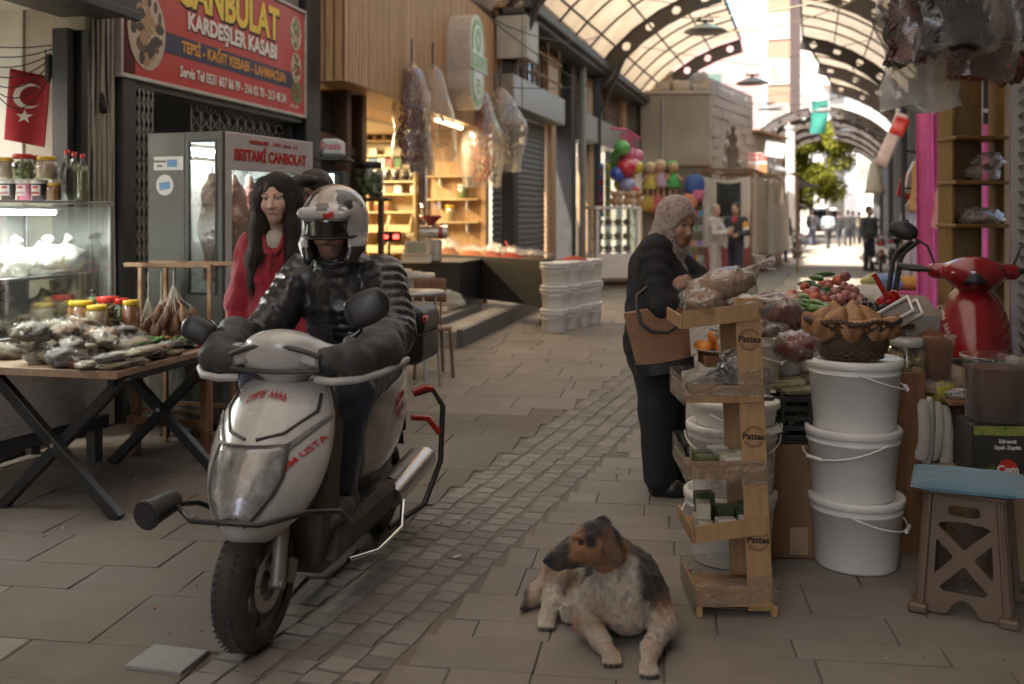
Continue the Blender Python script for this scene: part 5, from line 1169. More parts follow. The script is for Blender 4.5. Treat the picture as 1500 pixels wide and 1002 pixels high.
T=Soft();T.ell((0,0,.78),(.165,.12,.13),k=.06);T.chain([(-.085,0,.76),(-.09,-.02,.46),(-.095,.0,.09)],[.095,.07,.055],k=.04);T.chain([(.085,0,.76),(.10,-.06,.46),(.10,-.03,.09)],[.095,.07,.055],k=.04);T.skin(.014,name='trousers',mats=fabric('dark_denim'),parent=comp)
for sx_ in(-1,1):K2=Soft();shoe(K2,(sx_*.097,.03,0),(sx_*.115,-.17,0),.045);K2 .skin(.014,name='shoe',mats=MATS['black_leather'],parent=comp)
H=Soft();H.ell((0,.02,.05),(.09,.105,.098),k=.02);H.ell((0,.06,-.02),(.085,.06,.08),k=.04);H.ell((0,-.085,.095),(.075,.03,.026),k=.03);H.ell((0,-.13,-.02),(.062,.085,.095),k=.012,sub=True);H.xf(CHm);H.skin(.006,disp=hum(0,3,.004,40),name='hair',mats=hairmat('darkbrown_hair',(.028,.016,.010)),parent=comp)
# dog lying on the paving
dg0=G(905,935);dog=thing('dog','tricolour black, tan and white dog lying on the paving with its head turned left','dog',dg0)
D=Soft()
D.cap((.05,.10,.15),(-.02,.42,.135),.118,.115,k=.07,q=None);D.ell((.045,.03,.16),(.112,.12,.13),k=.05);D.ell((.03,.0,.10),(.085,.10,.075),k=.04)
D.cap((.03,.06,.21),(-.05,.01,.325),.088,.066,k=.05)
HD=Vector((-.080,-.02,.348))
D.ell(HD,(.082,.072,.072),rot=(0,R(-8),R(12)),k=.03);D.cap(HD+Vector((-.045,-.012,-.012)),HD+Vector((-.150,-.035,-.052)),.046,.030,k=.025);D.cap(HD+Vector((-.03,-.01,-.05)),HD+Vector((-.135,-.03,-.075)),.030,.016,k=.02)
D.ell(HD+Vector((-.176,-.042,-.048)),(.014,.015,.012),k=.006);D.cap(HD+Vector((-.06,-.055,-.005)),HD+Vector((-.15,-.064,-.072)),.006,.004,k=.012)
D.ell(HD+Vector((-.055,-.050,.018)),(.011,.008,.008),k=.004);D.cap(HD+Vector((-.08,-.047,.032)),HD+Vector((-.03,-.058,.036)),.009,.008,k=.012)
D.cap(HD+Vector((.03,-.058,.045)),HD+Vector((.062,-.088,-.035)),.030,.024,k=.012,fl=((.25,1,0),2.4));D.cap(HD+Vector((.03,.062,.045)),HD+Vector((.05,.085,-.03)),.028,.02,k=.012,fl=((0,1,0),2.4))
D.chain([(-.07,.06,.13),(-.115,-.03,.072),(-.070,-.12,.040),(-.048,-.185,.028)],[.062,.043,.030,.026],k=.03);D.chain([(.125,.06,.13),(.160,-.05,.075),(.092,-.18,.040),(.072,-.262,.028)],[.064,.044,.031,.027],k=.03)
for px_,py_ in((-.042,-.212),(.070,-.292)):
 for t in(-1.5,-.5,.5,1.5):D.cap((px_+t*.0135,py_+.02,.026),(px_+t*.0165,py_-.020+abs(t)*.006,.013),.0118,.0108,k=.0025)
 D.ell((px_,py_+.026,.022),(.029,.030,.020),k=.010)
D.ell((-.13,.36,.11),(.12,.13,.11),k=.06);D.chain([(-.10,.36,.17),(-.20,.26,.15),(-.225,.19,.07),(-.245,.13,.03)],[.085,.055,.034,.028],k=.03);D.ell((-.25,.11,.025),(.033,.045,.024),k=.015)
D.chain([(-.08,.30,.10),(-.12,.20,.06),(-.165,.135,.04)],[.06,.04,.03],k=.03);D.ell((-.168,.115,.042),(.028,.026,.038),k=.012)
for t in(-1.5,-.5,.5,1.5):D.cap((-.25+t*.013,.09,.026),(-.252+t*.015,.065,.014),.012,.011,k=.006);D.cap((-.168+t*.011,.10,.055),(-.168+t*.013,.095,.075),.010,.009,k=.006)
D.chain([(-.12,.46,.10),(-.22,.40,.06),(-.29,.30,.035),(-.335,.22,.02)],[.05,.045,.036,.012],k=.03)
def dogcol(P):
 x,y,z=P[:,0],P[:,1],P[:,2];n1=vnoise(P,9,1);n2=vnoise(P,28,2);n3=vnoise(P,75,3)
 white=np.array((.46,.40,.32));tan=np.array((.24,.115,.048));blk=np.array((.018,.016,.015));C=np.tile(white,(len(P),1))*(.88+.16*n2[:,None])
 def st(v,w=.02):return np.clip(v/w+.5,0,1)[:,None]
 def mix(k,c):nonlocal C;C=C*(1-k)+np.array(c)*k
 rear=st(y-.22+.05*n1,.06);mix(rear*st(z-.07,.05),blk);saddle=st(x-.068+.035*n1,.025)*st(z-.11+.03*n2,.03)*st(y+.06,.05);mix(saddle,blk);mix(st(z-.27+.02*n1,.02)*st(y+.02,.03)*st(x+.03,.03)*.9,blk)
 mix(st(.06-abs(x+.05)+.02*n1,.03)*st(y-.10,.05)*st(z-.05,.03),blk)
 mix(st(.07-np.abs(x-.09)+.02*n2,.03)*st(.06-np.abs(z-.23)+.02*n1,.03)*st(x-.07,.03),blk)
 grey=st(n2*.5+n3*.5-.25,.3)*st(z-.12,.05)*st(.2-y,.05);mix(grey*.55,(.10,.085,.07))
 mix(st(-x-.12+.03*n1,.04)*st(y-.2,.05),(.30,.16,.08));mix(st(-.255-x+.02*n1,.02)*st(y-.16,.03),(.36,.27,.19));mix(st(-.31-x,.02)*st(y-.15,.03),(.04,.03,.025))
 leg=st(.16-z,.03)*st(.02-y,.04);mix(leg*st(n2+.1,.5)*.45,(.30,.17,.09));mix(st(y-.06,.05)*st(z-.20+.02*n1,.03),blk);mix(st(.07-np.abs(x+.10),.02)*st(.09-np.abs(y),.03)*st(z-.03,.02)*st(.10-z,.03)*.6,tan);mix(st(x-.13,.02)*st(.06-np.abs(y-.0),.03)*st(.16-z,.04)*.7,tan)
 hd=(np.hypot(np.hypot((x-HD.x)/1.1,y-HD.y),z-HD.z)<.11)|((x<HD.x-.03)&(z>HD.z-.13)&(y<.08)&(z>.2));h=hd[:,None]*1.0
 mix(h,tan*np.array((1.05,1.08,1.1)));rx=x-HD.x;rz_=z-HD.z
 mix(h*st(rz_-.034+.012*n1,.02)*st(rx+.05,.03),blk);mix(h*st(.024-np.hypot(rx+.02,(rz_-.02))+.006*n2,.012),blk);mix(h*st(rx-.035,.02)*st(rz_-.00,.04),blk*1.5)
 mix(h*st(-.10-rx+.1*(rz_+.06),.02),(.028,.022,.018));mix(h*st(-.052-rz_+.006*n2,.02)*st(-.05-rx,.03),(.035,.027,.022));mix(h*st(-.155-rx,.01),(.008,.008,.008))
 eye=(np.hypot(rx+.055,rz_-.018)<.0095)&(y<HD.y-.03);C[eye]=(.008,.006,.005)
 ear=(rx>.012)&(rx<.10)&(rz_>-.075)&(rz_<.07)&(np.abs(y-HD.y)>.060);C[ear]=C[ear]*0+np.array((.10,.055,.032))*(1+.3*n2[ear][:,None])
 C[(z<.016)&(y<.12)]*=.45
 return np.clip(C,.004,1)
def fur(P):z=P[:,2];return .0035*vnoise(P,45,1)*(z>.05)+.0026*np.sin(P[:,2]*170+P[:,0]*90+6*vnoise(P,18,4))*((P[:,1]<.1)&(z>.07)&(z<.30)&(P[:,0]>-.06))
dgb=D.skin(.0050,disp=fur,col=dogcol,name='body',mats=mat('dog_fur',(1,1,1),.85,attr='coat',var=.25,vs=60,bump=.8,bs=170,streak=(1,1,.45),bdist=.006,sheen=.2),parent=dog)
def dflow(c,n):
 if c.z>.24 and c.x<-.0:return(1,.25,-.15)
 if c.y<-.09:return(0,-1,-.2)
 if c.y<.10:return(.1,.1,-1)
 return(.1,1,-.6)
fuzz(dgb,30000,lambda c:.009 if c.x<HD.x-.05 and c.z>.2 else .009 if c.y<-.09 else .019 if c.z>.08 else .013,.00085,dflow,.30,5,'fur',pick=lambda c:c.z>.02 and(c-(HD+Vector((-.055,-.05,.018)))).length>.018 and c.x>HD.x-.165)
mcl=plain('claw_dark',(.03,.025,.02),.4)
for px_,py_ in((-.042,-.212),(.070,-.292)):
 for t in(-1.5,-.5,.5,1.5):q=MB();q.cyl((px_+t*.0168,py_-.026+abs(t)*.006,.014),(px_+t*.0175,py_-.038+abs(t)*.006,.005),.004,.0015,6);q.obj('claw',mcl,dog)
 # scooter
sp=Vector((-.765,4.09,0));sc=thing('motor_scooter','dirty white motor scooter with black hand covers and crash bars driven at the camera','scooter',sp,R(-11))
M_scw=mat('scooter_white',(.47,.46,.435),.26,var=.08,vs=6,bump=.03,bs=20,coat=.5,dirt=.35,dcol=(.26,.22,.18))
M_scgrey=mat('scooter_dark_panel',(.05,.047,.043),.5,var=.2,vs=6,dirt=.5,dcol=(.14,.115,.09))
M_mud=mat('muddy_plastic',(.075,.06,.048),.7,var=.3,vs=7,dirt=.7,dcol=(.17,.135,.10))
M_tyre=mat('tyre_rubber',(.028,.026,.024),.75,var=.2,vs=8,bump=.2,bs=70,dirt=.7,dcol=(.12,.10,.08))
M_rim=mat('dirty_rim',(.24,.22,.19),.5,metal=.5,var=.2,vs=9,dirt=.6,dcol=(.12,.1,.08))
M_lens=glass('lamp_lens',(.9,.9,.9),.07,.10);M_refl=mat('reflector',(.40,.39,.38),.3,metal=.5,var=.15,vs=12,bump=.15,bs=40)
M_redpl=mat('red_plastic',(.45,.02,.015),.3,coat=.3,bump=0);M_redtxt=plain('red_letter',(.42,.02,.02),.4)
def wheel(root,c,r=.232,w=.062,steer=0,disc=1):
 wh=MB();M=Matrix.Translation(Vector(c))@Matrix.Rotation(steer,4,'Z')@Matrix.Rotation(R(90),4,'Y')
 prof=[]
 for i in range(17):
  a=-.62*math.pi+1.24*math.pi*i/16;prof.append((r-w+math.cos(a)*w,math.sin(a)*w*.98))
 t_=MB();t_.lathe(prof,n=64);t=MB();t.merge(t_,M)
 tread=MB()
 for i in range(54):
  for s in(-1,1):
   a=2*math.pi*(i+.25*s)/54;tread.box((math.cos(a)*(r-.004),math.sin(a)*(r-.004),s*.021),(.007,.007,.030),Euler((0,0,a)).to_matrix()@Euler((s*-.55,s*.35,0)).to_matrix(),0,.002)
 wo=t.obj('wheel',M_tyre,root);td=MB();td.merge(tread,M);td.obj('tread_block',M_tyre,wo,kind='stuff')
 rm=MB();rm.lathe([(r-w-.022,-.035),(r-w-.008,-.045),(r-w+.006,-.045),(r-w+.004,-.03),(r-w-.02,-.02),(r-w-.02,.02),(r-w+.004,.03),(r-w+.006,.045),(r-w-.008,.045),(r-w-.022,.035),(r-w-.022,-.035)],n=48)
 rm.lathe([(.0,-.04),(.038,-.04),(.04,.04),(0,.04)],n=20)
 for i in range(5):a=2*math.pi*i/5;rm.bar((math.cos(a)*.03,math.sin(a)*.03,0),(math.cos(a)*(r-w-.015),math.sin(a)*(r-w-.015),0),.034,.026)
 rr_=MB();rr_.merge(rm,M);rr_.obj('rim',M_rim,wo)
 if disc:
  dm=MB();ringpoly(dm,.06,.098,-.002,.002,40);q=MB();q.merge(dm,M@Matrix.Translation((0,0,.05))@Matrix.Rotation(R(90),4,'X'));q.obj('brake_disc',M_steel,wo)
 return wo
wheel(sc,(0,-.655,.232),steer=R(-3));wheel(sc,(0,.645,.232),w=.066)
for s in(-1,1):
 mb=MB();mb.cyl((s*.082,-.655,.225),(s*.078,-.60,.45),.027,n=12);mb.cyl((s*.078,-.61,.42),(s*.076,-.55,.62),.019,n=12);mb.cyl((s*.06,-.655,.232),(s*.108,-.655,.232),.02);mb.obj('fork_leg',mat('fork_alu',(.26,.24,.2),.5,metal=.6,dirt=.6,dcol=(.13,.11,.08)),sc)
mb=MB();mb.box((.092,-.575,.25),(.035,.065,.085),(R(-20),0,0),0,.012);mb.obj('brake_caliper',M_rim,sc)
ap=[(.385,.07,-.765,-.60),(.42,.12,-.815,-.55),(.48,.185,-.835,-.46),(.56,.218,-.815,-.40),(.64,.232,-.765,-.36),(.72,.230,-.70,-.33),(.79,.214,-.625,-.31),(.85,.185,-.545,-.30),(.89,.14,-.475,-.30)]
def apr(z):
 z=max(ap[0][0],min(ap[-1][0],z))
 for a,b_ in zip(ap[:-1],ap[1:]):
  if a[0]<=z<=b_[0]:t=(z-a[0])/(b_[0]-a[0]);return[a[i]+(b_[i]-a[i])*t for i in(1,2,3)]
def apy(x,z):w,yf,yb=apr(z);u=min(1,abs(x)/w);return yf+(yb*.55+yf*.45-yf)*u**2.1
loops=[]
for(z,w,yf,yb)in ap:
 lp=[]
 for i in range(17):x=-w+2*w*i/16;lp.append((x,apy(x,z),z))
 for i in range(1,6):t=i/6;lp.append((w*(1-.25*t),(yb*.55+yf*.45)*(1-t)+yb*t,z))
 for i in range(5):t=i/4;lp.append((w*.75*(1-2*t),yb,z))
 for i in range(1,6):t=1-i/6;lp.append((-w*(1-.25*t),(yb*.55+yf*.45)*(1-t)+yb*t,z))
 loops.append(lp)
mb=MB();mb.loft(loops);mb.obj('front_apron',M_scw,sc,sub=1)
def patch(name,m,fn,nu,nv,off,root=sc,th=.004):
 q=MB();q.grid(lambda u,v:(lambda x,z:(x,apy(x,z)-off,z))(*fn(u,v)),nu,nv);return q.obj(name,m,root,solid=th)
def hl(u,v):w=.045+.085*math.sin(min(1,v*1.15)*math.pi*.62);return((2*u-1)*w,.505+.205*v-.03*(2*u-1)**2*(1-v))
lamp=patch('headlight',mat('lamp_bowl',(.36,.355,.35),.25,metal=.3,var=.75,vs=15,bump=1.0,bs=22),hl,14,12,.004);patch('lens',M_lens,hl,14,12,.014,lamp,.002)
mb=MB();pts=[hl(u,0)for u in(0,.25,.5,.75,1)]+[hl(1,v)for v in(.2,.4,.6,.8,1)]+[hl(u,1)for u in(.75,.5,.25,0)]+[hl(0,v)for v in(.8,.6,.4,.2)];mb.tube([(x,apy(x,z)-.008,z)for x,z in pts],.007,6,closed=True);mb.obj('headlight_rim',M_scgrey,lamp)
for s in(-1,1):
 g=patch('turn_signal',M_refl,lambda u,v:(s*(.085+.125*u),.655+.115*u+.045*v*(1-.7*u)),10,4,.005);patch('lens',M_lens,lambda u,v:(s*(.085+.125*u),.655+.115*u+.045*v*(1-.7*u)),10,4,.012,g,.002)
 q=MB();q.tube([(s*.02,apy(.02,.73)-.004,.73),(s*.10,apy(.1,.745)-.004,.745),(s*.17,apy(.17,.80)-.004,.80),(s*.16,apy(.16,.85)-.003,.85)],.006,6);q.obj('panel_seam',M_scgrey,sc)
def apron_text(t,size,x0,z0,ang,m=M_redtxt):
 o=text(t,size,m,sc,(0,0,0),rot=(0,0,0),bold=.002 if size>.03 else .0004,depth=.0006,align='LEFT');ca,sa=math.cos(ang),math.sin(ang)
 for v in o.data.vertices:x,z=x0+v.co.x*ca-v.co.y*sa,z0+v.co.x*sa+v.co.y*ca;v.co=(x,apy(x,z)-.005+v.co.z,z)
apron_text('ADEM USTA',.029,.098,.612,R(42));scribble(M_redtxt,sc,(0,0,0),.17,.022,10,fn=lambda x,y,z:(x,apy(x,.86+z-3*x*x)-.005+y,.86+z-3*x*x))
mb=MB();mb.loft([[(x*w,y,z)for x,y in((-1,y0),(1,y0),(1,y1),(-1,y1))]for z,w,y0,y1 in((.20,.12,-.40,-.22),(.34,.17,-.46,-.28),(.5,.19,-.5,-.32),(.7,.19,-.42,-.28),(.88,.13,-.36,-.27))],0,False);mb.obj('leg_shield',M_mud,sc,bev=.02)
mb=MB();mb.loft([[(x*w,y,z)for x,y in((-1,y0),(1,y0),(1,y1),(-1,y1))]for z,w,y0,y1 in((.14,.10,-.30,.30),(.20,.17,-.33,.34),(.30,.19,-.33,.36),(.33,.18,-.33,.36))],0,False);mb.obj('floor_board',M_mud,sc,bev=.015)
mb=MB();mb.grid(lambda u,v:((2*v-1)*.062,-.655+.262*math.cos(R(66+115*u))*-1,.232+.262*math.sin(R(66+115*u))-.02*(2*v-1)**2),14,6);mb.obj('front_fender',M_mud,sc,solid=.006)
mb=MB();mb.b2((-.17,-.28,.332),(.17,.18,.338));mb.obj('floor_mat',M_blkpl,sc)
for s in(-1,1):
 lp=[]
 for(y,z0,z1,w)in((.12,.38,.66,.13),(.22,.36,.72,.17),(.40,.38,.76,.185),(.58,.46,.80,.175),(.72,.58,.83,.14),(.86,.70,.84,.07)):lp.append([(s*w*q,y,z)for q,z in((.55,z0),(.92,z0+.06*(z1-z0)),(1.0,(z0+z1)/2),(.93,z1-.05*(z1-z0)),(.6,z1),(.3,z1-.01),(.3,z0+.01))])
 mb=MB();mb.loft(lp);o=mb.obj('side_panel',M_scw,sc,sub=1)
 for k,tx in enumerate(('ADEM','USTA')):text(tx,.045,M_redtxt,o,(s*(.190-.004*k),.40+.03*k,.68-.05*k),rot=(R(90),R(-18)*s,R(90)*s),bold=.001,name='lettering')
mb=MB();mb.loft([[(x*w,y,z)for x,z in((-1,z0),(1,z0),(1,z1),(-1,z1))]for y,w,z0,z1 in((.08,.09,.30,.66),(.2,.12,.25,.7),(.45,.12,.3,.72),(.75,.08,.5,.76))],0,False);mb.obj('engine_cover',M_scgrey,sc,bev=.02)
ST=Soft();ST.cap((0,.10,.755),(0,.62,.80),.125,.13,k=.04,fl=((0,0,1),2.2));ST.ell((0,.5,.80),(.14,.22,.06),k=.04);ST.skin(.009,name='seat',mats=mat('seat_vinyl',(.03,.029,.028),.5,bump=.2,bs=80,dirt=.2),parent=sc)
mb=MB();mb.b2((-.05,.45,.17),(.05,.70,.34),0,.03);mb.cyl((.11,.48,.26),(.14,.86,.30),.05,.06);mb.obj('engine',M_rim,sc);mb=MB();mb.cyl((-.12,.70,.23),(-.12,.62,.62),.02);mb.obj('shock_absorber',M_black,sc)
mb=MB();mb.cyl((.15,.40,.235),(.17,.88,.30),.05,.058,16);mb.obj('exhaust',M_steel,sc)
CW=Soft();CW.ell((0,-.42,.985),(.17,.11,.085),k=.03);CW.cap((-.2,-.38,.97),(.2,-.38,.97),.05,k=.04);CW.ell((0,-.46,1.03),(.11,.075,.045),k=.04);CW.cap((0,-.38,.86),(0,-.40,.96),.075,k=.05);CW.skin(.006,name='handlebar_cowl',mats=M_scw,parent=sc)
mb=MB();mb.tube([(x,-.525+.9*x*x,1.03-1.3*x*x)for x in[-.17+.034*i for i in range(11)]],.010,6);mb.tube([(x,-.515+.9*x*x,.935+.2*x*x)for x in[-.17+.034*i for i in range(11)]],.009,6);mb.obj('cowl_trim',M_scgrey,sc,kind='stuff')
for s in(-1,1):
 q=MB();q.grid(lambda u,v:(s*(.095+.07*u),-.53+.35*(.095+.07*u)**1.2+.006,.965+.055*v-.02*u),5,4);o=q.obj('turn_signal',M_refl,sc,solid=.01)
 mb=MB();mb.cyl((s*.16,-.38,.985),(s*.345,-.31,.985),.016);mb.cyl((s*.25,-.345,.985),(s*.35,-.308,.985),.019);mb.obj('handlebar',M_blkpl,sc)
 H=Soft();H.cap((s*.15,-.44,.965),(s*.28,-.42,.970),.050,.060,k=.03,fl=((0,1,0),1.3));H.cap((s*.28,-.42,.970),(s*.355,-.28,.98),.060,.064,k=.03,fl=((s*.8,-.6,0),1.4));H.cap((s*.26,-.35,.995),(s*.31,-.17,1.02),.058,.078,k=.04)
 hc=H.skin(.008,disp=lambda P:.009*vnoise(P,13,3)+.004*vnoise(P,31,5),name='hand_cover',mats=mat('black_nylon',(.036,.035,.034),.6,var=.2,bump=.3,bs=60,sheen=.1),parent=sc)
 mb=MB();mb.tube([(s*.15,-.475,.905),(s*.22,-.49,.902),(s*.30,-.46,.907),(s*.36,-.37,.917),(s*.385,-.26,.927),(s*.39,-.14,.937)],.0145,8);mb.obj('reflective_band',mat('grey_band',(.42,.41,.39),.5),hc)
 mx=.31 if s>0 else-.36;mz=1.16 if s>0 else 1.06
 mb=MB();mb.tube([(s*.19,-.36,1.0),(s*.28,-.36,1.07),(mx*.92,-.37,mz-.03)],.008,8);o=mb.obj('mirror_stalk',M_blkpl,sc)
 M_=Soft();M_.ell((mx,-.38,mz),(.088,.03,.066)if s>0 else(.07,.028,.05),rot=(R(-8),s*-.45,R(12)),k=.01);M_.bx((mx,-.385,mz),(.07,.012,.05)if s>0 else(.052,.012,.038),.012,rot=(R(-8),s*-.45,R(12)),k=.02);M_.skin(.006,name='mirror',mats=M_blkpl,parent=sc);mb=MB();mb.prism(ellipse(.066,.05,20),0,.004,Matrix.Translation((mx,-.352,mz))@Matrix.Rotation(s*-.35,4,'Y'));mb.obj('mirror_glass',M_chrome,o)
mb=MB();mb.tube([(-.24,-.36,.36),(-.27,-.55,.46),(-.24,-.76,.515),(-.12,-.875,.50),(.12,-.875,.50),(.24,-.76,.515),(.27,-.55,.46),(.24,-.36,.36)],.0095,8);mb.obj('crash_bar',M_black,sc)
for s in(-1,):mb=MB();mb.cyl((s*.285,-.86,.505),(s*.26,-.73,.52),.046,.036,16);mb.cyl((s*.286,-.868,.504),(s*.285,-.86,.505),.05,n=16);mb.bar((s*.262,-.75,.50),(s*.235,-.75,.52),.03,.02);o=mb.obj('fog_lamp',M_blkpl,sc);mb=MB();mb.cyl((s*.2866,-.872,.504),(s*.2861,-.868,.504),.04,n=16);mb.obj('lens',M_darkglass,o)
for s in(-1,1):
 mb=MB();mb.tube([(s*.19,.62,.66),(s*.27,.66,.68),(s*.315,.68,.60),(s*.325,.60,.36),(s*.29,.45,.20),(s*.20,.22,.16)],.013,8);mb.obj('crash_bar',M_black,sc)
 mb=MB();mb.tube([(s*.19,.58,.56),(s*.26,.62,.55),(s*.31,.64,.48)],.014,8);mb.tube([(s*.19,.61,.67),(s*.24,.645,.69),(s*.27,.66,.68)],.016,8);mb.obj('red_grip',M_redpl,sc,kind='stuff')
 mb=MB();mb.tube([(s*.21,-.30,.20),(s*.255,-.1,.17),(s*.26,.2,.17),(s*.2,.42,.22)],.010,8);mb.obj('side_rail',M_chrome,sc)
mb=MB();mb.tube([(-.12,.66,.80),(-.13,.80,.78),(.13,.80,.78),(.12,.66,.80)],.012,8);mb.b2((-.13,.70,.77),(.13,.98,.785));mb.obj('rear_rack',M_chrome,sc)
TB=Soft();TB.bx((0,.87,.865),(.205,.185,.085),.05,k=.01);TB.bx((0,.87,.98),(.21,.19,.085),.07,k=.01);TB.skin(.009,name='top_box',mats=M_blkpl,parent=sc);mb=MB()
for s in(-1,1):mb.box((s*.19,.80,1.0),(.04,.16,.035),(0,0,s*.12),0,.008)
mb.obj('top_box_reflector',M_redpl,sc,kind='stuff');mb=MB();mb.lathe([(.212,-.005),(.216,0),(.212,.005)],(0,.87,.925),32,sq=2.5);mb.obj('top_box_seam',M_dgrey,sc)
mb=MB();mb.b2((-.055,.93,.42),(.055,.935,.56));mb.box((0,.88,.50),(.1,.004,.30),(R(15),0,0));mb.obj('mud_flap',M_blkpl,sc,kind='stuff')
# rider
rd=thing('person','scooter rider in an open-face silver helmet and shiny black quilted jacket','person',sp,R(-11))
RM=Mrot((.0,.085,1.435),R(8),0,R(2));B=Soft();head_sdf(B,RM,1.03,1.2);B.cap((0,.16,1.24),(0,.10,1.37),.065,.058,k=.03);B.ell((0,.22,1.10),(.16,.11,.17),k=.06)
rS=[Vector((s*.180,.20,1.24))for s in(-1,1)];rE=[Vector((s*.285,.05,1.01))for s in(-1,1)];rW=[Vector((s*.295,-.235,1.0))for s in(-1,1)]
for i,s in enumerate((-1,1)):B.cap(rS[i],rE[i],.05,.042,k=.03);B.cap(rE[i],rW[i],.04,.03,k=.02);hand_sdf(B,rW[i]+Vector((0,-.01,0)),Vector((-s*.1,-1,.1)),Vector((0,-.1,-1)),-s,(.8,.8,.85,.9),.7)
B.skin(.0055,col=face_col(RM,(.38,.215,.145),(.30,.12,.10),(.02,.015,.012),beard=(.05,.035,.028)),name='body',mats=M_skin,parent=rd)
J=Soft();J.cap((0,.33,.84),(0,.22,1.16),.185,.185,k=.05,q=(9,.012),fl=((0,1,0),1.25));J.cap((-.17,.21,1.225),(.17,.21,1.225),.088,k=.06);J.cap((0,.17,1.26),(0,.13,1.32),.105,.09,k=.03,q=(2,.006))
for i in(0,1):J.cap(rS[i],rE[i],.098,.085,k=.03,q=(7,.009));J.cap(rE[i],rW[i]+Vector((0,.05,0)),.082,.062,k=.03,q=(7,.008))
mpuff=mat('puffer_nylon',(.026,.025,.025),.34,var=.2,vs=9,bump=.5,bs=34,coat=.1,bdist=.008);J.cap((0,.0,1.26),(0,.09,.90),.006,k=.008)
J.skin(.0085,disp=lambda P:.006*vnoise(P,22,6)+.003*vnoise(P,48,2),name='puffer_jacket',mats=mpuff,parent=rd)
T=Soft()
for s in(-1,1):T.chain([(s*.10,.36,.83),(s*.155,-.10,.79),(s*.145,-.20,.46)],[.105,.078,.060],k=.03)
T.ell((0,.38,.85),(.18,.15,.11),k=.06);T.skin(.0095,disp=lambda P:.005*vnoise(P*np.array([1,1,.6]),24,3),name='jeans',mats=fabric('blue_denim',(.032,.042,.068),.85,200,.3,.2,dirt=.2),parent=rd)
for s in(-1,1):K2=Soft();shoe(K2,(s*.15,-.16,.338),(s*.17,-.38,.338),.052);K2 .skin(.009,name='shoe',mats=mat('worn_shoe',(.05,.042,.036),.6,dirt=.5),parent=rd)
Hm=Soft();Hm.ell((0,.03,.05),(.137,.160,.142),k=.03);Hm.ell((0,.02,-.03),(.130,.14,.12),k=.04)
for s in(-1,1):Hm.cap((s*.105,-.03,-.06),(s*.085,-.07,-.105),.04,.032,k=.03)
Hm.cap((-.085,-.115,.088),(.085,-.115,.088),.026,k=.03);Hm.ell((0,-.15,-.035),(.096,.15,.098),k=.02,sub=True);Hm.ell((0,-.03,-.16),(.085,.12,.09),k=.02,sub=True);Hm.ell((0,0,-.03),(.092,.105,.115),k=.01,sub=True);Hm.xf(RM)
def helcol(P):
 Mi=np.array(RM.inverted());l=P@Mi[:3,:3].T+Mi[:3,3];x,y,z=l[:,0],l[:,1],l[:,2];C=np.tile(np.array((.46,.45,.43)),(len(P),1));n_=vnoise(l,14,2)
 C[(z>.10)&(np.sin(x*42+3*y*10+3*n_)>.35)]=(.05,.048,.046);C[(z>.13)&(np.abs(x)<.035)]=(.35,.30,.24);C[(np.abs(z-.075-.25*x)<.012)&(x>.01)&(x<.055)&(y<-.08)]=(.5,.02,.02)
 C[(z<-.055)]=(.03,.03,.03);C[(z<.055)&(y<-.09)]=(.03,.03,.03);inner=(np.hypot(np.hypot(x/.105,(y+.01)/.125),(z+.03)/.13)<.98);C[inner]=(.02,.02,.02)
 return C
hm=Hm.skin(.0058,col=helcol,name='helmet',mats=mat('helmet_paint',(1,1,1),.22,attr='coat',var=.12,vs=12,bump=.05,coat=.6),parent=rd)
V=MB()
def visor(u,v):a=R(-68+136*u);q=RM@Vector((math.sin(a)*.128,-math.cos(a)*.150+.02,-.012+.078*v));return q
V.grid(visor,20,6);V.obj('visor',glass('smoked_visor',(.05,.05,.05),.18,.05,(.05,.05,.05)),hm,solid=.003)
mb=MB();mb.tube([RM@Vector((math.sin(R(a))*.132,-math.cos(R(a))*.154+.02,-.014))for a in range(-70,71,14)],.006,6);mb.obj('visor_edge',M_black,hm);mb=MB();mb.tube([RM@Vector(q)for q in((-.09,-.02,-.10),(-.05,-.045,-.128),(0,-.055,-.135),(.05,-.045,-.128),(.09,-.02,-.10))],.008,6);mb.obj('chin_strap',M_black,hm)
# goods and fittings, left side
rg=random.Random(21)
F_clear=film('clear_film',.10,.20);F_haze=film('hazy_film',.30,.22,14.0);F_wrap=film('stretch_wrap',.07,.35,30.0,bump=1.2)
L_yel=mat('yellow_lid',(.62,.40,.03),.45,bump=0);L_red=mat('red_lid',(.50,.03,.02),.4,bump=0);L_blk=M_blkpl;L_wht=mat('white_lid',(.7,.68,.62),.45,bump=0)
C_honey=mat('honey',(.30,.13,.03),.25,var=.1,bump=0,coat=.3);C_beige=mat('tahini',(.42,.31,.19),.4,var=.1,bump=0,coat=.3);C_green=mat('green_olive',(.16,.20,.045),.35,rand=.1,island=.25,bump=0,coat=.4);C_tan=mat('pale_olive',(.34,.25,.10),.35,island=.25,bump=0,coat=.4);C_redb=mat('red_paste',(.26,.07,.02),.35,bump=0,coat=.3);C_dark=mat('dark_syrup',(.02,.012,.01),.2,bump=0,coat=.5);C_oil=mat('olive_oil',(.12,.13,.02),.2,bump=0,coat=.5);C_white=mat('white_cream',(.66,.63,.55),.4,bump=.05,coat=.2)
G_jar=glass('jar_glass',(.95,.96,.94),.10,.03)
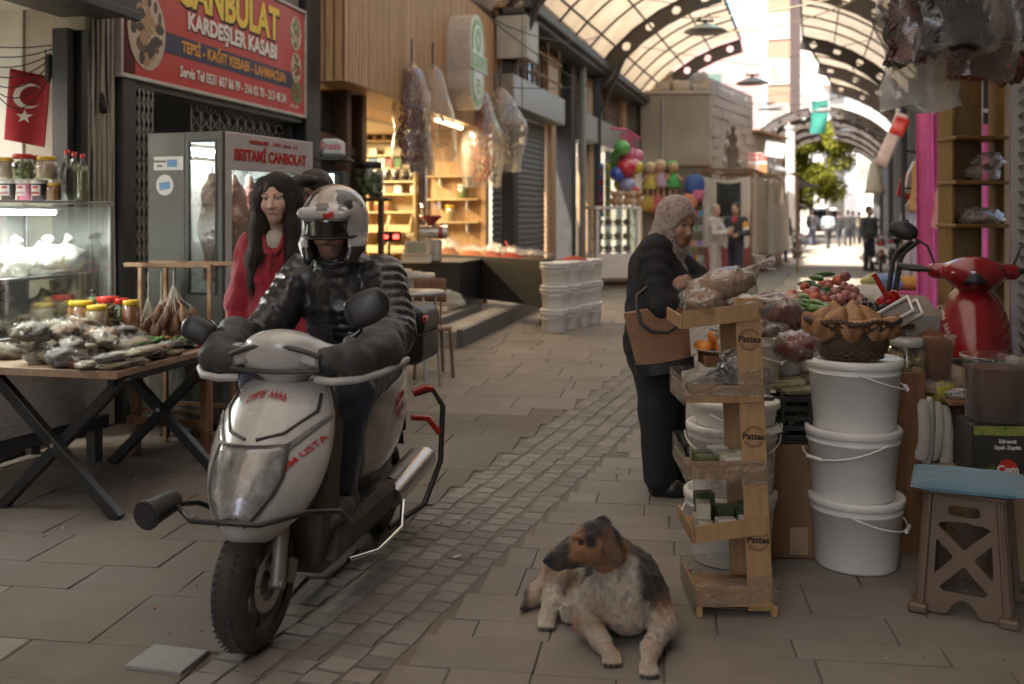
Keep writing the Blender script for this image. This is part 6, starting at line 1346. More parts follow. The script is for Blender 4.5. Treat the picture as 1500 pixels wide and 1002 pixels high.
def jar_mesh(kind,r,h,content,lid,balls=0,lidh=.16):
 hb=h*(1-lidh);q=MB();q.lathe([(0,.004),(r*.94,.004),(r*.97,hb*.05),(r*.97,hb*.88),(r*.80,hb*.97),(0,hb*.97)],n=18)
 c=None
 if balls:
  c=MB();rr=random.Random(int(r*1e4)+balls)
  for i in range(balls):
   a=rr.uniform(0,6.28);d=r*.80*(1 if i%4 else rr.random());b_=r*.20;c.blob((math.cos(a)*d,math.sin(a)*d,rr.uniform(b_,hb*.9)),(b_,b_,b_*1.1),0,nu=7,nv=5)
 sh=MB();sh.lathe([(0,.001),(r*.97,.001),(r,hb*.04),(r,hb*.90),(r*.83,hb),(r*.83,hb*1.02)],n=20)
 ld=MB();ld.lathe([(r*.86,hb*.97),(r*.90,hb*.98),(r*.90,h-.003),(r*.86,h),(0,h)],n=20)
 return(c or q).mesh('contents',content),sh.mesh('glass',G_jar),ld.mesh('lid',lid),balls>0
def jar(label,loc,r,h,content,lid,balls=0,group=None,name='jar',rz=0):
 t=thing(name,label,'jar',loc,rz,group);a,b_,c,st=jar_mesh(name,r,h,content,lid,balls)
 link('contents',a,t,kind='stuff' if st else None);link('glass',b_,t);link('lid',c,t);return t
def bottle(label,loc,r,h,content,cap,group=None):
 t=thing('bottle',label,'bottle',loc,0,group);prof=[(0,0),(r,0),(r,h*.28),(r*.95,h*.31),(r,h*.34),(r,h*.58),(r*.75,h*.72),(r*.34,h*.84),(r*.34,h*.93)]
 q=MB();q.lathe([(p[0]*.94,p[1]+.002)for p in prof[:7]]+[(0,h*.72)],n=16);q.obj('contents',content,t);q=MB();q.lathe(prof,n=16);q.obj('glass',G_jar,t);q=MB();q.lathe([(r*.40,h*.90),(r*.42,h*.91),(r*.42,h),(0,h)],n=12);q.obj('cap',cap,t);return t
 # display case
dc=thing('display_case','lit glass display case on a steel base heaped with white bagged cheese','display case',(-2.45,6.10,0),math.atan2(.936,.353))
part(dc,'base_panel',M_steel,((-2.4,0,.28),(0,.7,.82)),b=.01)
part(dc,'base_rail',M_dgrey,((-2.4,.02,.2),(0,.1,.28)),((-.06,.02,.2),(0,.7,.28)))
for x in(-2.3,-.08):part(dc,'leg',M_dgrey,((x,.06,0),(x+.07,.13,.2)));part(dc,'leg',M_dgrey,((x,.56,0),(x+.07,.63,.2)))
part(dc,'front_glass',M_glassd,((-2.4,.0,.83),(-.02,.006,1.55)),b=0);part(dc,'end_glass',M_glassd,((-.012,.02,.83),(-.006,.68,1.55)),b=0);part(dc,'top_glass',M_glassd,((-2.4,-.01,1.556),(.0,.7,1.566)),b=0)
part(dc,'rim',M_alu,((-2.4,-.012,.815),(.0,.012,.835)));part(dc,'corner_post',M_alu,((-.025,-.012,.835),(.0,.012,1.554)),((-.025,.66,.835),(.0,.69,1.554)));part(dc,'top_rim',M_alu,((-2.4,-.016,1.567),(.006,.012,1.582)),((-.02,.012,1.567),(.006,.69,1.582)))
part(dc,'rear_panel',M_white,((-2.4,.69,.82),(0,.71,1.55)));part(dc,'inner_shelf',M_dgrey,((-2.38,.10,1.13),(-.04,.68,1.15)))
mb=MB();mb.cyl((-1.6,.10,1.515),(-.35,.10,1.515),.014,n=8);mb.obj('tube',emit('case_tube',(.93,.97,1),9),dc);part(dc,'tube_fitting',M_white,((-1.7,.08,1.532),(-.3,.13,1.552)));area('case_light',(-.95,.12,1.50),1.3,.05,16,(.93,.97,1),dc)
mcheese=film('cheese_bag',.75,.25,9.0,wc=(.70,.68,.60));me_bag=[]
for k in range(4):
 q=MB();q.blob((0,0,.075),(.115,.10,.085),.5,2.2,k,18,12);q.tube([(0,0,.14),(.01,.01,.17),(.03,.0,.20)],[.03,.012,.03],7);me_bag.append(q.mesh('bag',mcheese))
mgre=film('greenish_bag',.6,.25,9.0,wc=(.38,.42,.30));me_g=[]
for m_ in me_bag[:3]:mm=m_.copy();mm.materials.clear();mm.materials.append(mgre);me_g.append(mm)
dR=Matrix.Rotation(math.atan2(.936,.353),3,'Z');D0=Vector((-2.45,6.10,0))
for i in range(9):
 for j in range(2):
  p=D0+dR@Vector((-.13-i*.2+rg.uniform(-.03,.03),.22+j*.22,1.152+(0 if not(i%3==1 and j==0)else .0)))
  link('cheese_bag',me_bag[rg.randrange(4)],None,loc=p,rot=(rg.uniform(-.1,.1),rg.uniform(-.1,.1),rg.uniform(0,6)),sc=rg.uniform(.9,1.15),label='white plastic bag of cheese heaped on the upper shelf of the display case',cat='bag',group='cheese bags in the display case')
for i in range(6):
 p=D0+dR@Vector((-.2-i*.27,.3+.1*(i%2),.836));link('produce_bag',me_g[i%3],None,loc=p,rot=(0,0,i*1.3),sc=1.25,label='greenish plastic bag lying in the lower part of the display case',cat='bag',group='greenish bags in the display case')
 # things on its glass top
def top(px,back=.0):Y=5.85+back;p=W(px,300,Y);p.z=1.584;return p
M_lbl=[mat('tub_label_pink',(.55,.16,.26),.4,bump=0),mat('tub_label_dark',(.045,.03,.035),.4,bump=0),mat('tub_label_rose',(.60,.35,.38),.4,bump=0)]
for px,k,lb in((12,0,'jam tub with a wine-dark label, leftmost on the glass case'),(35,1,'jam tub with a pink label between two others on the glass case'),(57,2,'jam tub with a rose label beside the honey jar on the glass case')):
 t=thing('jam_tub',lb,'tub',top(px),0,'jam tubs on the display case');q=MB();q.lathe([(0,0),(.036,0),(.045,.105),(.046,.11)],n=20);q.obj('tub',[M_lbl[1],M_lbl[0],M_lbl[1]][k],t);q=MB();q.lathe([(.049,.100),(.050,.118),(.046,.122),(0,.122)],n=20);q.obj('lid',L_wht,t)
 q=MB();q.grid(lambda u,v:(.0465*math.sin(-.6+1.2*u),-.0465*math.cos(-.6+1.2*u),.03+.06*v),6,1);q.obj('label',M_white,t);q=MB();q.grid(lambda u,v:(.0472*math.sin(-.35+.7*u),-.0472*math.cos(-.35+.7*u),.072+.012*v),4,1);q.obj('brand_band',L_red,t);q=MB()
 for j in range(5):q.blob((-.02+.01*j,-.0465,.042+.006*(j%2)),(.006,.003,.006),0,nu=7,nv=5)
 q.obj('fruit_print',[M_lbl[0],M_lbl[2],L_red][k],t,kind='stuff')
jar('small honey jar with a yellow lid next to the white jar on the glass case',top(79),.043,.105,C_honey,L_yel);jar('milky white jar without bright lid beside the dark bottle',top(92,.05),.043,.19,C_white,L_wht)
z2=Vector((0,0,.124));jar('beige tahini jar with yellow lid at the left edge above the jam tubs',top(6)+z2,.058,.13,C_beige,L_yel);jar('green olive jar with a red lid standing on the jam tubs',top(33)+z2,.062,.15,C_green,L_red,90);jar('small pale nut jar with a red lid behind the olives',top(48,.06)+z2,.042,.145,C_tan,L_red,60);jar('beige tahini jar with a yellow lid nearest the bottles',top(68)+z2,.06,.135,C_beige,L_yel)
bottle('dark syrup bottle with a red cap on the glass case',top(98),.037,.30,C_dark,L_red);bottle('olive oil bottle with red cap in the middle of three bottles',top(109,.04),.035,.29,C_oil,L_red);bottle('olive oil bottle with red cap nearest the cream pillar',top(121),.036,.275,C_oil,L_red)
# flag
fl=thing('flag','red Turkish flag with white crescent and star hung from wires in the grocery','flag',W(40,158,6.7));q=MB();Mfl=mat('flag_red',(.33,.012,.018),.75,bump=.2,bs=120)
def fcl(x,z,o=0):return(x+.06*z,.03*math.sin(9*x+3*z)+.012*math.sin(22*x)-o,z)
q.grid(lambda u,v:fcl((u-.5)*.25,(v-.5)*.48-.05*(u-.5)),18,14);q.obj('cloth',Mfl,fl,solid=.003)
def flat(poly,nm):
 q=MB();q.add([fcl(x,z,.004)for x,z in poly],[tuple(range(len(poly)))]);q.obj(nm,M_wht,fl)
cres=[]
for i in range(25):a=R(-128+256*i/24)+math.pi;cres.append((.0+.085*math.cos(a+math.pi/2*0),.08+.085*math.sin(a)))
inn=[]
for i in range(25):a=R(-140+280*i/24)+math.pi;inn.append((.022+.068*math.cos(a),.08+.068*math.sin(a)))
q=MB();q.grid(lambda u,v:fcl(*[(Vector(cres[round(u*24)]).lerp(Vector(inn[round(u*24)]),v))[i]for i in(0,1)],.004),24,1);q.grid(lambda u,v:fcl(*[(Vector(cres[24-round(u*24)]).lerp(Vector(inn[24-round(u*24)]),v))[i]for i in(0,1)],.0042),24,1);q.obj('crescent',M_wht,fl);flat(star(.05,c=(-.01,-.06)),'star')
mb=MB()
for k in range(7):a_=W(-60+10*k,60+14*k,6.6);b_=W(76,66+6*k,6.7);mb.tube(catenary(a_,b_,.03+.02*k),.004,4)
mb.tube(catenary(W(66,72,6.7),W(72,110,6.7),0),.004,4);mb.blob(W(72,98,6.7),(.03,.03,.09),.4,3,2);mb.obj('wire_bundle',M_cable,label='tangle of dark wires and a cable coil above the flag',cat='wires',kind='stuff')
gl_=thing('tube_lamp','tube lamp glowing at the left edge inside the grocery','lamp',FA[0],FA[1]);mb=MB();mb.cyl((-2.6,1.9,2.5),(-1.2,1.9,2.5),.018,n=8);mb.obj('tube',emit('case_tube'),gl_);part(gl_,'fitting',M_white,((-2.6,1.87,2.52),(-1.2,1.93,2.56)));area('tube_light',(-1.9,1.8,2.46),1.2,.06,30,(1,.93,.82),gl_)
# folding table with X legs
TA=math.atan2(.975,.22);tbl=thing('folding_table','wood-topped market table on black X-shaped steel legs','table',(-1.93,4.86,0),TA);TR=Matrix.Rotation(TA,3,'Z');T0=Vector((-1.93,4.86,0))
TZ=.735
part(tbl,'table_top',W_board,((0,0,TZ-.035),(1.09,.90,TZ)),b=.004);part(tbl,'edge_band',W_ply if False else W_board,((-.006,-.006,TZ-.037),(-.001,.90,TZ+.001)))
for x in(.05,.98):
 for a_,b_ in(((x,.02,.0),(x,.74,TZ-.04)),((x+.055,.74,.0),(x+.055,.02,TZ-.04))):q=MB();q.bar(a_,b_,.05,.055);q.obj('leg',M_black,tbl)
 q=MB();q.cyl((x-.03,.38,.35),(x+.09,.38,.35),.012,n=8);q.obj('bolt',M_steel,tbl)
part(tbl,'cross_rail',M_black,((.05,.05,TZ-.08),(1.03,.09,TZ-.04)))
def on_t(x,y,z=0):return T0+TR@Vector((x,y,TZ+.001+z))
grain=[mat('grain_brown',(.24,.16,.10),.7,var=.7,vs=150,bump=1,bs=140),mat('grain_grey',(.25,.205,.155),.7,var=.65,vs=150,bump=1,bs=140),mat('grain_dark',(.11,.09,.08),.7,var=.6,vs=150,bump=1,bs=140),mat('grain_beige',(.34,.28,.20),.7,var=.3,vs=55,bump=.6,bs=90),mat('grain_red',(.17,.06,.035),.7,var=.3,vs=55,bump=.6,bs=90)]
Fb=film('bag_film',.035,.055,16.0,bump=1.0)
def seed_bag(seed,r,m,tail=True,flatz=.55):
 c=MB();c.blob((0,0,r[2]),r,.42,1.9,seed,18,12,sq=.8);s=MB();s.blob((0,0,r[2]+.002),(r[0]*1.08,r[1]*1.08,r[2]*1.1),.55,3.2,seed,26,16,sq=.5)
 if tail:s.tube([(r[0]*.9,0,r[2]*1.1),(r[0]*1.2,.01,r[2]*1.3),(r[0]*1.5,.02,r[2]*1.0)],[r[1]*.5,r[1]*.16,r[1]*.42],7,caps=False)
 return c.mesh('contents',m),s.mesh('film',Fb)
proto=[seed_bag(i,r,grain[m])for i,(r,m)in enumerate((((.085,.062,.040),0),((.085,.06,.042),1),((.08,.06,.04),2),((.075,.06,.038),0),((.09,.06,.04),1)))]
flatp=[seed_bag(20+i,r,grain[m],False)for i,(r,m)in enumerate((((.075,.055,.018),3),((.08,.05,.020),1),((.075,.05,.018),4),((.07,.05,.02),2)))]
GB=['clear bag of brown grain in the heap on the folding table','clear bag of grey seeds in the heap on the folding table','clear bag of dark grain in the heap on the folding table']
def put_bag(pr,loc,rz,label,group,tilt=0,sc=1.0):
 t=thing('grain_bag',label,'bag',loc,0,group,rot=(rg.uniform(-tilt,tilt),rg.uniform(-tilt,tilt),rz));t.scale=(sc,)*3;link('contents',pr[0],t);link('film',pr[1],t);return t
li={0:0,1:1,2:2,3:0,4:1}
for i in range(40):
 lay=0 if i<24 else(1 if i<34 else 2);x=rg.uniform(.05,.85-.12*lay);y=.36+rg.uniform(-.10+.08*lay,.50-.07*lay);k=rg.randrange(5)
 put_bag(proto[k],on_t(x,y,.055*lay+rg.uniform(0,.01)),rg.uniform(0,6.28),['brown','grey-seed','dark-grain'][li[k]]+' clear bag '+['at the bottom','in the middle layer','on top'][lay]+' of the heap, '+('at its front end','halfway along it','towards the jars')[min(2,int(x/.3))]+(', outer side' if y<.55 else ', inner side'),'bags of grain heaped on the folding table',.25,rg.uniform(.85,1.1))
FL=['flat clear packet of pale grain at the front corner of the table','flat clear packet of grey seeds at the front corner of the table','flat clear packet of reddish powder at the front corner of the table','flat clear packet of dark seeds at the front corner of the table']
for i in range(20):
 k=i%4;x=.07+(i%5)*.125+rg.uniform(-.02,.02);y=.07+(i//5%3)*.10+rg.uniform(-.02,.02);put_bag(flatp[k],on_t(x,y,.0 if i<15 else .034),rg.uniform(-.5,.5)+.6,FL[k],'flat packets on the table corner',.08,1.0)
mgl=mat('spring_onion_leaf',(.07,.16,.035),.5,island=.35,bump=0);mgw=mat('onion_stem',(.42,.46,.30),.5,bump=0)
for j,(x,y,a)in enumerate(((.62,.30,.3),(.70,.16,-.2),(.80,.30,.5),(.86,.14,.1))):
 t=thing('green_bundle',['bundle of green onion leaves lying behind the grain bags','bundle of green leaves at the table edge beside the flat packets','loose green herb bundle at the back of the table','green herb bundle nearest the red packets'][j],'herbs',on_t(x,y,.01),TA+a,'green bundles on the table');q=MB()
 for i in range(34):y0=rg.uniform(-.05,.05);z0=rg.uniform(.0,.05);b_=rg.uniform(-.04,.04);q.add([(-.14,y0-.004,z0),(-.14,y0+.004,z0),(.0,y0+b_+.009,z0+.012),(.0,y0+b_-.007,z0+.016),(.16,y0+2*b_,z0-.0),],[(0,1,2,3),(3,2,4)],0,True)
 q.obj('leaves',mgl,t,kind='stuff')
 q=MB()
 for i in range(10):y0=rg.uniform(-.04,.04);q.tube([(-.17,y0*1.1,.02+abs(y0)*.3),(-.09,y0,.022)],.006,5)
 q.obj('stems',mgw,t,kind='stuff')
mpk=[mat('packet_red',(.42,.05,.03),.35,var=.5,vs=30,bump=.2),mat('packet_pale',(.5,.44,.34),.35,var=.3,vs=30,bump=.2)]
for i in range(9):link('spice_packet',MB().box((0,0,.008),(.11,.075,.016),None,0,.006).mesh('spice_packet',mpk[i%2]),None,loc=on_t(.92+rg.uniform(-.06,.1),.08+.035*i,.012*(i%3)),rot=(rg.uniform(-.15,.15),rg.uniform(-.15,.15),rg.uniform(0,3)),label=['small red printed packet at the far corner of the folding table','small pale printed packet at the far corner of the folding table'][i%2],cat='packet',group='packets at the far table corner')
def tj(px,y1,Y=5.85):p=W(px,y1,Y);return p
for lb,px,r,h,c,l,b_ in(('large honey jar with yellow lid on the folding table',119,.075,.16,C_honey,L_yel,0),('beige tahini jar with yellow lid behind the honey jar on the table',142,.062,.145,C_beige,L_yel,0),('pale olive jar with red lid in the middle of the table jars',158,.068,.185,C_tan,L_red,110),('green olive jar with red lid right of the pale olives',177,.048,.175,C_green,L_red,80),('red-brown paste jar with yellow lid, rightmost of the table jars',191,.054,.165,C_redb,L_yel,0)):
 Y=5.72+.12*((px//10)%2);p=W(px,400,Y);p.z=TZ+.102;jar(lb,p,r,h,c,l,b_)
 p2=p.copy();p2 .z=TZ+.001;t=thing('stand_jar','low jar with coloured lid supporting the '+lb.split(' jar')[0]+' jar','jar',p2,0,'low jars under the table jars');q=MB();q.lathe([(0,0),(r*.95,0),(r*.97,.08),(0,.08)],n=18);q.obj('body',C_honey if l is L_yel else C_redb,t);q=MB();q.lathe([(r*.98,.078),(r,.08),(r,.098),(0,.10)],n=18);q.obj('lid',l,t)
p=W(136,400,5.95);p.z=TZ+.15;bottle('small herb oil bottle with a black cap behind the table jars',p,.036,.17,C_green,L_blk);p.z=TZ+.001;t=thing('carton','small brown carton under the herb oil bottle','box',p);MB().b2((-.05,-.05,0),(.05,.05,.148)).obj('carton',mat('cardboard',(.30,.20,.115),.75,var=.1,vs=3,bump=.1,bs=60),t)
# brown wooden table behind
bt=thing('wooden_table','small brown wooden table with square legs behind the folding table','table',(-2.02,6.45,0),R(72))
part(bt,'table_top',W_brown,((-.36,-.3,.70),(.36,.3,.73)));part(bt,'apron',W_brown,((-.33,-.28,.6),(.33,-.25,.70)),((-.33,.25,.6),(.33,.28,.70)))
for x in(-.33,.28):
 for y in(-.28,.23):part(bt,'leg',W_brown,((x,y,0),(x+.05,y+.05,.70)))
part(bt,'stretcher',W_brown,((-.35,-.29,.2),(-.335,.29,.25)),((-.3,-.30,.12),(.3,-.285,.17)))
# rusty rack with hanging brown pods
rk=thing('rusty_rack','rusty square-tube rack standing between the jars and the butcher fridge','rack',(-1.875,6.18,0),R(164));
for x,y in((0,0),(.50,0),(.0,-.26),(.50,-.26)):part(rk,'post',M_rust,((x-.014,y-.014,.0 if y<0 or x==0 else .3),(x+.014,y+.014,1.17)))
part(rk,'top_rail',M_rust,((-.014,-.014,1.17),(.62,.014,1.198)),((-.014,-.274,1.17),(.62,-.246,1.198)));part(rk,'lower_rail',M_rust,((.015,-.014,.25),(.485,.014,.278)),((.015,-.274,.25),(.485,-.246,.278)))
mb=MB();mb.tube([(.26,.0,1.165),(.26,.0,1.10),(.262,0,1.06)],.006,6);mb.tube([(.262+.014*math.cos(a),0,1.03+.025*math.sin(a))for a in[i*.6 for i in range(9)]],.005,6);mb.tube([(.26,0,1.0),(.26,0,.93),(.275,0,.91),(.285,0,.93)],.005,6);mb.obj('hook',M_chrome,rk)
mpod=mat('dried_aubergine',(.17,.085,.045),.55,var=.3,vs=20,bump=.4,bs=60,island=.2)
for j,(px,py,n,s_)in enumerate(((254,432,22,1.15),(236,452,14,.95),(217,450,10,.9))):
 p=W(px,py,6.05);t=thing('dried_pods',['largest bunch of brown dried aubergines hung by strings on the rusty rack','middle bunch of brown dried aubergines on the rusty rack','smallest bunch of brown dried aubergines beside the rack post'][j],'dried vegetables',p,0,'bunches of dried aubergines');q=MB();st=MB()
 for i in range(n):
  a=i*2.4;d=.11*s_*math.sqrt((i+.5)/n);z=-.06-.05*(i%3)-d*.5;c=Vector((math.cos(a)*d,math.sin(a)*d*.8,z));q.blob(c,(.022*s_,.021*s_,.052*s_),.2,1.5,i,8,7,rot=(math.sin(a)*d*3,-math.cos(a)*d*3,0));st.tube([(0,0,.06),c*.4+Vector((0,0,.02)),c+Vector((0,0,.04))],.0025,4)
 st.tube([(0,0,.06),(0,0,W(0,398,6.05).z-p.z)],.003,4);q.obj('pods',mpod,t,kind='stuff');st.obj('string',mat('pale_string',(.5,.44,.34),.8,bump=0),t)
 # butcher's glass fridge
fr_=thing('meat_fridge','tall steel and glass meat fridge lettered BESTAMİ CANBOLAT with carcasses inside','fridge',(-1.89,6.5,0),math.atan2(.938,.347));FM=Matrix.Translation((-1.89,6.5,0))@Matrix.Rotation(math.atan2(.938,.347),4,'Z')
mfr=mat('fridge_steel',(.085,.088,.079),.5,metal=.3,var=.12,vs=3,bump=.06,bs=30,dirt=.3,dcol=(.15,.13,.1));fh=2.05;fl_,fd=1.10,.60
part(fr_,'base',mfr,((0,0,.12),(fl_,fd,.72)),b=.008);part(fr_,'foot',M_black,((.05,.05,0),(.1,.1,.12)),((.95,.05,0),(1,.1,.12)),((.05,.5,0),(.1,.55,.12)))
part(fr_,'end_panel',mfr,((0,.30,.72),(.03,fd,fh)),((0,.0,1.99),(.03,.30,fh)),((0,.0,.72),(.03,.30,.98)),((0,.27,.98),(.03,.30,1.99)),((0,0,.98),(.03,.045,1.99)),b=.003)
part(fr_,'door_seal',M_black,((-.004,.042,.975),(.0,.058,1.995)),((-.004,.258,.975),(.0,.272,1.995)),((-.004,.058,.975),(.0,.258,.99)),((-.004,.058,1.98),(.0,.258,1.995)),b=.001);part(fr_,'end_glass',M_glassd,((.012,.05,.98),(.018,.27,1.99)),b=0)
part(fr_,'header',mat('fridge_white',(.52,.49,.49),.4,metal=.1,var=.06,dirt=.25),((.031,-.004,1.80),(fl_,.03,fh)),((.031,-.004,.72),(.10,.03,1.80)),((fl_-.10,-.004,.72),(fl_,.03,1.80)),b=.004);part(fr_,'front_glass',M_glassd,((.10,.008,.72),(fl_-.10,.014,1.80)),b=0)
part(fr_,'roof',mfr,((.03,.03,2.0),(fl_,fd,fh)));part(fr_,'rear_panel',mat('fridge_inner',(.22,.235,.23),.3,metal=.4,bump=.3,bs=3),((.03,fd-.03,.72),(fl_,fd,2.0)),((fl_-.03,.03,.72),(fl_,fd-.03,2.0)))
mb=MB();mb.cyl((.15,.5,1.96),(.95,.5,1.96),.012,n=8);mb.obj('tube',emit('fridge_tube',(.95,.98,1),8),fr_);area('fridge_light',(.55,.42,1.95),.8,.06,9,(.95,.98,1),fr_)
mb=MB();mb.cyl((.03,.28,1.88),(fl_-.03,.28,1.88),.014);mb.obj('hanging_rail',M_chrome,fr_)
text('BESTAMİ CANBOLAT',.105,M_redtxt,fr_,(.56,-.006,1.90),bold=.004,sx=.88);text("1945'DEN BERİ",.038,M_redtxt,fr_,(.40,-.006,1.995),bold=.001,sx=.9);scribble(M_redtxt,fr_,(.72,-.006,1.995),.32,.028,12)
mst=mat('sticker_white',(.60,.62,.58),.4,bump=0,var=.05);msb=mat('sticker_blue',(.06,.22,.45),.4,bump=0)
o=part(fr_,'sticker',mst,((-.003,.31,1.80),(0,.55,1.89)),b=0);part(o,'blue_mark',msb,((-.0045,.36,1.82),(-.003,.44,1.87)),b=0)
text('Geleneksel',.022,M_dgrey,o,(-.005,.50,1.86),rot=(R(90),0,R(-90)),bold=.0005);text('tadım',.022,M_dgrey,o,(-.005,.50,1.83),rot=(R(90),0,R(-90)),bold=.0005)
mb=MB();mb.prism(ellipse(.07,.07,26,(0,0)),0,.003);o=mb.obj('sticker',mst,fr_,loc=(-.003,.46,1.70),rot=(0,0,R(-90)));mb=MB();mb.box((0,-.001,-.005),(.085,.0015,.05),(0,R(-8),0),0,0);mb.obj('blue_mark',msb,o)
m,t,o_=nt('raw_meat');L=t.links.new;p_=N(t,'ShaderNodeBsdfPrincipled',i_Roughness=.38);tc=N(t,'ShaderNodeTexCoord');n1=N(t,'ShaderNodeTexNoise',i_Scale=7,i_Detail=5.0,i_Distortion=1.8);L(tc.outputs['Object'],n1 .inputs['Vector']);cr=N(t,'ShaderNodeValToRGB');e=cr.color_ramp.elements;e[0].position=.42;e[0].color=(.13,.018,.015,1);e[1].position=.62;e[1].color=(.50,.36,.27,1);x_=e.new(.52);x_.color=(.24,.05,.035,1);L(n1 .outputs[0],cr.inputs[0]);L(cr.outputs[0],p_.inputs['Base Color']);bp=N(t,'ShaderNodeBump');bp.inputs['Strength'].default_value=.6;bp.inputs['Distance'].default_value=.02;L(n1 .outputs[0],bp.inputs['Height']);L(bp.outputs[0],p_.inputs['Normal']);L(p_.outputs[0],o_.inputs[0]);M_meat=m
for j,(x,y,ln,r)in enumerate(((.16,.20,.62,.10),(.42,.22,.78,.11),(.66,.26,.55,.09),(.88,.24,.66,.10))):
 p=FM@Vector((x,y,1.86));t=thing('meat_cut',['leg of meat hanging at the end window of the fridge','long side of meat hanging behind the lettered glass','thin cut of meat third along the fridge rail','cut of meat hanging at the far end of the fridge'][j],'meat',p,0,'meat hanging in the fridge');S_=Soft();S_.chain([(0,0,-.10),(0,0,-.22),(.01,.01,-.42),(.0,-.01,-.14-ln)],[.03,r*.62,r,r*.55],k=.05);S_.ell((.03,-.02,-.45),(r*.8,r*.7,r*1.4),k=.05);S_.skin(.012,disp=lambda P:.012*vnoise(P,9,j),name='flesh',mats=M_meat,parent=t)
 mb=MB();mb.tube([(0,0,.03),(.012,0,.035),(.012,0,.0),(0,0,-.05),(-.01,0,-.1),(0,0,-.13)],.005,6);mb.obj('hook',M_chrome,t)
mb=MB();mb.blob((0,0,.05),(.16,.1,.06),.6,3,3,20,10);mb.obj('produce_bag',mcheese,loc=FM@Vector((.25,.25,.722)),label='white plastic bag lying on the floor of the meat fridge',cat='bag')
# small drinks cooler lettered Fresa
fz_=thing('drinks_cooler','small drinks cooler with a lit header lettered Fresa beside the dark column','cooler',W(468,315,10.2)*1.0);fz_.location.z=0
part(fz_,'cabinet',M_blkpl,((-.02,0,.4),(.24,.4,1.95)));part(fz_,'door_glass',M_darkglass,((.0,-.02,.6),(.22,-.002,1.9)));part(fz_,'lamp_strip',emit('cooler_glow',(.8,1,.95),1.2),((.04,-.026,1.68),(.15,-.021,1.92)),b=0);part(fz_,'shelf',M_dgrey,((-.03,-.15,2.06),(.30,.35,2.09)));part(fz_,'header',mat('cooler_header',(.62,.70,.70),.4,bump=0),((.02,-.06,2.10),(.22,.3,2.28)),b=.03);text('Fresa',.10,M_redpl,fz_,(.12,-.064,2.20),bold=.004,shear=.15)
# spice shop goods
def AT(a,y,z):d=Vector((.211,.977,0)).normalized();n_=Vector((-.977,.211,0)).normalized();return FA[0]+d*a+n_*y+Vector((0,0,z))
def pepper_bag(name,label,cat,loc,h,w,m,n,seed,filmm,open_=False,piece=(.016,.016,.045)):
 t=thing(name,label,cat,loc,0,'bags of dried goods hanging from the oak fascia');q=MB();rr=random.Random(seed)
 for i in range(n):
  z=-.10-rr.random()*(h-.14);k=min(1,.35+(-z/h)*1.1)*(1 if-z<h*.85 else .75);a=rr.uniform(0,6.28);d=w*k*math.sqrt(rr.random())*.9;q.blob((math.cos(a)*d,math.sin(a)*d*.7,z),[p*rr.uniform(.7,1.25)for p in piece],.3,2,i,6,5,rot=(rr.uniform(-.6,.6),rr.uniform(-.6,.6),0))
 q.obj('contents',m,t,kind='stuff');s=MB();loops=[]
 for j in range(15):
  v=j/14;z=-h*1.04*v;r=w*1.12*(.22+.95*min(1,v*2.2)**.7)*(1+.12*math.sin(6*v+seed));r=r if j>0 else w*.1
  loops.append([(math.cos(2*math.pi*i/26)*r*(1+.16*mnoise.noise(Vector((i*.9,v*5,seed)))),math.sin(2*math.pi*i/26)*r*.75*(1+.16*mnoise.noise(Vector((i*.9,v*5,seed+9)))),z)for i in range(26)])
 s.loft(loops,cap=False);s.obj('plastic_bag',filmm,t);st=MB();st.tube([(0,.02,.30),(0,0,.12),(0,0,-.05)],.012,5);st.obj('string',M_cable,t);return t
mpep=mat('dried_red_pepper',(.17,.022,.018),.45,island=.4,bump=.2,coat=.2);mpepo=mat('dried_orange_pepper',(.34,.10,.025),.5,island=.4,bump=.2);mpepd=mat('dried_dark_aubergine',(.022,.018,.022),.5,island=.5,bump=.2);mpale=mat('pale_dried_fruit',(.46,.36,.22),.55,island=.3,bump=.2)
F_bag=film('hanging_bag_film',.14,.28,9.0)
pepper_bag('pepper_bag','long plastic bag of dark red dried peppers hanging at the left of the oak fascia','dried peppers',W(603,92,12.6),1.30,.20,mpep,330,1,F_bag)
pepper_bag('aubergine_bag','plastic bag with blackish dried aubergine skins below the red peppers','dried aubergines',W(612,150,12.9),.92,.15,mpepd,170,2,F_bag)
pepper_bag('empty_bag','pale half-empty plastic bag hanging right of the red peppers','bag',W(634,95,13.3),1.25,.22,mpale,26,3,film('pale_bag_film',.18,.2,9.0))
pepper_bag('pepper_bag','plastic bag of orange-red dried peppers below the oval sign','dried peppers',W(706,130,16.2),1.55,.24,mpepo,300,4,F_bag)
pepper_bag('fruit_bag','bulging pale plastic bag hanging at the right end of the fascia','dried fruit',W(733,128,16.6),1.35,.30,mpale,150,5,film('pale_bag_film'))
p=W(540,290,11.6);jar('big green demijohn of pickles on a dark stand at the shop door',p,.17,.42,mat('pickle_green',(.09,.13,.025),.35,island=.3,bump=0,coat=.4),L_blk,160);t=thing('stand','dark stand under the big green demijohn','stand',(p.x,p.y,0));part(t,'stand_top',W_dark,((-.2,-.2,p.z-.04),(.25,.2,p.z-.002)));part(t,'stand_leg',W_dark,((-.15,-.1,.0),(-.1,.1,p.z-.04)),((.12,-.1,.0),(.17,.1,p.z-.04)))
stock=[mat('carton_'+n,c,.5,bump=0,var=.1)for n,c in(('white',(.6,.57,.5)),('red',(.42,.05,.04)),('green',(.10,.24,.09)),('cream',(.52,.42,.25)),('blue',(.08,.16,.30)),('brown',(.2,.12,.06)))]
bxm=[MB().box((0,0,.09),(.10,.13,.18),None,0,.004).mesh('carton',m_)for m_ in stock];cards=['white','red','green','cream','blue','brown']
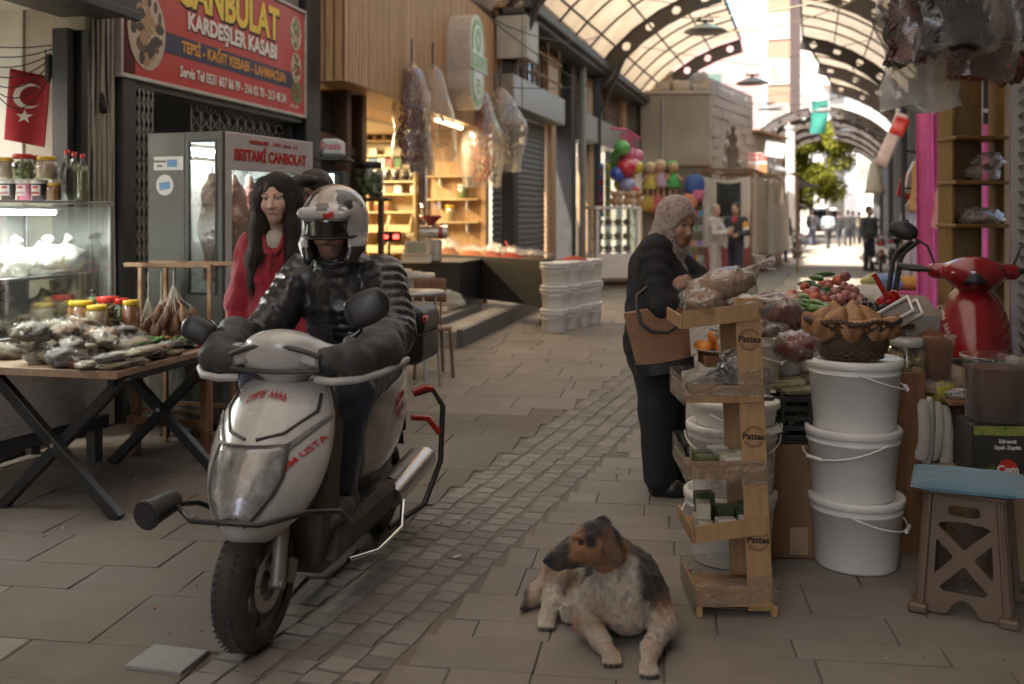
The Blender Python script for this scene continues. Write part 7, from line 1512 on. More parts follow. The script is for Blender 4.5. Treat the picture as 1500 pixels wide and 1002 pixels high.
for z,y0,y1,hs,pick in((2.32,1.0,2.6,1.0,[0,0,2,1,0,4,3]),(2.09,1.0,2.6,.6,[3,0,3,0]),(1.87,1.0,2.6,.9,[0,3,0,5,0,3]),(2.54,1.0,2.6,.8,[3,5,0])):
 y=y0;i=0
 while y<y1:
  k=pick[i%len(pick)];
  if rg.random()<.86:q=link('carton',bxm[k],None,loc=AT(10.08,y,z),rot=(0,0,FA[1]),sc=(1,1.05,hs*rg.uniform(.8,1.05)),label=f'small {cards[k]} carton in the rows on the spice shop shelves',cat='box',group='cartons on the spice shop shelves')
  y+=.15;i+=1
jm=[jar_mesh('jar',.065,.19,c,l)for c,l in((C_honey,L_yel),(C_dark,L_wht),(C_redb,L_yel))]
def shelf_jar(k,loc,lb):
 t=thing('shelf_jar',lb,'jar',loc,0,'jars on the spice shop shelves');a,b_,c,_=jm[k];link('contents',a,t);link('glass',b_,t);link('lid',c,t)
for i in range(9):shelf_jar(0,AT(10.06,1.03+i*.17,2.80),'honey jar on the topmost shelf of the spice shop')
for i in range(5):shelf_jar(1,AT(9.98,1.02+i*.16,2.09),'dark jar with a white lid on the middle spice shop shelf')
for i in range(6):shelf_jar(2,AT(10.06,1.5+i*.18,1.56),'red-brown jar with a yellow lid above the spice bins')
jar('lone glass jar of pale beans on the upper bracket shelf of the oak wall',AT(9.97,.12,1.78),.085,.24,C_green,L_wht);jar('tall ribbed glass jar with yellow lid on the lower bracket shelf',AT(9.97,.34,1.39),.09,.28,C_tan,L_yel)
p=W(640,372,13.6);ct=thing('counter','dark counter carrying the coffee grinder and a shop scale','counter',(p.x,p.y,.175),FA[1]);part(ct,'body',M_blkpl,((-.1,-.35,0),(1.2,.5,.66)));part(ct,'counter_top',M_dgrey,((-.12,-.37,.66),(1.22,.52,.69)))
CT=.175+.691
gr=thing('grinder','red and silver coffee grinder with a red hopper on the dark counter','grinder',W(636,300,13.6));gr.location.z=CT;mr=mat('grinder_red',(.32,.03,.03),.35,coat=.4,bump=0)
mb=MB();mb.b2((-.10,-.14,0),(.10,.14,.30),0,.02);mb.obj('stand',M_steel,gr);mb=MB();mb.cyl((-.16,0,.40),(.18,0,.40),.09,n=18);mb.cyl((-.2,0,.40),(-.16,0,.40),.10,n=18);mb.obj('motor',M_steel,gr);mb=MB();mb.lathe([(.05,.48),(.06,.52),(.15,.60),(.15,.63),(.13,.63)],(-.05,0,0));mb.lathe([(.095,.0),(.095,.06)],(.06,0,.40),axis=(1,0,0));mb.obj('hopper',mr,gr);mb=MB();mb.lathe([(.13,.62),(.14,.80),(.135,.80)],(-.05,0,0));mb.obj('hopper_glass',G_jar,gr)
sl=thing('shop_scale','cream shop scale with a tilted keypad beside the grinder','scale',W(612,300,13.3));sl.location.z=CT;mb=MB();mb.b2((-.20,-.15,0),(.18,.15,.10),0,.01);mb.obj('body',M_white,sl);mb=MB();mb.box((.0,-.12,.19),(.34,.03,.22),(R(-25),0,0),0,.01);mb.obj('keypad',mat('scale_cream',(.5,.46,.36),.4,bump=.3,bs=40),sl);mb=MB();mb.box((.0,-.137,.195),(.24,.006,.14),(R(-25),0,0));mb.obj('screen',mat('scale_screen',(.28,.30,.2),.2,bump=0),sl);part(sl,'tray',M_steel,((-.22,-.05,.15),(.2,.2,.165)),((-.02,.0,.10),(.02,.04,.15)))
dp=thing('digital_display','black digital weight display glowing with red figures on a thin pole','display',W(570,347,12.6));mb=MB();mb.b2((-.15,-.03,-.06),(.15,.03,.07),0,.01);mb.obj('case',M_blkpl,dp);mb=MB();mb.cyl((0,0,-.06),(0,0,-.95),.015);mb.obj('pole',M_dgrey,dp);text('0.00',.06,emit('red_digits',(1,.03,.02),5),dp,(-.06,-.032,.0),bold=.002);text('88',.075,emit('red_digits'),dp,(.09,-.032,.0),bold=.002)
ea,eb=Vector((.424,13.4,0)),Vector((-1.62,16.2,0));dv=(eb-ea);Lt=dv.length;st=thing('spice_table','long black-fronted table of red and orange spice heaps under plastic sheets','table',ea,math.atan2(dv.y,dv.x));SM=Matrix.Translation(ea)@Matrix.Rotation(math.atan2(dv.y,dv.x),4,'Z')
mbk=mat('black_board',(.022,.02,.018),.6,var=.25,vs=2,dirt=.3,dcol=(.07,.055,.04));part(st,'front_board',mbk,((0,0,.27),(Lt,.03,.90)));part(st,'end_board',mbk,((-.02,0,.27),(.0,-.85,.90)))if False else part(st,'end_board',mbk,((-.025,-.30,.27),(-.001,.0,.90)));part(st,'table_top',mbk,((0,-.30,.84),(Lt,-.001,.87)))
for x in(.08,Lt*.5,Lt-.1):part(st,'leg',W_dark,((x,-.1,0),(x+.06,-.04,.84)),((x,-.28,0),(x+.06,-.22,.84)))
spm=[mat('spice_'+n,c,.85,var=.2,vs=20,bump=.5,bs=120)for n,c in(('brown',(.20,.075,.03)),('orange',(.36,.10,.03)),('red',(.33,.03,.015)),('pink',(.36,.09,.06)),('dark',(.10,.05,.03)))]
for i,(x,k,h)in enumerate(((2.62,0,.26),(1.95,1,.15),(1.36,3,.20),(.92,2,.15),(.42,4,.11))):
 q=MB();w=.27;q.grid(lambda u,v:((u-.5)*2*w,(v-.5)*.28,h*max(0,1-1.15*math.hypot((u-.5)*2,(v-.5)*2))+.02+.012*mnoise.noise(Vector((u*5,v*5,i)))),14,12);q.obj('spice_heap',spm[k],loc=SM@Vector((x,-.15,.872)),rot=(0,0,math.atan2(dv.y,dv.x)),label=['tall brown spice heap at the grinder end of the black table','low orange spice heap second along the black table','pinkish red spice heap in the middle of the black table','bright red spice heap with a red scoop','dark brown spice heap nearest the white buckets'][i],cat='spice',group='spice heaps on the black table')
 q=MB();q.grid(lambda u,v:((u-.5)*2.3*w,(v-.5)*.30,.03+.6*h*math.sin(math.pi*min(1,max(0,u)))*math.sin(math.pi*v)+.03*mnoise.noise(Vector((u*7,v*7,i+20)))+h*.3),16,12);q.obj('plastic_sheet',F_clear,loc=SM@Vector((x,-.15,.89)),rot=(0,0,math.atan2(dv.y,dv.x)),label=['crumpled clear sheet over the tall brown spice heap','crumpled clear sheet over the low orange heap','crumpled clear sheet over the pinkish heap','crumpled clear sheet over the bright red heap','crumpled clear sheet over the dark heap'][i],cat='plastic sheet')
sc_=thing('scoop','red plastic scoop stuck upright in the bright red spice heap','scoop',SM@Vector((.95,-.15,.98)),rot=(R(-50),0,R(30)));mb=MB();mb.cyl((0,0,0),(0,0,.22),.015);mb.obj('handle',M_redpl,sc_);mb=MB();mb.grid(lambda u,v:(.05*math.sin(R(-90+180*u)),.05*math.cos(R(-90+180*u)),-.13*v),8,2);mb.obj('blade',M_redpl,sc_,solid=.004)
def bucket_parts(r0,r1,h,rim=.03,lid=True,n=30):
 b_=MB();b_.lathe([(0,.002),(r0*.97,.002),(r0,.012),(r0+(r1-r0)*.80,h*.80),(r0+(r1-r0)*.82+.006,h*.805),(r0+(r1-r0)*.84+.006,h*.84),(r0+(r1-r0)*.86,h*.845),(r1,h-rim*.6)]+([(r1,h)]if lid else[(r1,h),(r1-.006,h),(r0*.97,.02),(0,.02)]),n=n)
 l_=MB()
 if lid:l_.lathe([(r1+.003,h-rim),(r1+.009,h-rim+.003),(r1+.009,h-.003),(r1+.004,h+.003),(r1-.012,h+.003),(r1-.018,h-.006),(0,h-.006)],n=n)
 hd=MB();hd.tube([(r1*math.cos(a)*1.03+.006*math.cos(a),-abs(math.sin(a))*r1*1.06-.004,h-rim*1.4-.075*math.sin(a)**1.0)for a in[math.pi*i/14 for i in range(15)]],.0045,6);hd.cyl((-.045,-r1*1.06-.004,h-rim*1.4-.075),(.045,-r1*1.06-.004,h-rim*1.4-.075),.009,n=8)
 return b_.mesh('tub',M_bucket),l_.mesh('lid',M_bucket)if lid else None,hd.mesh('handle',M_bucket)
bs=bucket_parts(.155,.178,.295,.03)
def bucket(label,loc,rz,pr,group,name='bucket'):
 t=thing(name,label,'bucket',loc,rz,group);link('tub',pr[0],t)
 if pr[1]:link('lid',pr[1],t)
 link('handle',pr[2],t);return t
lv=['bottom','middle','top'];cl_=['nearest the black spice table','second from the spice table','third from the spice table','farthest from the spice table']
B0=Vector((.545,12.8,0))
for c in range(4):
 for k in range(3):bucket(f'{lv[k]} white bucket of the stack {cl_[c]}',B0+Vector((.175,.345,0))*c+Vector((rg.uniform(-.008,.008),0,.297*k)),rg.uniform(-1.2,1.2),bs,'white buckets stacked at the spice table')
q=MB();q.grid(lambda u,v:((u-.5)*.34,(v-.5)*.34,.05*max(0,1-3.2*((u-.5)**2+(v-.5)**2))+.01*mnoise.noise(Vector((u*8,v*8,3)))),10,10);q.obj('spice_heap',spm[2],loc=B0+Vector((.30,.7,.894)),label='flat heap of red spice on the bucket lids',cat='spice')
msack=mat('woven_sack',(.50,.47,.41),.8,var=.1,vs=30,bump=.5,bs=70)
for j,(px,py,Y,r,h)in enumerate(((592,395,11.6,.19,.5),(612,398,12.2,.18,.45),(575,392,11.9,.2,.55))):
 p=W(px,py,Y);t=thing('sack',['open white sack of grain beside the brown chair','rolled-down white sack behind the brown chair','white sack of dark grain nearest the helmet'][j],'sack',(p.x,p.y,.176 if Y>11.7 else .0),0,'open sacks at the shop front');hh=p.z-t.location.z;q=MB();q.lathe([(0,0),(r,0),(r*1.1,hh*.5),(r,hh*.92),(r*1.12,hh*.97),(r*1.15,hh*.9)],n=22);q.v=[(x+.02*mnoise.noise(Vector((x*9,y*9,z*9))),y+.02*mnoise.noise(Vector((x*9+5,y*9,z*9))),z)for x,y,z in q.v];q.obj('cloth',msack,t);q=MB();q.lathe([(r,hh*.86),(r*.5,hh*.93),(0,hh*.95)],n=16);q.obj('grain',grain[[3,0,2][j]],t)
cb_=G(655,480);t=bucket('white bucket with a crumpled sack bulging from it beside the brown chair',cb_,.4,bucket_parts(.15,.175,.30,.03,False),None);q=MB();q.blob((0,0,.36),(.23,.21,.14),.5,2.2,8,20,12);q.obj('sack',msack,loc=cb_+Vector((0,0,.0)),label='crumpled pale sack standing in the white bucket by the chair',cat='sack')
tb_=thing('side_table','small pale round table on thin metal legs behind the top box','table',W(606,426,8.6));tb_.location.z=0;th_=W(606,426,8.6).z;mb=MB();mb.lathe([(0,th_-.03),(.27,th_-.03),(.28,th_-.015),(.27,th_),(0,th_)],n=30);mb.obj('table_top',M_alu,tb_)
for k in range(4):a=.5+k*math.pi/2;mb=MB();mb.cyl((math.cos(a)*.2,math.sin(a)*.2,th_-.03),(math.cos(a)*.25,math.sin(a)*.25,0),.012);mb.obj('leg',M_steel,tb_)
chp=W(628,470,9.3);ch=thing('chair','brown curved-back wooden chair behind the pale round table','chair',(chp.x,chp.y,0),R(20));
def backp(u,v):a=(u-.5)*1.5;return(.22*math.sin(a),-.20*math.cos(a)+.1,.70+.22*v-.03*math.sin(a)**2)
mb=MB();mb.grid(backp,14,5);mb.obj('backrest',W_brown,ch,solid=.018)
for k in range(4):u=.2+.2*k;mb=MB();mb.tube([backp(u,0),(backp(u,0)[0]*.95,backp(u,0)[1]+.01,.46)],.009,6);mb.obj('spindle',W_brown,ch)
mb=MB();mb.lathe([(0,.43),(.21,.43),(.215,.455),(0,.46)],n=26);mb.obj('seat',W_brown,ch)
for x,y in((-.16,-.16),(.16,-.16),(-.17,.17),(.17,.17)):mb=MB();mb.cyl((x,y,.44),(x*1.15,y*1.15,0),.016);mb.obj('leg',W_brown,ch)
bp_=W(765,200,15.5);t=thing('light_bulb','unlit white spiral bulb dangling on a long wire before the shutters','bulb',bp_);mb=MB();mb.tube([(.035*math.cos(a),.035*math.sin(a),-.12+.016*a*.5)for a in[i*.5 for i in range(26)]],.013,6);mb.obj('spiral',M_bucket,t);mb=MB();mb.cyl((0,0,.09),(0,0,.17),.03,.02);mb.obj('socket',M_white,t);mb=MB();mb.tube([(0,0,.16),(0,0,3.2)],.006,4);mb.obj('cord',M_cable,t)
# goods, right side
rq=random.Random(77)
# tall display rack of thin boards
rk=thing('display_rack','tall thin plywood display rack printed Pattes with five stepped trays','rack',(.93,3.72,0));W_rk=wood('rack_ply',(.34,.20,.09),(.46,.29,.14),.55,(8,8,.8),4.0)
RK=Vector((.93,3.72,0));H_=1.19
def lean(z):return-.052*z/H_
for y in(0,.30):
 q=MB();q.add([(lean(z)+x,y+d,z)for z in(0.02,H_)for x,d in((-.045,0),(.049,0),(.049,.012),(-.045,.012))],[(3,2,1,0),(4,5,6,7),(0,1,5,4),(1,2,6,5),(2,3,7,6),(3,0,4,7)]);q.obj('side_board',W_rk,rk,bev=.002)
q=MB();q.add([(lean(z)+.040,y,z)for z in(.1,H_-.05)for y in(.013,.299)]+[(lean(z)+.046,y,z)for z in(.1,H_-.05)for y in(.013,.299)],[(0,1,3,2),(4,6,7,5),(0,4,5,1),(2,3,7,6),(0,2,6,4),(1,5,7,3)]);q.obj('back_board',mat('cardboard'),rk)
mink=plain('stamp_ink',(.035,.02,.012),.7)
for z in(1.035,.672,.285):
 a_=math.atan(.052/H_);o=text('Pattes',.034,mink,rk,(lean(z)+.002,-.002,z),rot=(R(90),a_,0),bold=.0012,depth=.0004);o.name='stamp'
 for r0,r1 in((.037,.040),(.031,.0325)):
  for s in(1,-1):
   q=MB()
   for k in range(14):
    t0,t1=[R(28+124*(k+e)/14)*s for e in(0,1)];q.add([(r*math.cos(t),-.0018,r*math.sin(t))for r,t in((r0,t0),(r1,t0),(r1,t1),(r0,t1))],[(0,1,2,3)])
   q.obj('stamp_ring',mink,rk,loc=(lean(z)+.002,-.001,z),rot=(0,a_,0))
tz=(1.075,.80,.515,.275,.04);tx=(-.295,-.275,-.265,-.25,-.235)
for i,(z,x)in enumerate(zip(tz,tx)):
 x1=lean(z)+.036;hh=.065 if i<4 else .075;dz=.035 if i in(0,3)else .0
 q=MB();q.add([(x,-.012,z),(x1,-.012,z+dz),(x1,-.012,z+dz+hh),(x,-.012,z+hh),(x,-.002,z),(x1,-.002,z+dz),(x1,-.002,z+dz+hh),(x,-.002,z+hh)],[(0,1,2,3),(7,6,5,4),(0,4,5,1),(3,2,6,7),(0,3,7,4),(1,5,6,2)]);t=q.obj('tray_lip',W_rk,rk,bev=.0015)
 q=MB();q.add([(a,b_+.316,c)for a,b_,c in q.v]and[(x,.302,z),(x1,.302,z+dz),(x1,.302,z+dz+hh),(x,.302,z+hh),(x,.312,z),(x1,.312,z+dz),(x1,.312,z+dz+hh),(x,.312,z+hh)],[(0,1,2,3),(7,6,5,4),(0,4,5,1),(3,2,6,7),(0,3,7,4),(1,5,6,2)]);q.obj('tray_lip',W_rk,rk)
 part(rk,'tray_end',W_rk,((x-.009,-.012,z),(x-.001,.312,z+hh*.8)),b=.0015);q=MB();q.grid(lambda u,v:(x+(x1-x)*u,.30*v,z+.006+dz*u),1,1);q.obj('tray_floor',W_rk,rk,solid=.005)
for x in(-.23,.05):part(rk,'foot',W_rk,((x-.012,-.012,0),(x+.012,.02,.04)),((x-.012,.28,0),(x+.012,.31,.04)))
for z0,z1,xl_ in((.80,.90,-.29),(.50,.60,-.28),(.03,.13,-.25)):
 xl_-=lean(z0);q=MB()
 def wr_(u,v):t=u*4;k=int(min(t,3.999));f=t-k;c=[(xl_,-.016),(.068,-.016),(.068,.316),(xl_,.316),(xl_,-.016)];a,b_=c[k],c[k+1];x=a[0]+(b_[0]-a[0])*f;y=a[1]+(b_[1]-a[1])*f;return(x+lean(z0),y,z0+(z1-z0)*v+.02*math.sin(5*u+z0*9)+.03*(x<-.2)*0+.04*u*(1-u))
 q.grid(wr_,32,3);q.obj('stretch_wrap',F_wrap,rk)
def rkp(x,y,z):return RK+Vector((x,y,z))
mchip=mat('dried_chips',(.28,.17,.10),.7,var=.5,vs=40,bump=1.0,bs=60)
def film_bag(name,label,cat,loc,r,m,seed,fm,rz=0,tilt=(0,0),tail=True,group=None):
 t=thing(name,label,cat,loc,0,group,rot=(tilt[0],tilt[1],rz));c=MB();c.blob((0,0,r[2]),[k*.92 for k in r],.3,2.2,seed,18,12);c.obj('contents',m,t);s=MB();s.blob((0,0,r[2]),r,.35,3.0,seed+1,24,14)
 if tail:s.tube([(r[0]*.8,0,r[2]*1.2),(r[0]*1.15,0,r[2]*1.6),(r[0]*1.3,.01,r[2]*2.2)],[r[1]*.5,r[1]*.14,r[1]*.4],9,caps=False);s.tube([(r[0]*1.15,0,r[2]*1.6),(r[0]*1.55,-.02,r[2]*1.5)],[r[1]*.12,r[1]*.35],8,caps=False)
 s.obj('film',fm,t);return t
film_bag('snack_bag','big tied clear bag of brown dried chips on the top tray','bag',rkp(-.10,.18,1.135),(.16,.085,.075),mchip,3,F_clear,R(12),(0,R(-16)),group='bags on the rack');film_bag('snack_bag','round tied bag of brown chips at the left end of the top tray','bag',rkp(-.20,.06,1.10),(.085,.075,.06),mchip,8,F_clear,R(50),group='bags on the rack');film_bag('snack_bag','half-empty crumpled clear bag at the right end of the top tray','bag',rkp(-.03,.05,1.115),(.08,.06,.04),mchip,12,F_haze,R(-15),group='bags on the rack')
film_bag('dark_bag','dark grey plastic bag on the second tray of the rack','bag',rkp(-.12,.12,.83),(.085,.06,.04),mat('dark_film',(.03,.03,.032),.3,bump=.6,bs=20),4,F_clear,.3,tail=False);film_bag('dark_bag','brown plastic bag at the front of the second tray','bag',rkp(-.19,.05,.82),(.085,.05,.035),mat('brown_film',(.12,.085,.065),.35,bump=.6,bs=20),6,F_clear,.2,tail=False);film_bag('clear_bag','empty crumpled clear bag piled at the right of the second tray','bag',rkp(-.05,.15,.83),(.07,.08,.075),mat('brown_film'),15,F_haze,1.2,tail=False)
msoap=[mat('green_soap',(.13,.15,.055),.6,var=.1,bump=.2),mat('white_soap',(.62,.60,.52),.6,var=.06,bump=.1),mat('olive_soap',(.085,.105,.04),.6,var=.1,bump=.2),mat('cream_soap',(.48,.46,.36),.6,bump=.1)]
sm=[MB().box((0,0,.03),(.075,.055,.06),None,0,.004).mesh('soap_bar',m_)for m_ in msoap];sn=['green','white','dark olive','cream']
for(x,y,z,k,r_)in((-.19,.08,.525,0,.1),(-.19,.15,.525,2,.05),(-.10,.04,.53,1,.2),(-.03,.05,.53,1,.15),(-.10,.11,.53,3,.1),(-.03,.13,.53,1,0),(-.12,.20,.53,1,.3)):link('soap_bar',sm[k],None,loc=rkp(x,y,z),rot=(0,0,r_),label=f'{sn[k]} soap bar in the middle tray of the rack',cat='soap',group='soap bars on the rack')
for(x,y,z,k,r_)in((-.20,.03,.285,3,1.5),(-.20,.12,.285,3,1.5),(-.12,.05,.292,1,.1),(-.03,.05,.30,1,.1),(-.17,.22,.285,2,0),(-.09,.22,.292,2,0),(-.01,.22,.30,2,0),(-.17,.22,.347,2,.1),(-.2,.08,.347,3,1.4)):link('soap_bar',sm[k],None,loc=rkp(x,y,z),rot=(0,0,r_),label=f'{sn[k]} soap bar in the fourth tray of the rack',cat='soap',group='soap bars on the rack')
# white buckets
bs2=bucket_parts(.170,.193,.300,.032)
for k,rz in enumerate((1.05,-1.15,1.3)):bucket(['bottom white bucket of the tall front stack, handle at its right','middle white bucket of the front stack, handle hanging to the left','top white bucket of the front stack, under the bread basket'][k],Vector((1.475+(.008,-.006,0)[k],4.29,.293*k)),rz,bs2,'white buckets in the tall front stack')
for k in range(3):bucket(['bottom white bucket of the stack hidden behind the display rack','upper white bucket of the stack behind the display rack','shallow white tub topping the stack behind the display rack'][k],Vector((.955+.01*k,4.36,.293*k)),-1.2+k,bs2 if k<2 else bucket_parts(.170,.185,.11,.03),'white buckets behind the rack')
# wicker basket with pointed loaves
bz=.293*2+.304;bk=thing('wicker_basket','brown wicker basket of pointed loaves on top of the bucket stack','basket',(1.455,4.27,bz));W_wick=mat('wicker',(.085,.05,.03),.6,var=.3,vs=20,bump=.3,bs=80,island=.3)
q=MB();n=40
for j in range(9):
 z=.008+j*.0125;r=.125+.02*(j/8)**1.5;q.tube([((r+.004*(-1)**(i+j))*math.cos(2*math.pi*i/n),(r+.004*(-1)**(i+j))*math.sin(2*math.pi*i/n),z)for i in range(n)],.0062,5,closed=True)
q.obj('woven_wall',W_wick,bk,kind='stuff');q=MB()
for i in range(20):
 for s in(1,-1):
  a=2*math.pi*i/20;pts=[]
  for k in range(7):t=k/6;aa=a+s*.42*t;r=.142+.058*t+.006*s*math.sin(t*6.3);pts.append((r*math.cos(aa),r*math.sin(aa),.11+.075*t-.02*t*t))
  q.tube(pts,.0058,5)
q.obj('woven_rim',W_wick,bk,kind='stuff');q=MB()
for k in range(3):q.tube([((.198+.004*math.sin(i*2.1+k*2))*math.cos(2*math.pi*i/60),(.198+.004*math.sin(i*2.1+k*2))*math.sin(2*math.pi*i/60),.165+.008*math.cos(i*2.1+k*2)+.006*math.cos(i*.8))for i in range(60)],.006,5,closed=True)
q.obj('rim_braid',W_wick,bk,kind='stuff');q=MB();q.lathe([(0,.004),(.128,.004),(.150,.13),(.148,.13),(.12,.012),(0,.012)],n=30);q.obj('basket_body',W_wick,bk)
m,t,o_=nt('loaf_crust');L=t.links.new;p_=N(t,'ShaderNodeBsdfPrincipled',i_Roughness=.62);tc=N(t,'ShaderNodeTexCoord');n1=N(t,'ShaderNodeTexNoise',i_Scale=14,i_Detail=6.0);L(tc.outputs['Object'],n1 .inputs['Vector']);cr=N(t,'ShaderNodeValToRGB');e=cr.color_ramp.elements;e[0].position=.36;e[0].color=(.20,.075,.025,1);e[1].position=.66;e[1].color=(.50,.30,.14,1);L(n1 .outputs[0],cr.inputs[0]);L(cr.outputs[0],p_.inputs['Base Color']);bp=N(t,'ShaderNodeBump');bp.inputs['Strength'].default_value=.35;bp.inputs['Distance'].default_value=.006;n2=N(t,'ShaderNodeTexNoise',i_Scale=70,i_Detail=3.0);L(tc.outputs['Object'],n2 .inputs['Vector']);L(n2 .outputs[0],bp.inputs['Height']);L(bp.outputs[0],p_.inputs['Normal']);L(p_.outputs[0],o_.inputs[0]);M_loaf=m
lms=[]
for k in range(4):q=MB();q.lathe([(0,-.012),(.032,-.010),(.045,.004),(.046,.018),(.036,.042),(.022,.066),(.010,.080),(0,.084)],n=18);q.v=[(x*(1+.15*mnoise.noise(Vector((x*30+k,y*30,z*20)))),y*(1+.15*mnoise.noise(Vector((x*30,y*30+k,z*20)))),z)for x,y,z in q.v];lms.append(q.mesh('loaf',M_loaf))
for i,(x,y,z,a,b_)in enumerate(((-.13,-.06,.15,.5,-.7),(-.06,-.12,.15,.9,-.2),(.02,-.13,.15,1.0,.2),(.10,-.10,.15,.6,.6),(.145,-.02,.155,.1,.8),(-.145,.03,.155,0,-.6),(-.08,-.03,.19,.3,-.4),(0.0,-.05,.195,.35,.1),(.075,-.03,.19,.2,.4),(-.05,.05,.2,-.1,-.2),(.03,.05,.205,-.2,.1),(.10,.07,.19,-.4,.4),(-.11,.10,.18,-.5,-.4),(0,.13,.18,-.6,0))):
 link('loaf',lms[i%4],None,loc=(1.455+x,4.27+y,bz+.12+(z-.15)*.72-.01),rot=(a,b_,i*1.3),sc=1.12,label='pointed brown loaf '+['at the front','on top','at the back'][0 if i<5 else 1 if i<11 else 2]+' of the wicker basket, '+('left side','middle','right side')[0 if x<-.05 else 1 if x<.06 else 2],cat='bread',group='loaves in the wicker basket')
 # crate and box between rack and buckets
bx=thing('wooden_box','brown plywood box standing between the rack and the bucket stack','box',(1.19,4.34,0));part(bx,'body',wood('box_ply',(.19,.10,.05),(.27,.155,.08),.6,(5,5,.7),3.0),((-.15,0,0),(.24,.36,.50)),b=.006);part(bx,'tape',mat('clear_tape',(.36,.26,.17),.3,bump=0),((.02,-.003,.02),(.10,-.001,.14)),b=0)
cr_=thing('plastic_crate','black slatted plastic crate of leafy packets on the brown box','crate',(1.19,4.34,.504))
for y in(.0,.335):
 for k in range(5):part(cr_,'slat',M_blkpl,((-.145,y,.012+.042*k),(.235,y+.012,.034+.042*k)),b=.002)
for x in(-.145,.223):
 for k in range(5):part(cr_,'slat',M_blkpl,((x,.013,.012+.042*k),(x+.012,.334,.034+.042*k)),b=.002)
for x in(-.15,-.02,.10,.222):part(cr_,'upright',M_blkpl,((x,-.008,0),(x+.018,-.001,.22)))
part(cr_,'crate_floor',M_blkpl,((-.145,.0,0),(.235,.347,.01)))
q=MB()
for i in range(90):x,y,z=rq.uniform(-.12,.21),rq.uniform(.02,.32),rq.uniform(.03,.20);M_=Euler((rq.uniform(-1,1),rq.uniform(-1,1),rq.uniform(0,6))).to_matrix();q.add([Vector((x,y,z))+M_@Vector(v)for v in((-.04,-.015,0),(.0,-.02,.008),(.045,0,0),(0,.02,.008))],[(0,1,2,3)])
q.obj('herb_leaves',mat('dark_herb_leaf',(.055,.085,.03),.6,island=.5,bump=0),loc=(1.19,4.34,.504),label='dark green dried herb leaves filling the black crate',cat='herbs',kind='stuff')
for i in range(5):link('herb_packet',MB().box((0,0,.012),(.17,.11,.024),None,0,.009).mesh('herb_packet',mat('herb_packet',(.22,.21,.13),.4,var=.6,vs=18,bump=.3)),None,loc=(1.20+rq.uniform(-.06,.08),4.42+.05*i,.71+.012*i),rot=(rq.uniform(-.1,.15),0,rq.uniform(-.4,.4)),label='printed greenish herb packet lying on top of the black crate',cat='packet',group='herb packets on the crate')
# trestle surface behind, with tubs, trays, plate, vegetables
tt=thing('stall_table','long stall table carrying fruit, tubs and vegetables behind the rack','table',(1.02,4.82,0),R(71));
part(tt,'table_top',W_old,((-.05,-.95,.70),(1.5,.02,.73)));
for x in(0,1.4):
 for y in(-.9,-.06):part(tt,'leg',W_old,((x,y,0),(x+.05,y+.05,.70)))
def on(px,py,z):Y=F*(CH-z)/(py-HY);return Vector(((px-CX)/F*Y,Y,z))
p=on(1056,517,.79);pl=thing('plate','white plate of orange persimmons behind the top of the rack','plate',p);q=MB();q.lathe([(0,.004),(.09,.004),(.135,.022),(.14,.026),(.09,.0),(0,0)],n=30);q.obj('dish',M_white,pl);t=thing('wooden_block','brown wooden block under the persimmon plate','block',(p.x,p.y,.731));part(t,'block',W_brown,((-.1,-.1,0),(.1,.1,p.z-.733)))
mper=mat('persimmon',(.60,.20,.025),.35,var=.15,vs=8,bump=.05,coat=.2,rand=.12);pm=MB();pm.blob((0,0,.031),(.036,.036,.031),.06,2,1,16,10);pm=pm.mesh('persimmon',mper);cal=MB();cal.prism(star(.018,4),0,.003,Matrix.Translation((0,0,.06))@Matrix.Rotation(R(-90),4,'X'));cal=cal.mesh('calyx',mat('calyx_brown',(.09,.07,.03),.7))
for i,(x,y,z)in enumerate(((-.08,-.04,0),(-.01,-.075,0),(.07,-.045,0),(.09,.03,0),(-.09,.04,0),(0,0,0),(.03,.08,0),(-.04,.08,0),(-.045,-.02,.05),(.03,-.02,.05),(.06,.03,.05),(-.01,.045,.05))):
 t=thing('persimmon',['persimmon in the bottom layer on the white plate','persimmon on top of the heap on the white plate'][i>7],'fruit',p+Vector((x,y,z+.008)),i*.7,'persimmons on the plate',rot=(rq.uniform(-.7,.7),rq.uniform(-.7,.7),i));link('persimmon_flesh',pm,t);link('calyx',cal,t)
bs3=bucket_parts(.13,.15,.22,.03,False,24)
for i,(px,py,z0,c)in enumerate(((1108,565,.731,1),(1143,552,.731,2),(1172,545,.731,3),(1160,520,.731,2))):
 b_=on(px,py,z0);b_.y+=.12;t=bucket(['white tub with a crumpled clear cover nearest the rack','white tub of red pepper flakes second from the rack','white tub of pinkish flakes beside the bread basket','white tub of red paste behind the others'][i],b_,1+i,bs3,'white tubs on the stall table');q=MB();q.grid(lambda u,v:(.135*(u*2-1),.135*(v*2-1),.185+.03*max(0,1-(u*2-1)**2-(v*2-1)**2)if(u*2-1)**2+(v*2-1)**2<1.05 else .17),14,14);o=q.obj('spice',spm[[3,2,3,2][i]],loc=b_,label=['pale red spice in the covered tub','red pepper flakes filling the second tub','pinkish flakes in the tub by the bread basket','red paste in the rear tub'][i],cat='spice')
q=MB();q.blob((0,0,0),(.17,.15,.06),.35,3,2,26,14);b_=on(1108,565,.731);q.obj('plastic_sheet',F_haze,loc=(b_.x,b_.y+.12,.97),label='crumpled clear plastic cover on the tub nearest the rack',cat='plastic sheet')
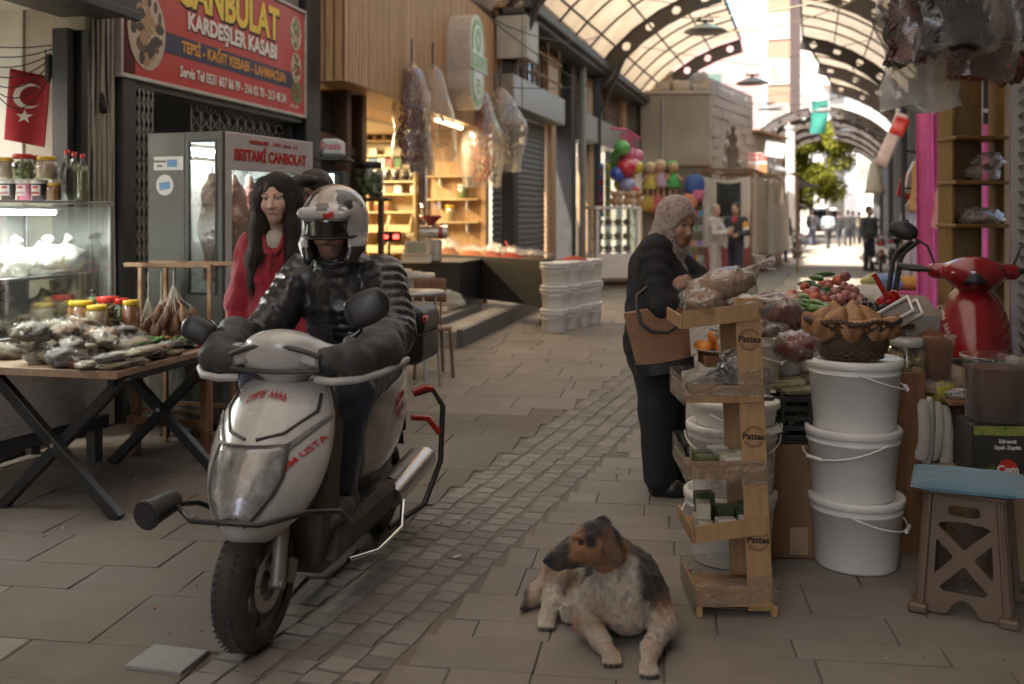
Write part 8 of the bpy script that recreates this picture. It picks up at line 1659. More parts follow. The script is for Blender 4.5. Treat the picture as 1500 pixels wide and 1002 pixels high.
film_bag('pepper_bag','clear bag of dark red dried peppers leaning on the stall table','bag',on(1140,500,.93)+Vector((0,.2,-.02)),(.20,.15,.11),mat('dark_pepper_heap',(.15,.03,.022),.55,var=.6,vs=24,bump=1,bs=40),31,F_clear,.4,tail=False);film_bag('pepper_bag','clear bag of red dried peppers nearer the bread basket','bag',on(1165,530,.93),(.12,.09,.06),mat('dark_pepper_heap'),35,F_clear,1.4,tail=False)
vt=thing('vegetable_stall','low stall table heaped with vegetables further along the street','table',(2.05,6.2,0),R(71));part(vt,'table_top',W_old,((-.4,-.55,.90),(1.1,.35,.93)));part(vt,'side_cloth',mat('stall_cloth',(.30,.29,.26),.85,var=.2,dirt=.3),((-.415,-.54,.35),(-.401,.34,.93)))
for x in(-.36,1.0):
 for y in(-.5,.25):part(vt,'leg',W_old,((x,y,0),(x+.05,y+.05,.80)))
veg={'tomato':((.42,.09,.04),(.036,.036,.031)),'green_pepper':((.10,.20,.03),(.02,.02,.075)),'cucumber':((.05,.12,.03),(.02,.02,.085)),'onion':((.30,.11,.09),(.034,.034,.034)),'pear':((.36,.34,.10),(.032,.032,.042))};vm={}
for k_,(c,r)in veg.items():
 q=MB();q.blob((0,0,0),r,.18,1.6,len(k_),12,9);vm[k_]=q.mesh(k_,mat(k_+'_skin',c,.4,var=.2,vs=12,bump=.05,coat=.2,rand=.25))
def heap(kind,px0,px1,py,Y,n,hgt,lab,grp,lying=False):
 for i in range(n):
  u,v=rq.random(),rq.random();px=px0+(px1-px0)*u;p=W(px,py,Y+(v-.3)*.35);p.z=.955+hgt*rq.random()*(1-abs(2*u-1))*(1-abs(2*v-1))**.5;link(kind,vm[kind],None,loc=p,rot=(R(90)if lying else rq.uniform(0,3),rq.uniform(-.3,.3),rq.uniform(0,6.2)),sc=rq.uniform(.85,1.15),label=lab,cat='vegetable' if kind!='pear' else 'fruit',group=grp)
heap('green_pepper',1142,1212,440,5.8,46,.10,'light green pepper at the front of the vegetable heap','green peppers on the vegetable stall',True);heap('tomato',1150,1215,432,6.2,34,.16,'red tomato in the vegetable heap','tomatoes on the vegetable stall');heap('cucumber',1170,1228,425,6.5,26,.25,'dark green cucumber on top of the vegetable heap','cucumbers on the vegetable stall',True);heap('onion',1212,1262,430,6.3,28,.17,'reddish onion at the right of the vegetable heap','onions on the vegetable stall');heap('tomato',1195,1240,425,6.8,12,.22,'tomato at the back of the vegetable heap','tomatoes on the vegetable stall');heap('pear',1258,1290,425,6.9,10,.20,'yellow-green pear on the white sack','pears on the stall')
q=MB();q.blob((0,0,0),(.20,.16,.10),.3,2,4,22,12);q.obj('sack',msack,loc=W(1275,440,6.8),label='slumped pale sack under the pears at the end of the stall',cat='sack')
ot=thing('olive_tray','shallow steel tray of shiny black olives beside the red scoop','tray',W(1272,470,5.5));q=MB();q.lathe([(0,0),(.19,0),(.24,.05),(.235,.05),(.185,.006),(0,.006)],n=28);q.obj('tray',M_steel,ot);q=MB()
for i in range(260):
 a,d=rq.uniform(0,6.28),math.sqrt(rq.random())*.215;q.blob((math.cos(a)*d,math.sin(a)*d,.03+.10*(1-d/.22)*rq.uniform(.5,1)),(.014,.014,.017),.1,1,i,6,5,rot=(rq.uniform(0,3),0,0))
q.obj('black_olives',mat('black_olive',(.014,.011,.016),.25,island=.4,bump=0,coat=.3),loc=ot.location,label='heap of shiny black olives in the steel tray',cat='olives',kind='stuff')
s_=thing('stand','dark wooden stand under the olive tray','stand',(ot.location.x,ot.location.y,0));part(s_,'stand_top',W_dark,((-.2,-.15,ot.location.z-.03),(.2,.2,ot.location.z-.002)));part(s_,'stand_leg',W_dark,((-.12,-.1,0),(-.06,.1,ot.location.z-.03)),((.06,-.1,0),(.12,.1,ot.location.z-.03)))
sc2=thing('scoop','red plastic scoop standing in the black olives','scoop',W(1302,440,5.45),rot=(R(10),R(-28),R(-20)));mb=MB();mb.cyl((0,0,.02),(0,0,.17),.014);mb.obj('handle',M_redpl,sc2);mb=MB();mb.grid(lambda u,v:(.06*math.sin(R(-100+200*u)),.05*math.cos(R(-100+200*u)),.03-.12*v),10,2);mb.obj('blade',M_redpl,sc2,solid=.004)
hp=thing('cart_handle','black bent tube handle of a hand cart standing behind the stall','cart',W(1300,430,6.2));hp.location.z=0;q=MB()
for dx in(0,.045):q.tube([(0+dx,0,.1),(0.0+dx,0,1.0),(.035+dx,0,1.22),(.06+dx,0,1.27),(.15+dx,.0,1.34)],.017,8)
q.tube([(0,0,.5),(.045,0,.5)],.012,6);q.tube([(0,0,.12),(0.045,0,.12)],.014,6);q.obj('handle',M_black,hp);part(hp,'toe_plate',M_black,((-.1,-.2,.0),(.15,.1,.015)));mb=MB();mb.cyl((-.1,.05,.09),(-.06,.05,.09),.09);mb.obj('wheel',M_tyre,hp)
for k in range(2):t=thing('framed_tray',['dark shallow lid leaning nearest the bread basket','dark shallow lid leaning behind the other one'][k],'tray',W(1300+14*k,468+4*k,4.75+.1*k),rot=(R(20),R(-33),R(-25)));part(t,'panel',mat('dark_tray',(.05,.04,.032),.5),((-.13,-.09,0),(.13,.09,.006)));part(t,'rim',M_white,((-.135,-.095,.0061),(.135,-.085,.02)),((-.135,.085,.0061),(.135,.095,.02)),((-.135,-.085,.0061),(-.125,.085,.02)),((.125,-.085,.0061),(.135,.085,.02)))
# jars and tubs right of the basket, patchwork cloth, plank
p=W(1335,540,4.72);sb=thing('goods_table','cloth-covered stand carrying the glass jar and spice tub beside the buckets','table',(p.x,p.y,0));zt=1.5-(562-315)/F*4.6;part(sb,'table_top',W_old,((-.14,-.12,zt-.03),(.42,.5,zt)));part(sb,'leg',W_old,((-.1,.0,0),(-.05,.05,zt-.03)),((.35,.0,0),(.4,.05,zt-.03)),((-.1,.4,0),(-.05,.45,zt-.03)),((.35,.4,0),(.4,.45,zt-.03)))
m,t,o_=nt('patchwork');L=t.links.new;p_=N(t,'ShaderNodeBsdfPrincipled',i_Roughness=.85);tc=N(t,'ShaderNodeTexCoord');ck=N(t,'ShaderNodeTexChecker',i_Scale=9.0);ck.inputs[1].default_value=(.10,.13,.19,1);ck.inputs[2].default_value=(.40,.37,.28,1);L(tc.outputs['Object'],ck.inputs[0]);c2=N(t,'ShaderNodeTexChecker',i_Scale=110.0);c2 .inputs[1].default_value=(.6,.6,.6,1);c2 .inputs[2].default_value=(1,1,1,1);L(tc.outputs['Object'],c2 .inputs[0]);mu=N(t,'ShaderNodeMix',data_type='RGBA',blend_type='MULTIPLY');mu.inputs[0].default_value=1;L(ck.outputs[0],mu.inputs[6]);L(c2 .outputs[0],mu.inputs[7]);L(mu.outputs[2],p_.inputs['Base Color']);L(p_.outputs[0],o_.inputs[0])
q=MB();q.grid(lambda u,v:(-.15+.24*u,-.135-.02*math.sin(14*u)*(1-v),zt-.42+.425*v),20,8);q.obj('patchwork_cloth',m,loc=sb.location,label='blue and cream checked patchwork cloth hanging from the goods stand',cat='cloth',solid=.003)
jar('glass jar with a domed clear lid of brown biscuits behind the basket',W(1328,540,4.68).xy.to_3d()+Vector((0,0,zt+.001)),.085,.20,C_tan,mat('pale_lid',(.5,.5,.46),.3,bump=0),70);jar('low steel-lidded glass jar next to the wicker basket',W(1312,555,4.55).xy.to_3d()+Vector((0,.02,zt+.001)),.05,.12,C_honey,M_steel)
def clear_tub(label,loc,r,h,m,hp_):
 t=thing('spice_tub',label,'tub',loc);q=MB();q.lathe([(0,.003),(r*.86,.003),(r*.97,h*.82),(r*.5,h*.82+hp_*.55),(0,h*.82+hp_)],n=24);q.obj('contents',m,t);q=MB();q.lathe([(r*.88,0),(r,h*.94),(r*1.06,h*.95),(r*1.06,h),(r*1.0,h)],n=28,sq=.8);q.obj('tub',film('tub_plastic',.10,.15,3.0,bump=.1),t);return t
clear_tub('clear tub heaped with brick-red ground pepper beside the red scooter',W(1363,540,4.75).xy.to_3d()+Vector((0,0,zt+.001)),.10,.21,spm[0],.07)
kt=thing('brown_plank','reddish brown plank leaning behind the front bucket stack','plank',(1.67,4.42,0),rot=(R(-3),R(2),0));part(kt,'plank',W_brown,((0,0,0),(.16,.02,.80)))
msock=mat('cream_sock',(.50,.46,.38),.9,var=.12,vs=14,bump=.4,bs=120)
for i,(px,py)in enumerate(((1352,592),(1362,588),(1373,595),(1384,600))):
 p=W(px,py,4.42+.03*i);q=MB();ln=.24+.03*(i%2);q.loft([[(math.cos(a)*rx+ox,math.sin(a)*.014,z)for a in[2*math.pi*k/14 for k in range(14)]]for rx,z,ox in((.010,.02,0),(.026,0,0),(.03,-ln*.4,.004),(.028,-ln*.7,-.004),(.036,-ln*.85,-.012),(.03,-ln,-.02),(.008,-ln*1.04,-.02))]);q.obj('sock',msock,loc=p,rot=(0,R(rq.uniform(-8,8)),rq.uniform(-.5,.5)),label=['leftmost cream sock hanging beside the patchwork','second cream sock of the hanging bunch','third cream sock of the hanging bunch','rightmost cream sock by the black scooter wheel'][i],cat='sock',group='cream socks hanging in a bunch')
film_bag('yellow_bag','bright yellow crinkled packet lying in front of the red scooter','bag',W(1372,582,4.6),(.10,.05,.03),mat('yellow_film',(.42,.36,.02),.3,bump=.7,bs=16,var=.2),41,F_clear,.5,(R(30),R(-20)),False)
# tin and big tub at the right edge, on a stack of boxes
b_=Vector((2.02,4.12,0));lb_=thing('carton','plain brown carton at the bottom of the pile on the right edge','box',b_);part(lb_,'carton',mat('cardboard'),((-.16,-.05,0),(.2,.3,.40)))
tn=thing('oil_tin','dark green and black olive tin with a red round Cem badge','tin',b_+Vector((.0,-.02,.402)),R(-4));part(tn,'tin',mat('tin_black',(.03,.032,.028),.35,bump=0,coat=.3),((-.12,0,0),(.14,.2,.235)),b=.01);part(tn,'landscape_band',mat('tin_green',(.22,.26,.06),.35,bump=0,var=.5,vs=30),((-.115,-.002,.19),(.135,-.0001,.228)),b=0)
mb=MB();mb.prism(ellipse(.042,.042,26,(.02,.05)),-.003,-.0005);mb.obj('badge',L_red,tn);text('Cem',.045,mwb,tn,(.02,-.004,.05),bold=.0015);text('Edremit',.022,mwb,tn,(.02,-.002,.165),bold=.0004);text('Siyah Zeytin',.022,mwb,tn,(.02,-.002,.14),bold=.0004)
q=MB()
for k in range(9):a=-2.4+.3*k;q.add([(-.09+.0*k,-.0025,.0),(-.085+.05*math.cos(a+2.5),-.0025,.02+.04*abs(math.sin(a))),(-.08+.055*math.cos(a+2.5),-.0025,.03+.05*abs(math.sin(a)))],[(0,1,2)])
q.obj('olive_branch_print',mat('tin_green'),tn,kind='stuff')
clear_tub('big clear tub of brown ground spice on the olive tin',b_+Vector((.02,.08,.639)),.125,.27,spm[4],.0)
t=thing('spice_tray','small brown tray with a crumpled bag beside the black wheel','tray',W(1412,585,4.5));part(t,'tray',W_brown,((-.09,-.06,-.02),(.09,.1,0)));q=MB();q.blob((0,0,.02),(.07,.05,.025),.4,3,2);q.obj('plastic_bag',F_haze,loc=t.location+Vector((0,.02,0)),label='crumpled clear bag lying on the small brown tray',cat='bag');t2=thing('stand','dark post under the small brown tray','stand',(t.location.x,t.location.y,0));part(t2,'stand_leg',W_dark,((-.03,.0,0),(.03,.06,t.location.z-.022)))
# plastic stool with a blue cushion
so=thing('stool','brown plastic step stool with cut-out sides at the right edge','stool',(1.755,3.83,0),R(-31));mst_=mat('brown_plastic',(.15,.105,.072),.5,var=.1,vs=10,bump=.12,bs=70,dirt=.25,dcol=(.22,.18,.14))
def side_panel(w0,w1,h):
 """side sheet of the stool: rim outline with holes, as a grid with cells left open"""
 holes=[lambda x,z:(abs(x)/.055)**4+(abs(z-.385)/.018)**4<1,lambda x,z:(z>.245+abs(x)*.9)and z<.345-abs(x)*.12 and abs(x)<.085,lambda x,z:z<.185-abs(x)*1.05 and z>.085+.9*max(0,abs(x)-.07),lambda x,z:abs(x)>.035+1.0*abs(z-.212)and abs(x)<.105-.02*(z/h),lambda x,z:z<.058-.35*x*x/.02+.0 and abs(x)<.105]
 q=MB();nu,nv=56,84;P=lambda i,j:((i/nu*2-1),j/nv);ok=set()
 for i in range(nu):
  for j in range(nv):
   u,v=(i+.5)/nu*2-1,(j+.5)/nv;wv=w0+(w1-w0)*v;x,z=u*wv,v*h
   if not any(f(x,z)for f in holes):ok.add((i,j))
 ix={};vs=[];fs=[]
 for(i,j)in ok:
  f=[]
  for a,b2 in((i,j),(i+1,j),(i+1,j+1),(i,j+1)):
   if(a,b2)not in ix:u,v=a/nu*2-1,b2/nv;wv=w0+(w1-w0)*v;ix[(a,b2)]=len(vs);vs.append((u*wv,0,v*h))
   f.append(ix[(a,b2)])
  fs.append(tuple(f))
 return vs,fs
hs_=.445
for k,(sx_,wd)in enumerate(((0,1),(1,1),(2,1),(3,1))):
 vs_,fs_=side_panel(.15,.12,hs_);Mz=Matrix.Rotation(k*math.pi/2,4,'Z');q=MB();q.add([Mz@Vector((x,-(.15-.03*z/hs_),z+.005))for x,y,z in vs_],fs_);o=q.obj('side_panel',mst_,so,solid=.006);sm_=o.modifiers.new('smooth','SMOOTH');sm_.iterations=3;o.modifiers.move(1,0)
for x in(-1,1):
 for y in(-1,1):
  q=MB();q.tube([(x*.152,y*.152,.0),(x*.122,y*.122,hs_)],[.017,.015],8);q.tube([(x*.165,y*.145,.0),(x*.133,y*.117,hs_)],.009,6);q.tube([(x*.145,y*.165,.0),(x*.117,y*.133,hs_)],.009,6);o=q.obj('leg',mst_,so);q=MB();q.b2((x*.155-.035,y*.155-.035,0),(x*.155+.035,y*.155+.035,.035),0,.012);q.obj('foot',mst_,o)
part(so,'seat',mst_,((-.145,-.145,hs_),(.145,.145,hs_+.018)),b=.01)
cu=MB();cu.grid(lambda u,v:((u-.5)*.40,(v-.5)*.37,hs_+.045+.012*(1-abs(2*u-1)**4)*(1-abs(2*v-1)**4)-.012*max(abs(2*u-1),abs(2*v-1))**6+.004*mnoise.noise(Vector((u*6,v*6,2)))),24,24);cu.grid(lambda u,v:((u-.5)*.40,(.5-v)*.37,hs_+.0195+.014*max(abs(2*u-1),abs(2*v-1))**6),24,24)
sp_=lambda a:(math.copysign(abs(math.cos(a))**.3,math.cos(a))*.2,math.copysign(abs(math.sin(a))**.3,math.sin(a))*.185)
cu.loft([[(*sp_(2*math.pi*k/64),z)for k in range(64)]for z in(hs_+.026,hs_+.038)],cap=False);t=thing('cushion','faded blue square cushion lying on the brown plastic stool','cushion',(1.755,3.83,0),R(-24));cu.obj('cushion_cover',fabric('blue_cotton',(.10,.20,.27),.9,150,.4,.3,.18),t)
# bags hanging overhead at the right
hb=thing('hanging_pole','steel pole above the stall from which filled bags hang','pole',(1.6,4.1,2.62));q=MB();q.cyl((-.3,-.1,0),(1.6,.2,0),.02);q.obj('bar',M_pipe,hb);mb=MB();mb.cyl((1.5,.18,-2.62),(1.5,.18,.3),.03);mb.obj('upright',M_pipe,hb)
mdr=mat('dark_red_pods',(.10,.022,.018),.5,island=.5,bump=1,bs=35,var=.5,vs=30);mdk=mat('blackish_pods',(.026,.018,.016),.5,island=.5,bump=1,bs=35,var=.5,vs=30);mrb=mat('rust_pods',(.15,.045,.028),.5,island=.5,bump=1,bs=35,var=.5,vs=30)
F_over=film('overhead_film',.30,.20,7.0,wc=(.44,.42,.40),bump=.4)
def sheet_bag(label,px,py_top,py_bot,w,Y,m,n,seed,fm,rz=0,fill=.75,tilt=0):
 a_,b2=W(px,py_top,Y),W(px,py_bot,Y);h=a_.z-b2 .z;t=thing('hanging_bag',label,'bag',a_,0,'filled bags hanging over the stall',rot=(0,tilt,rz));q=MB();rr=random.Random(seed)
 for i in range(n):z=-h*(1-fill)-rr.random()**.8*h*fill*.95;q.blob((rr.uniform(-1,1)*w*.38,rr.uniform(-.03,.03),z),(.011,.010,.026),.4,2,i,6,5,rot=(rr.uniform(-1,1),rr.uniform(-1,1),rr.uniform(0,3)))
 if n:
  for sg in(-1,1):q.grid(lambda u,v:((u-.5)*w*.72+.015*math.sin(9*v+seed),sg*(.05*math.sin(math.pi*u)*min(1,.3+v)+.007*mnoise.noise(Vector((u*9,v*9,seed+sg)))),-h*(1-fill)-h*fill*v*.97),18,22)
  q.obj('contents',m,t,kind='stuff')
 s=MB()
 for sg in(-1,1):s.grid(lambda u,v:((u-.5)*w*(1+.12*mnoise.noise(Vector((v*4,seed,u))))+.02*math.sin(7*v+seed),sg*(.012+.055*math.sin(math.pi*u)*min(1,.25+v)+.014*mnoise.noise(Vector((u*4,v*4,seed+sg)))),-h*v+.014*math.sin(9*u+seed)*v),16,18)
 s.obj('film',fm,t);st=MB();st.tube([(0,0,0),(0,0,2.62-a_.z)],.004,4);st.obj('string',M_rope,t)
sheet_bag('thin clear bag with dark pods, leftmost of the bags overhead',1300,-60,98,.17,4.0,mdk,50,1,F_over,.2,.5,R(-10));sheet_bag('clear bag of rust-red dried pods second from the left overhead',1335,-60,92,.20,3.9,mdr,160,2,F_over,-.1,.75);sheet_bag('wide clear bag of blackish dried pods in the middle overhead',1402,-60,72,.33,3.8,mdk,150,3,F_over,.1,.6);sheet_bag('clear bag of rusty dried pods at the right overhead',1445,-60,118,.30,4.05,mrb,150,4,F_over,-.2,.45,R(4));sheet_bag('empty whitish bag hanging lowest under the filled bags',1352,20,160,.34,4.15,mdk,0,5,film('white_film',.8,.22,8.0),0,.5);sheet_bag('clear bag of reddish pods near the shutter at the far right',1480,-50,60,.22,4.2,mdr,120,6,F_over,.3,.6)
hw=thing('string_of_pods','round bunch of dark red dried pods hanging by the shutter','dried peppers',W(1478,95,4.4));q=MB()
for i in range(60):a,d=rq.uniform(0,6.28),math.sqrt(rq.random())*.07;q.blob((math.cos(a)*d,math.sin(a)*d,rq.uniform(-.07,.06)),(.018,.016,.03),.3,2,i,7,5,rot=(rq.uniform(-1,1),rq.uniform(-1,1),0))
q.tube([(0,0,.05),(0,0,.5)],.003,4);q.obj('pods',mrb,hw,kind='stuff')
# wooden shelf tower, pink panel, clothes
sh_=thing('shelf_tower','narrow ochre wooden shelf tower standing before the roller shutter','shelf',W(1437,315,6.5));sh_.location.z=0;W_och=wood('ochre_wood',(.13,.068,.014),(.20,.11,.024),.5,(5,5,.6),4.0)
part(sh_,'back_panel',W_och,((-.17,.2,0),(.10,.22,2.55)));part(sh_,'upright',W_och,((-.19,.0,0),(-.17,.22,2.55)),((.15,.0,0),(.185,.22,2.55)))
for z in(1.43,1.71,2.0,1.1,.7):part(sh_,'shelf_board',W_och,((-.21,-.10,z-.012),(.15,.2,z+.012)))
for i,(x,z)in enumerate(((.03,1.722),(.06,1.80),(-.02,1.442),(.05,1.442))):q=MB();q.blob((0,0,.05),(.11,.08,.055),.5,3,i+50,20,12);q.obj('plastic_bag',film('dusty_film',.45,.2,10,wc=(.42,.36,.30)),loc=sh_.location+Vector((x,.03,z)),label=['crumpled dusty bag on the middle shelf of the ochre tower','crumpled bag piled on another on the ochre tower','crumpled bag at the left of the lower ochre shelf','crumpled bag at the right of the lower ochre shelf'][i],cat='bag',group='crumpled bags on the shelf tower')
pk=thing('cloth_stand','tall stand hung with bright pink cloth beside the ochre shelf tower','stand',W(1379,315,7.6));pk.location.z=0;mpk_=fabric('pink_cloth',(.62,.10,.28),.8,100,.3,.2);q=MB();q.grid(lambda u,v:((u-.5)*.34,.05*math.sin(u*17+1.5*v)+.02*math.sin(u*41),2.28*v),40,6);q.obj('cloth',mpk_,pk,solid=.008);q=MB();q.grid(lambda u,v:(.47+(u-.5)*.26,.05+.03*math.sin(u*13),2.2*v),20,4);q.obj('cloth',mpk_,pk,solid=.008);part(pk,'rail',M_pipe,((-.15,-.02,2.28),(.62,.02,2.31)))
def garment(label,px,py,Y,s,m,kind='dress',trim=None,rz=0,name=None):
 p=W(px,py,Y);t=thing(name or('child_'+kind),label,'clothes',p,rz,'children clothes hanging at the right-hand shop')
 if kind=='dress':o=[(-.08,.02),(-.04,.02),(0,-.03),(.04,.02),(.08,.02),(.10,-.06),(.095,-.18),(.14,-.42),(.05,-.44),(-.05,-.44),(-.14,-.42),(-.095,-.18),(-.10,-.06)]
 elif kind=='shirt':o=[(-.09,.02),(-.03,.02),(0,-.01),(.03,.02),(.09,.02),(.17,-.12),(.20,-.28),(.15,-.30),(.11,-.13),(.11,-.34),(-.11,-.34),(-.11,-.13),(-.15,-.30),(-.20,-.28),(-.17,-.12)]
 else:o=[(-.09,0),(.09,0),(.11,-.22),(.12,-.46),(.03,-.46),(.0,-.16),(-.03,-.46),(-.12,-.46),(-.11,-.22)]
 o=[(x*s,z*s)for x,z in o];q=MB();q.prism(o,-.014,.014);q.obj('garment',m,t,bev=.008);q=MB();q.tube([(-.07*s,0,.02),(0,0,.06),(0,0,.12),(.015,0,.14)],.004,5);q.obj('hanger',M_chrome,t)
 if trim:
  for x,z in((0,-.10),(.0,-.22),(-.06,-.33)):q=MB();q.blob((x*s-.012,-.018,z*s),(.014,.008,.012),0);q.blob((x*s+.012,-.018,z*s),(.014,.008,.012),0);q.obj('bow',trim,t,kind='stuff')
mg_=lambda n_,c:fabric('cloth_'+n_,c,.85,120,.25,.2)
garment('orange baby pinafore with red bows',1352,240,9.6,1.05,mg_('orange',(.62,.33,.12)),'dress',L_red,.1);garment('white long-sleeved baby shirt behind the orange pinafore',1348,240,9.9,1.0,mg_('white',(.62,.60,.58)),'shirt',None,.4);garment('coral pink baby dress beside the pink panel',1381,282,7.35,.62,mg_('coral',(.60,.22,.19)),'dress');garment('white floral baby shirt below the pinafore',1345,295,9.7,.95,mg_('floral',(.5,.45,.48)),'shirt');garment('mauve baby trousers below the white shirt',1364,295,9.9,.8,mg_('mauve',(.42,.26,.34)),'trousers');garment('dark red baby shirt behind the orange pinafore',1336,255,10.3,.8,mg_('dred',(.35,.04,.05)),'shirt');garment('navy baby trousers on the lower rail',1352,338,9.9,.8,mg_('navy',(.04,.05,.09)),'trousers')
for i in range(6):garment(['row of pale baby trousers','pale pink baby trousers','beige baby trousers','peach baby trousers','cream baby trousers','rose baby trousers'][i]+' on the lowest rail',1333+7*i,345,9.2+.15*i,.8,mg_('low%d'%i,[(.5,.38,.34),(.55,.32,.32),(.45,.36,.28),(.55,.36,.26),(.55,.5,.42),(.5,.25,.27)][i]),'trousers',None,.5)
hbag=thing('red_bag','small red cloth bag hanging by its strap above the baby clothes','bag',W(1362,205,9.5));q=MB();q.blob((0,0,-.02),(.10,.03,.12),.2,2,3);q.obj('bag_body',mg_('redbag',(.5,.03,.06)),hbag);q=MB();q.tube([(-.06,0,.06),(0,0,.32),(.06,0,.06)],.01,5);q.obj('strap',mg_('redbag',None),hbag)
rr_=thing('clothes_rail','dark clothes rail carrying baby clothes along the right-hand shop','rail',W(1350,320,9.9));rr_.location.z=0;q=MB()
for z in(2.12,1.76,1.44):q.cyl((-.3,-.3,z),(.35,.4,z),.012,n=6)
for x,y in((-.3,-.3),(.35,.4)):q.cyl((x,y,0),(x,y,2.2),.018,n=8)
q.obj('rail',M_black,rr_)
rt=thing('red_table','low red table with blue and orange folded cloths','table',W(1320,420,8.6));rt.location.z=0;zz=.86;part(rt,'table_top',mat('red_table',(.42,.05,.10),.5),((-.25,-.3,zz-.03),(.4,.3,zz)));part(rt,'leg',M_rust,((-.22,-.27,0),(-.18,-.23,zz-.03)),((.33,-.27,0),(.37,-.23,zz-.03)),((-.22,.23,0),(-.18,.27,zz-.03)),((.33,.23,0),(.37,.27,zz-.03)))
for i,(x,y,c,s)in enumerate(((-.12,0,(.14,.22,.34),1.1),(.08,-.05,(.50,.24,.04),1),(.25,.1,(.55,.40,.05),.9),(.2,-.15,(.45,.10,.05),.8))):q=MB();q.blob((0,0,.06),(.15*s,.13*s,.07*s),.4,2.5,70+i,18,10);q.obj('folded_cloth',mg_('heap%d'%i,c),loc=rt.location+Vector((x,y,zz)),label=['crumpled blue cloth on the red table','orange cloth on the red table','yellow cloth on the red table','small red-brown cloth on the red table'][i],cat='cloth',group='cloths on the red table')
# red scooter parked at the right
rs=thing('parked_scooter','shiny red scooter parked behind the stall at the right, facing the street','scooter',(2.76,6.0,.08),R(-22));M_red=mat('scooter_red',(.24,.010,.014),.22,var=.06,bump=0,coat=.7)
wheel(rs,(0,-.62,.24));wheel(rs,(0,.64,.24))
for s in(-1,1):mb=MB();mb.cyl((s*.08,-.62,.24),(s*.07,-.45,.72),.024);mb.obj('fork_leg',M_black,rs)
al=[(.40,.12,-.68,-.40),(.50,.18,-.74,-.36),(.60,.205,-.76,-.32),(.72,.205,-.71,-.28),(.84,.19,-.62,-.26),(.95,.15,-.53,-.26),(1.0,.10,-.47,-.27)];lo_=[]
for(z,w,yf,yb)in al:ym=yb*.55+yf*.45;lo_.append([(-w+2*w*i/12,yf+(ym-yf)*abs(2*i/12-1)**2,z)for i in range(13)]+[(w*.85,yb,z),(0,yb,z),(-w*.85,yb,z)])
mb=MB();mb.loft(lo_);mb.obj('front_apron',M_red,rs,sub=1);mb=MB();mb.grid(lambda u,v:((u-.5)*2*(.12+.06*v),-.775+.2*(2*u-1)**2*.8+.02*v,.53+.13*v-.04*(2*u-1)**2),14,6);o=mb.obj('headlight',mat('dark_lamp',(.035,.035,.038),.12,var=.5,vs=12,bump=.3,bs=30,coat=.6),rs,solid=.01)
mb=MB();mb.loft([[(x*w,y,z)for x,y in((-1,y0),(1,y0),(1,y1),(-1,y1))]for z,w,y0,y1 in((.22,.10,-.5,-.22),(.40,.17,-.56,-.26),(.52,.18,-.68,-.3))],0,False);mb.obj('lower_cowl',M_blkpl,rs,bev=.02);part(rs,'floor_board',M_blkpl,((-.17,-.32,.28),(.17,.25,.34)),b=.02)
C_=Soft();C_.ell((0,-.43,1.09),(.16,.12,.10),k=.03);C_.cap((-.20,-.38,1.10),(.20,-.38,1.10),.045,k=.04);C_.cap((0,-.36,.95),(0,-.39,1.05),.07,k=.05);C_.skin(.008,name='handlebar_cowl',mats=M_red,parent=rs);mb=MB();mb.grid(lambda u,v:((u-.5)*(.10+.20*v),-.556+.5*(u-.5)**2*(.3+v)+.03*v*v,1.035+.085*v),10,4);mb.obj('cowl_inset',M_blkpl,rs,solid=.02)
for s in(-1,1):
 mb=MB();mb.cyl((s*.18,-.38,1.10),(s*.38,-.33,1.12),.017);mb.cyl((s*.27,-.36,1.11),(s*.40,-.325,1.12),.021);mb.tube([(s*.22,-.42,1.11),(s*.37,-.41,1.11)],.007,6);mb.obj('handlebar',M_blkpl,rs);mb=MB();mb.tube([(s*.2,-.38,1.13),(s*.24,-.37,1.24),(s*.33,-.36,1.30)],.007,6);o=mb.obj('mirror_stalk',M_blkpl,rs);E_=Soft();E_.ell((s*.37,-.36,1.33),(.085,.03,.055),rot=(0,s*-.3,0),k=.01);E_.skin(.008,name='mirror',mats=M_blkpl,parent=rs)
 lp=[[(s*w*q_,y,z)for q_,z in((.5,z0),(1,z0+.05),(1.05,(z0+z1)/2),(.9,z1),(.4,z1))]for y,z0,z1,w in((.15,.40,.70,.12),(.4,.42,.78,.17),(.7,.58,.82,.15),(.9,.72,.84,.06))];mb=MB();mb.loft(lp);mb.obj('side_panel',M_red,rs,sub=1)
S2=Soft();S2 .cap((0,.14,.77),(0,.66,.81),.12,.13,k=.04,fl=((0,0,1),2.2));S2 .skin(.012,name='seat',mats=MATS['seat_vinyl'],parent=rs);part(rs,'engine',M_rim,((-.06,.4,.18),(.08,.7,.36)),b=.02);scribble(mwb,rs,(-.158,-.60,.84),.17,.032,8,rot=(0,R(68),R(-38)));mb=MB();mb.grid(lambda u,v:((v-.5)*.13,-.62-.27*math.cos(R(40+110*u)),.24+.27*math.sin(R(40+110*u))),12,4);mb.obj('front_fender',M_blkpl,rs,solid=.006);mb=MB();mb.tube([(.02,.35,.3),(.16,.2,.02)],.012);mb.obj('side_stand',M_black,rs)
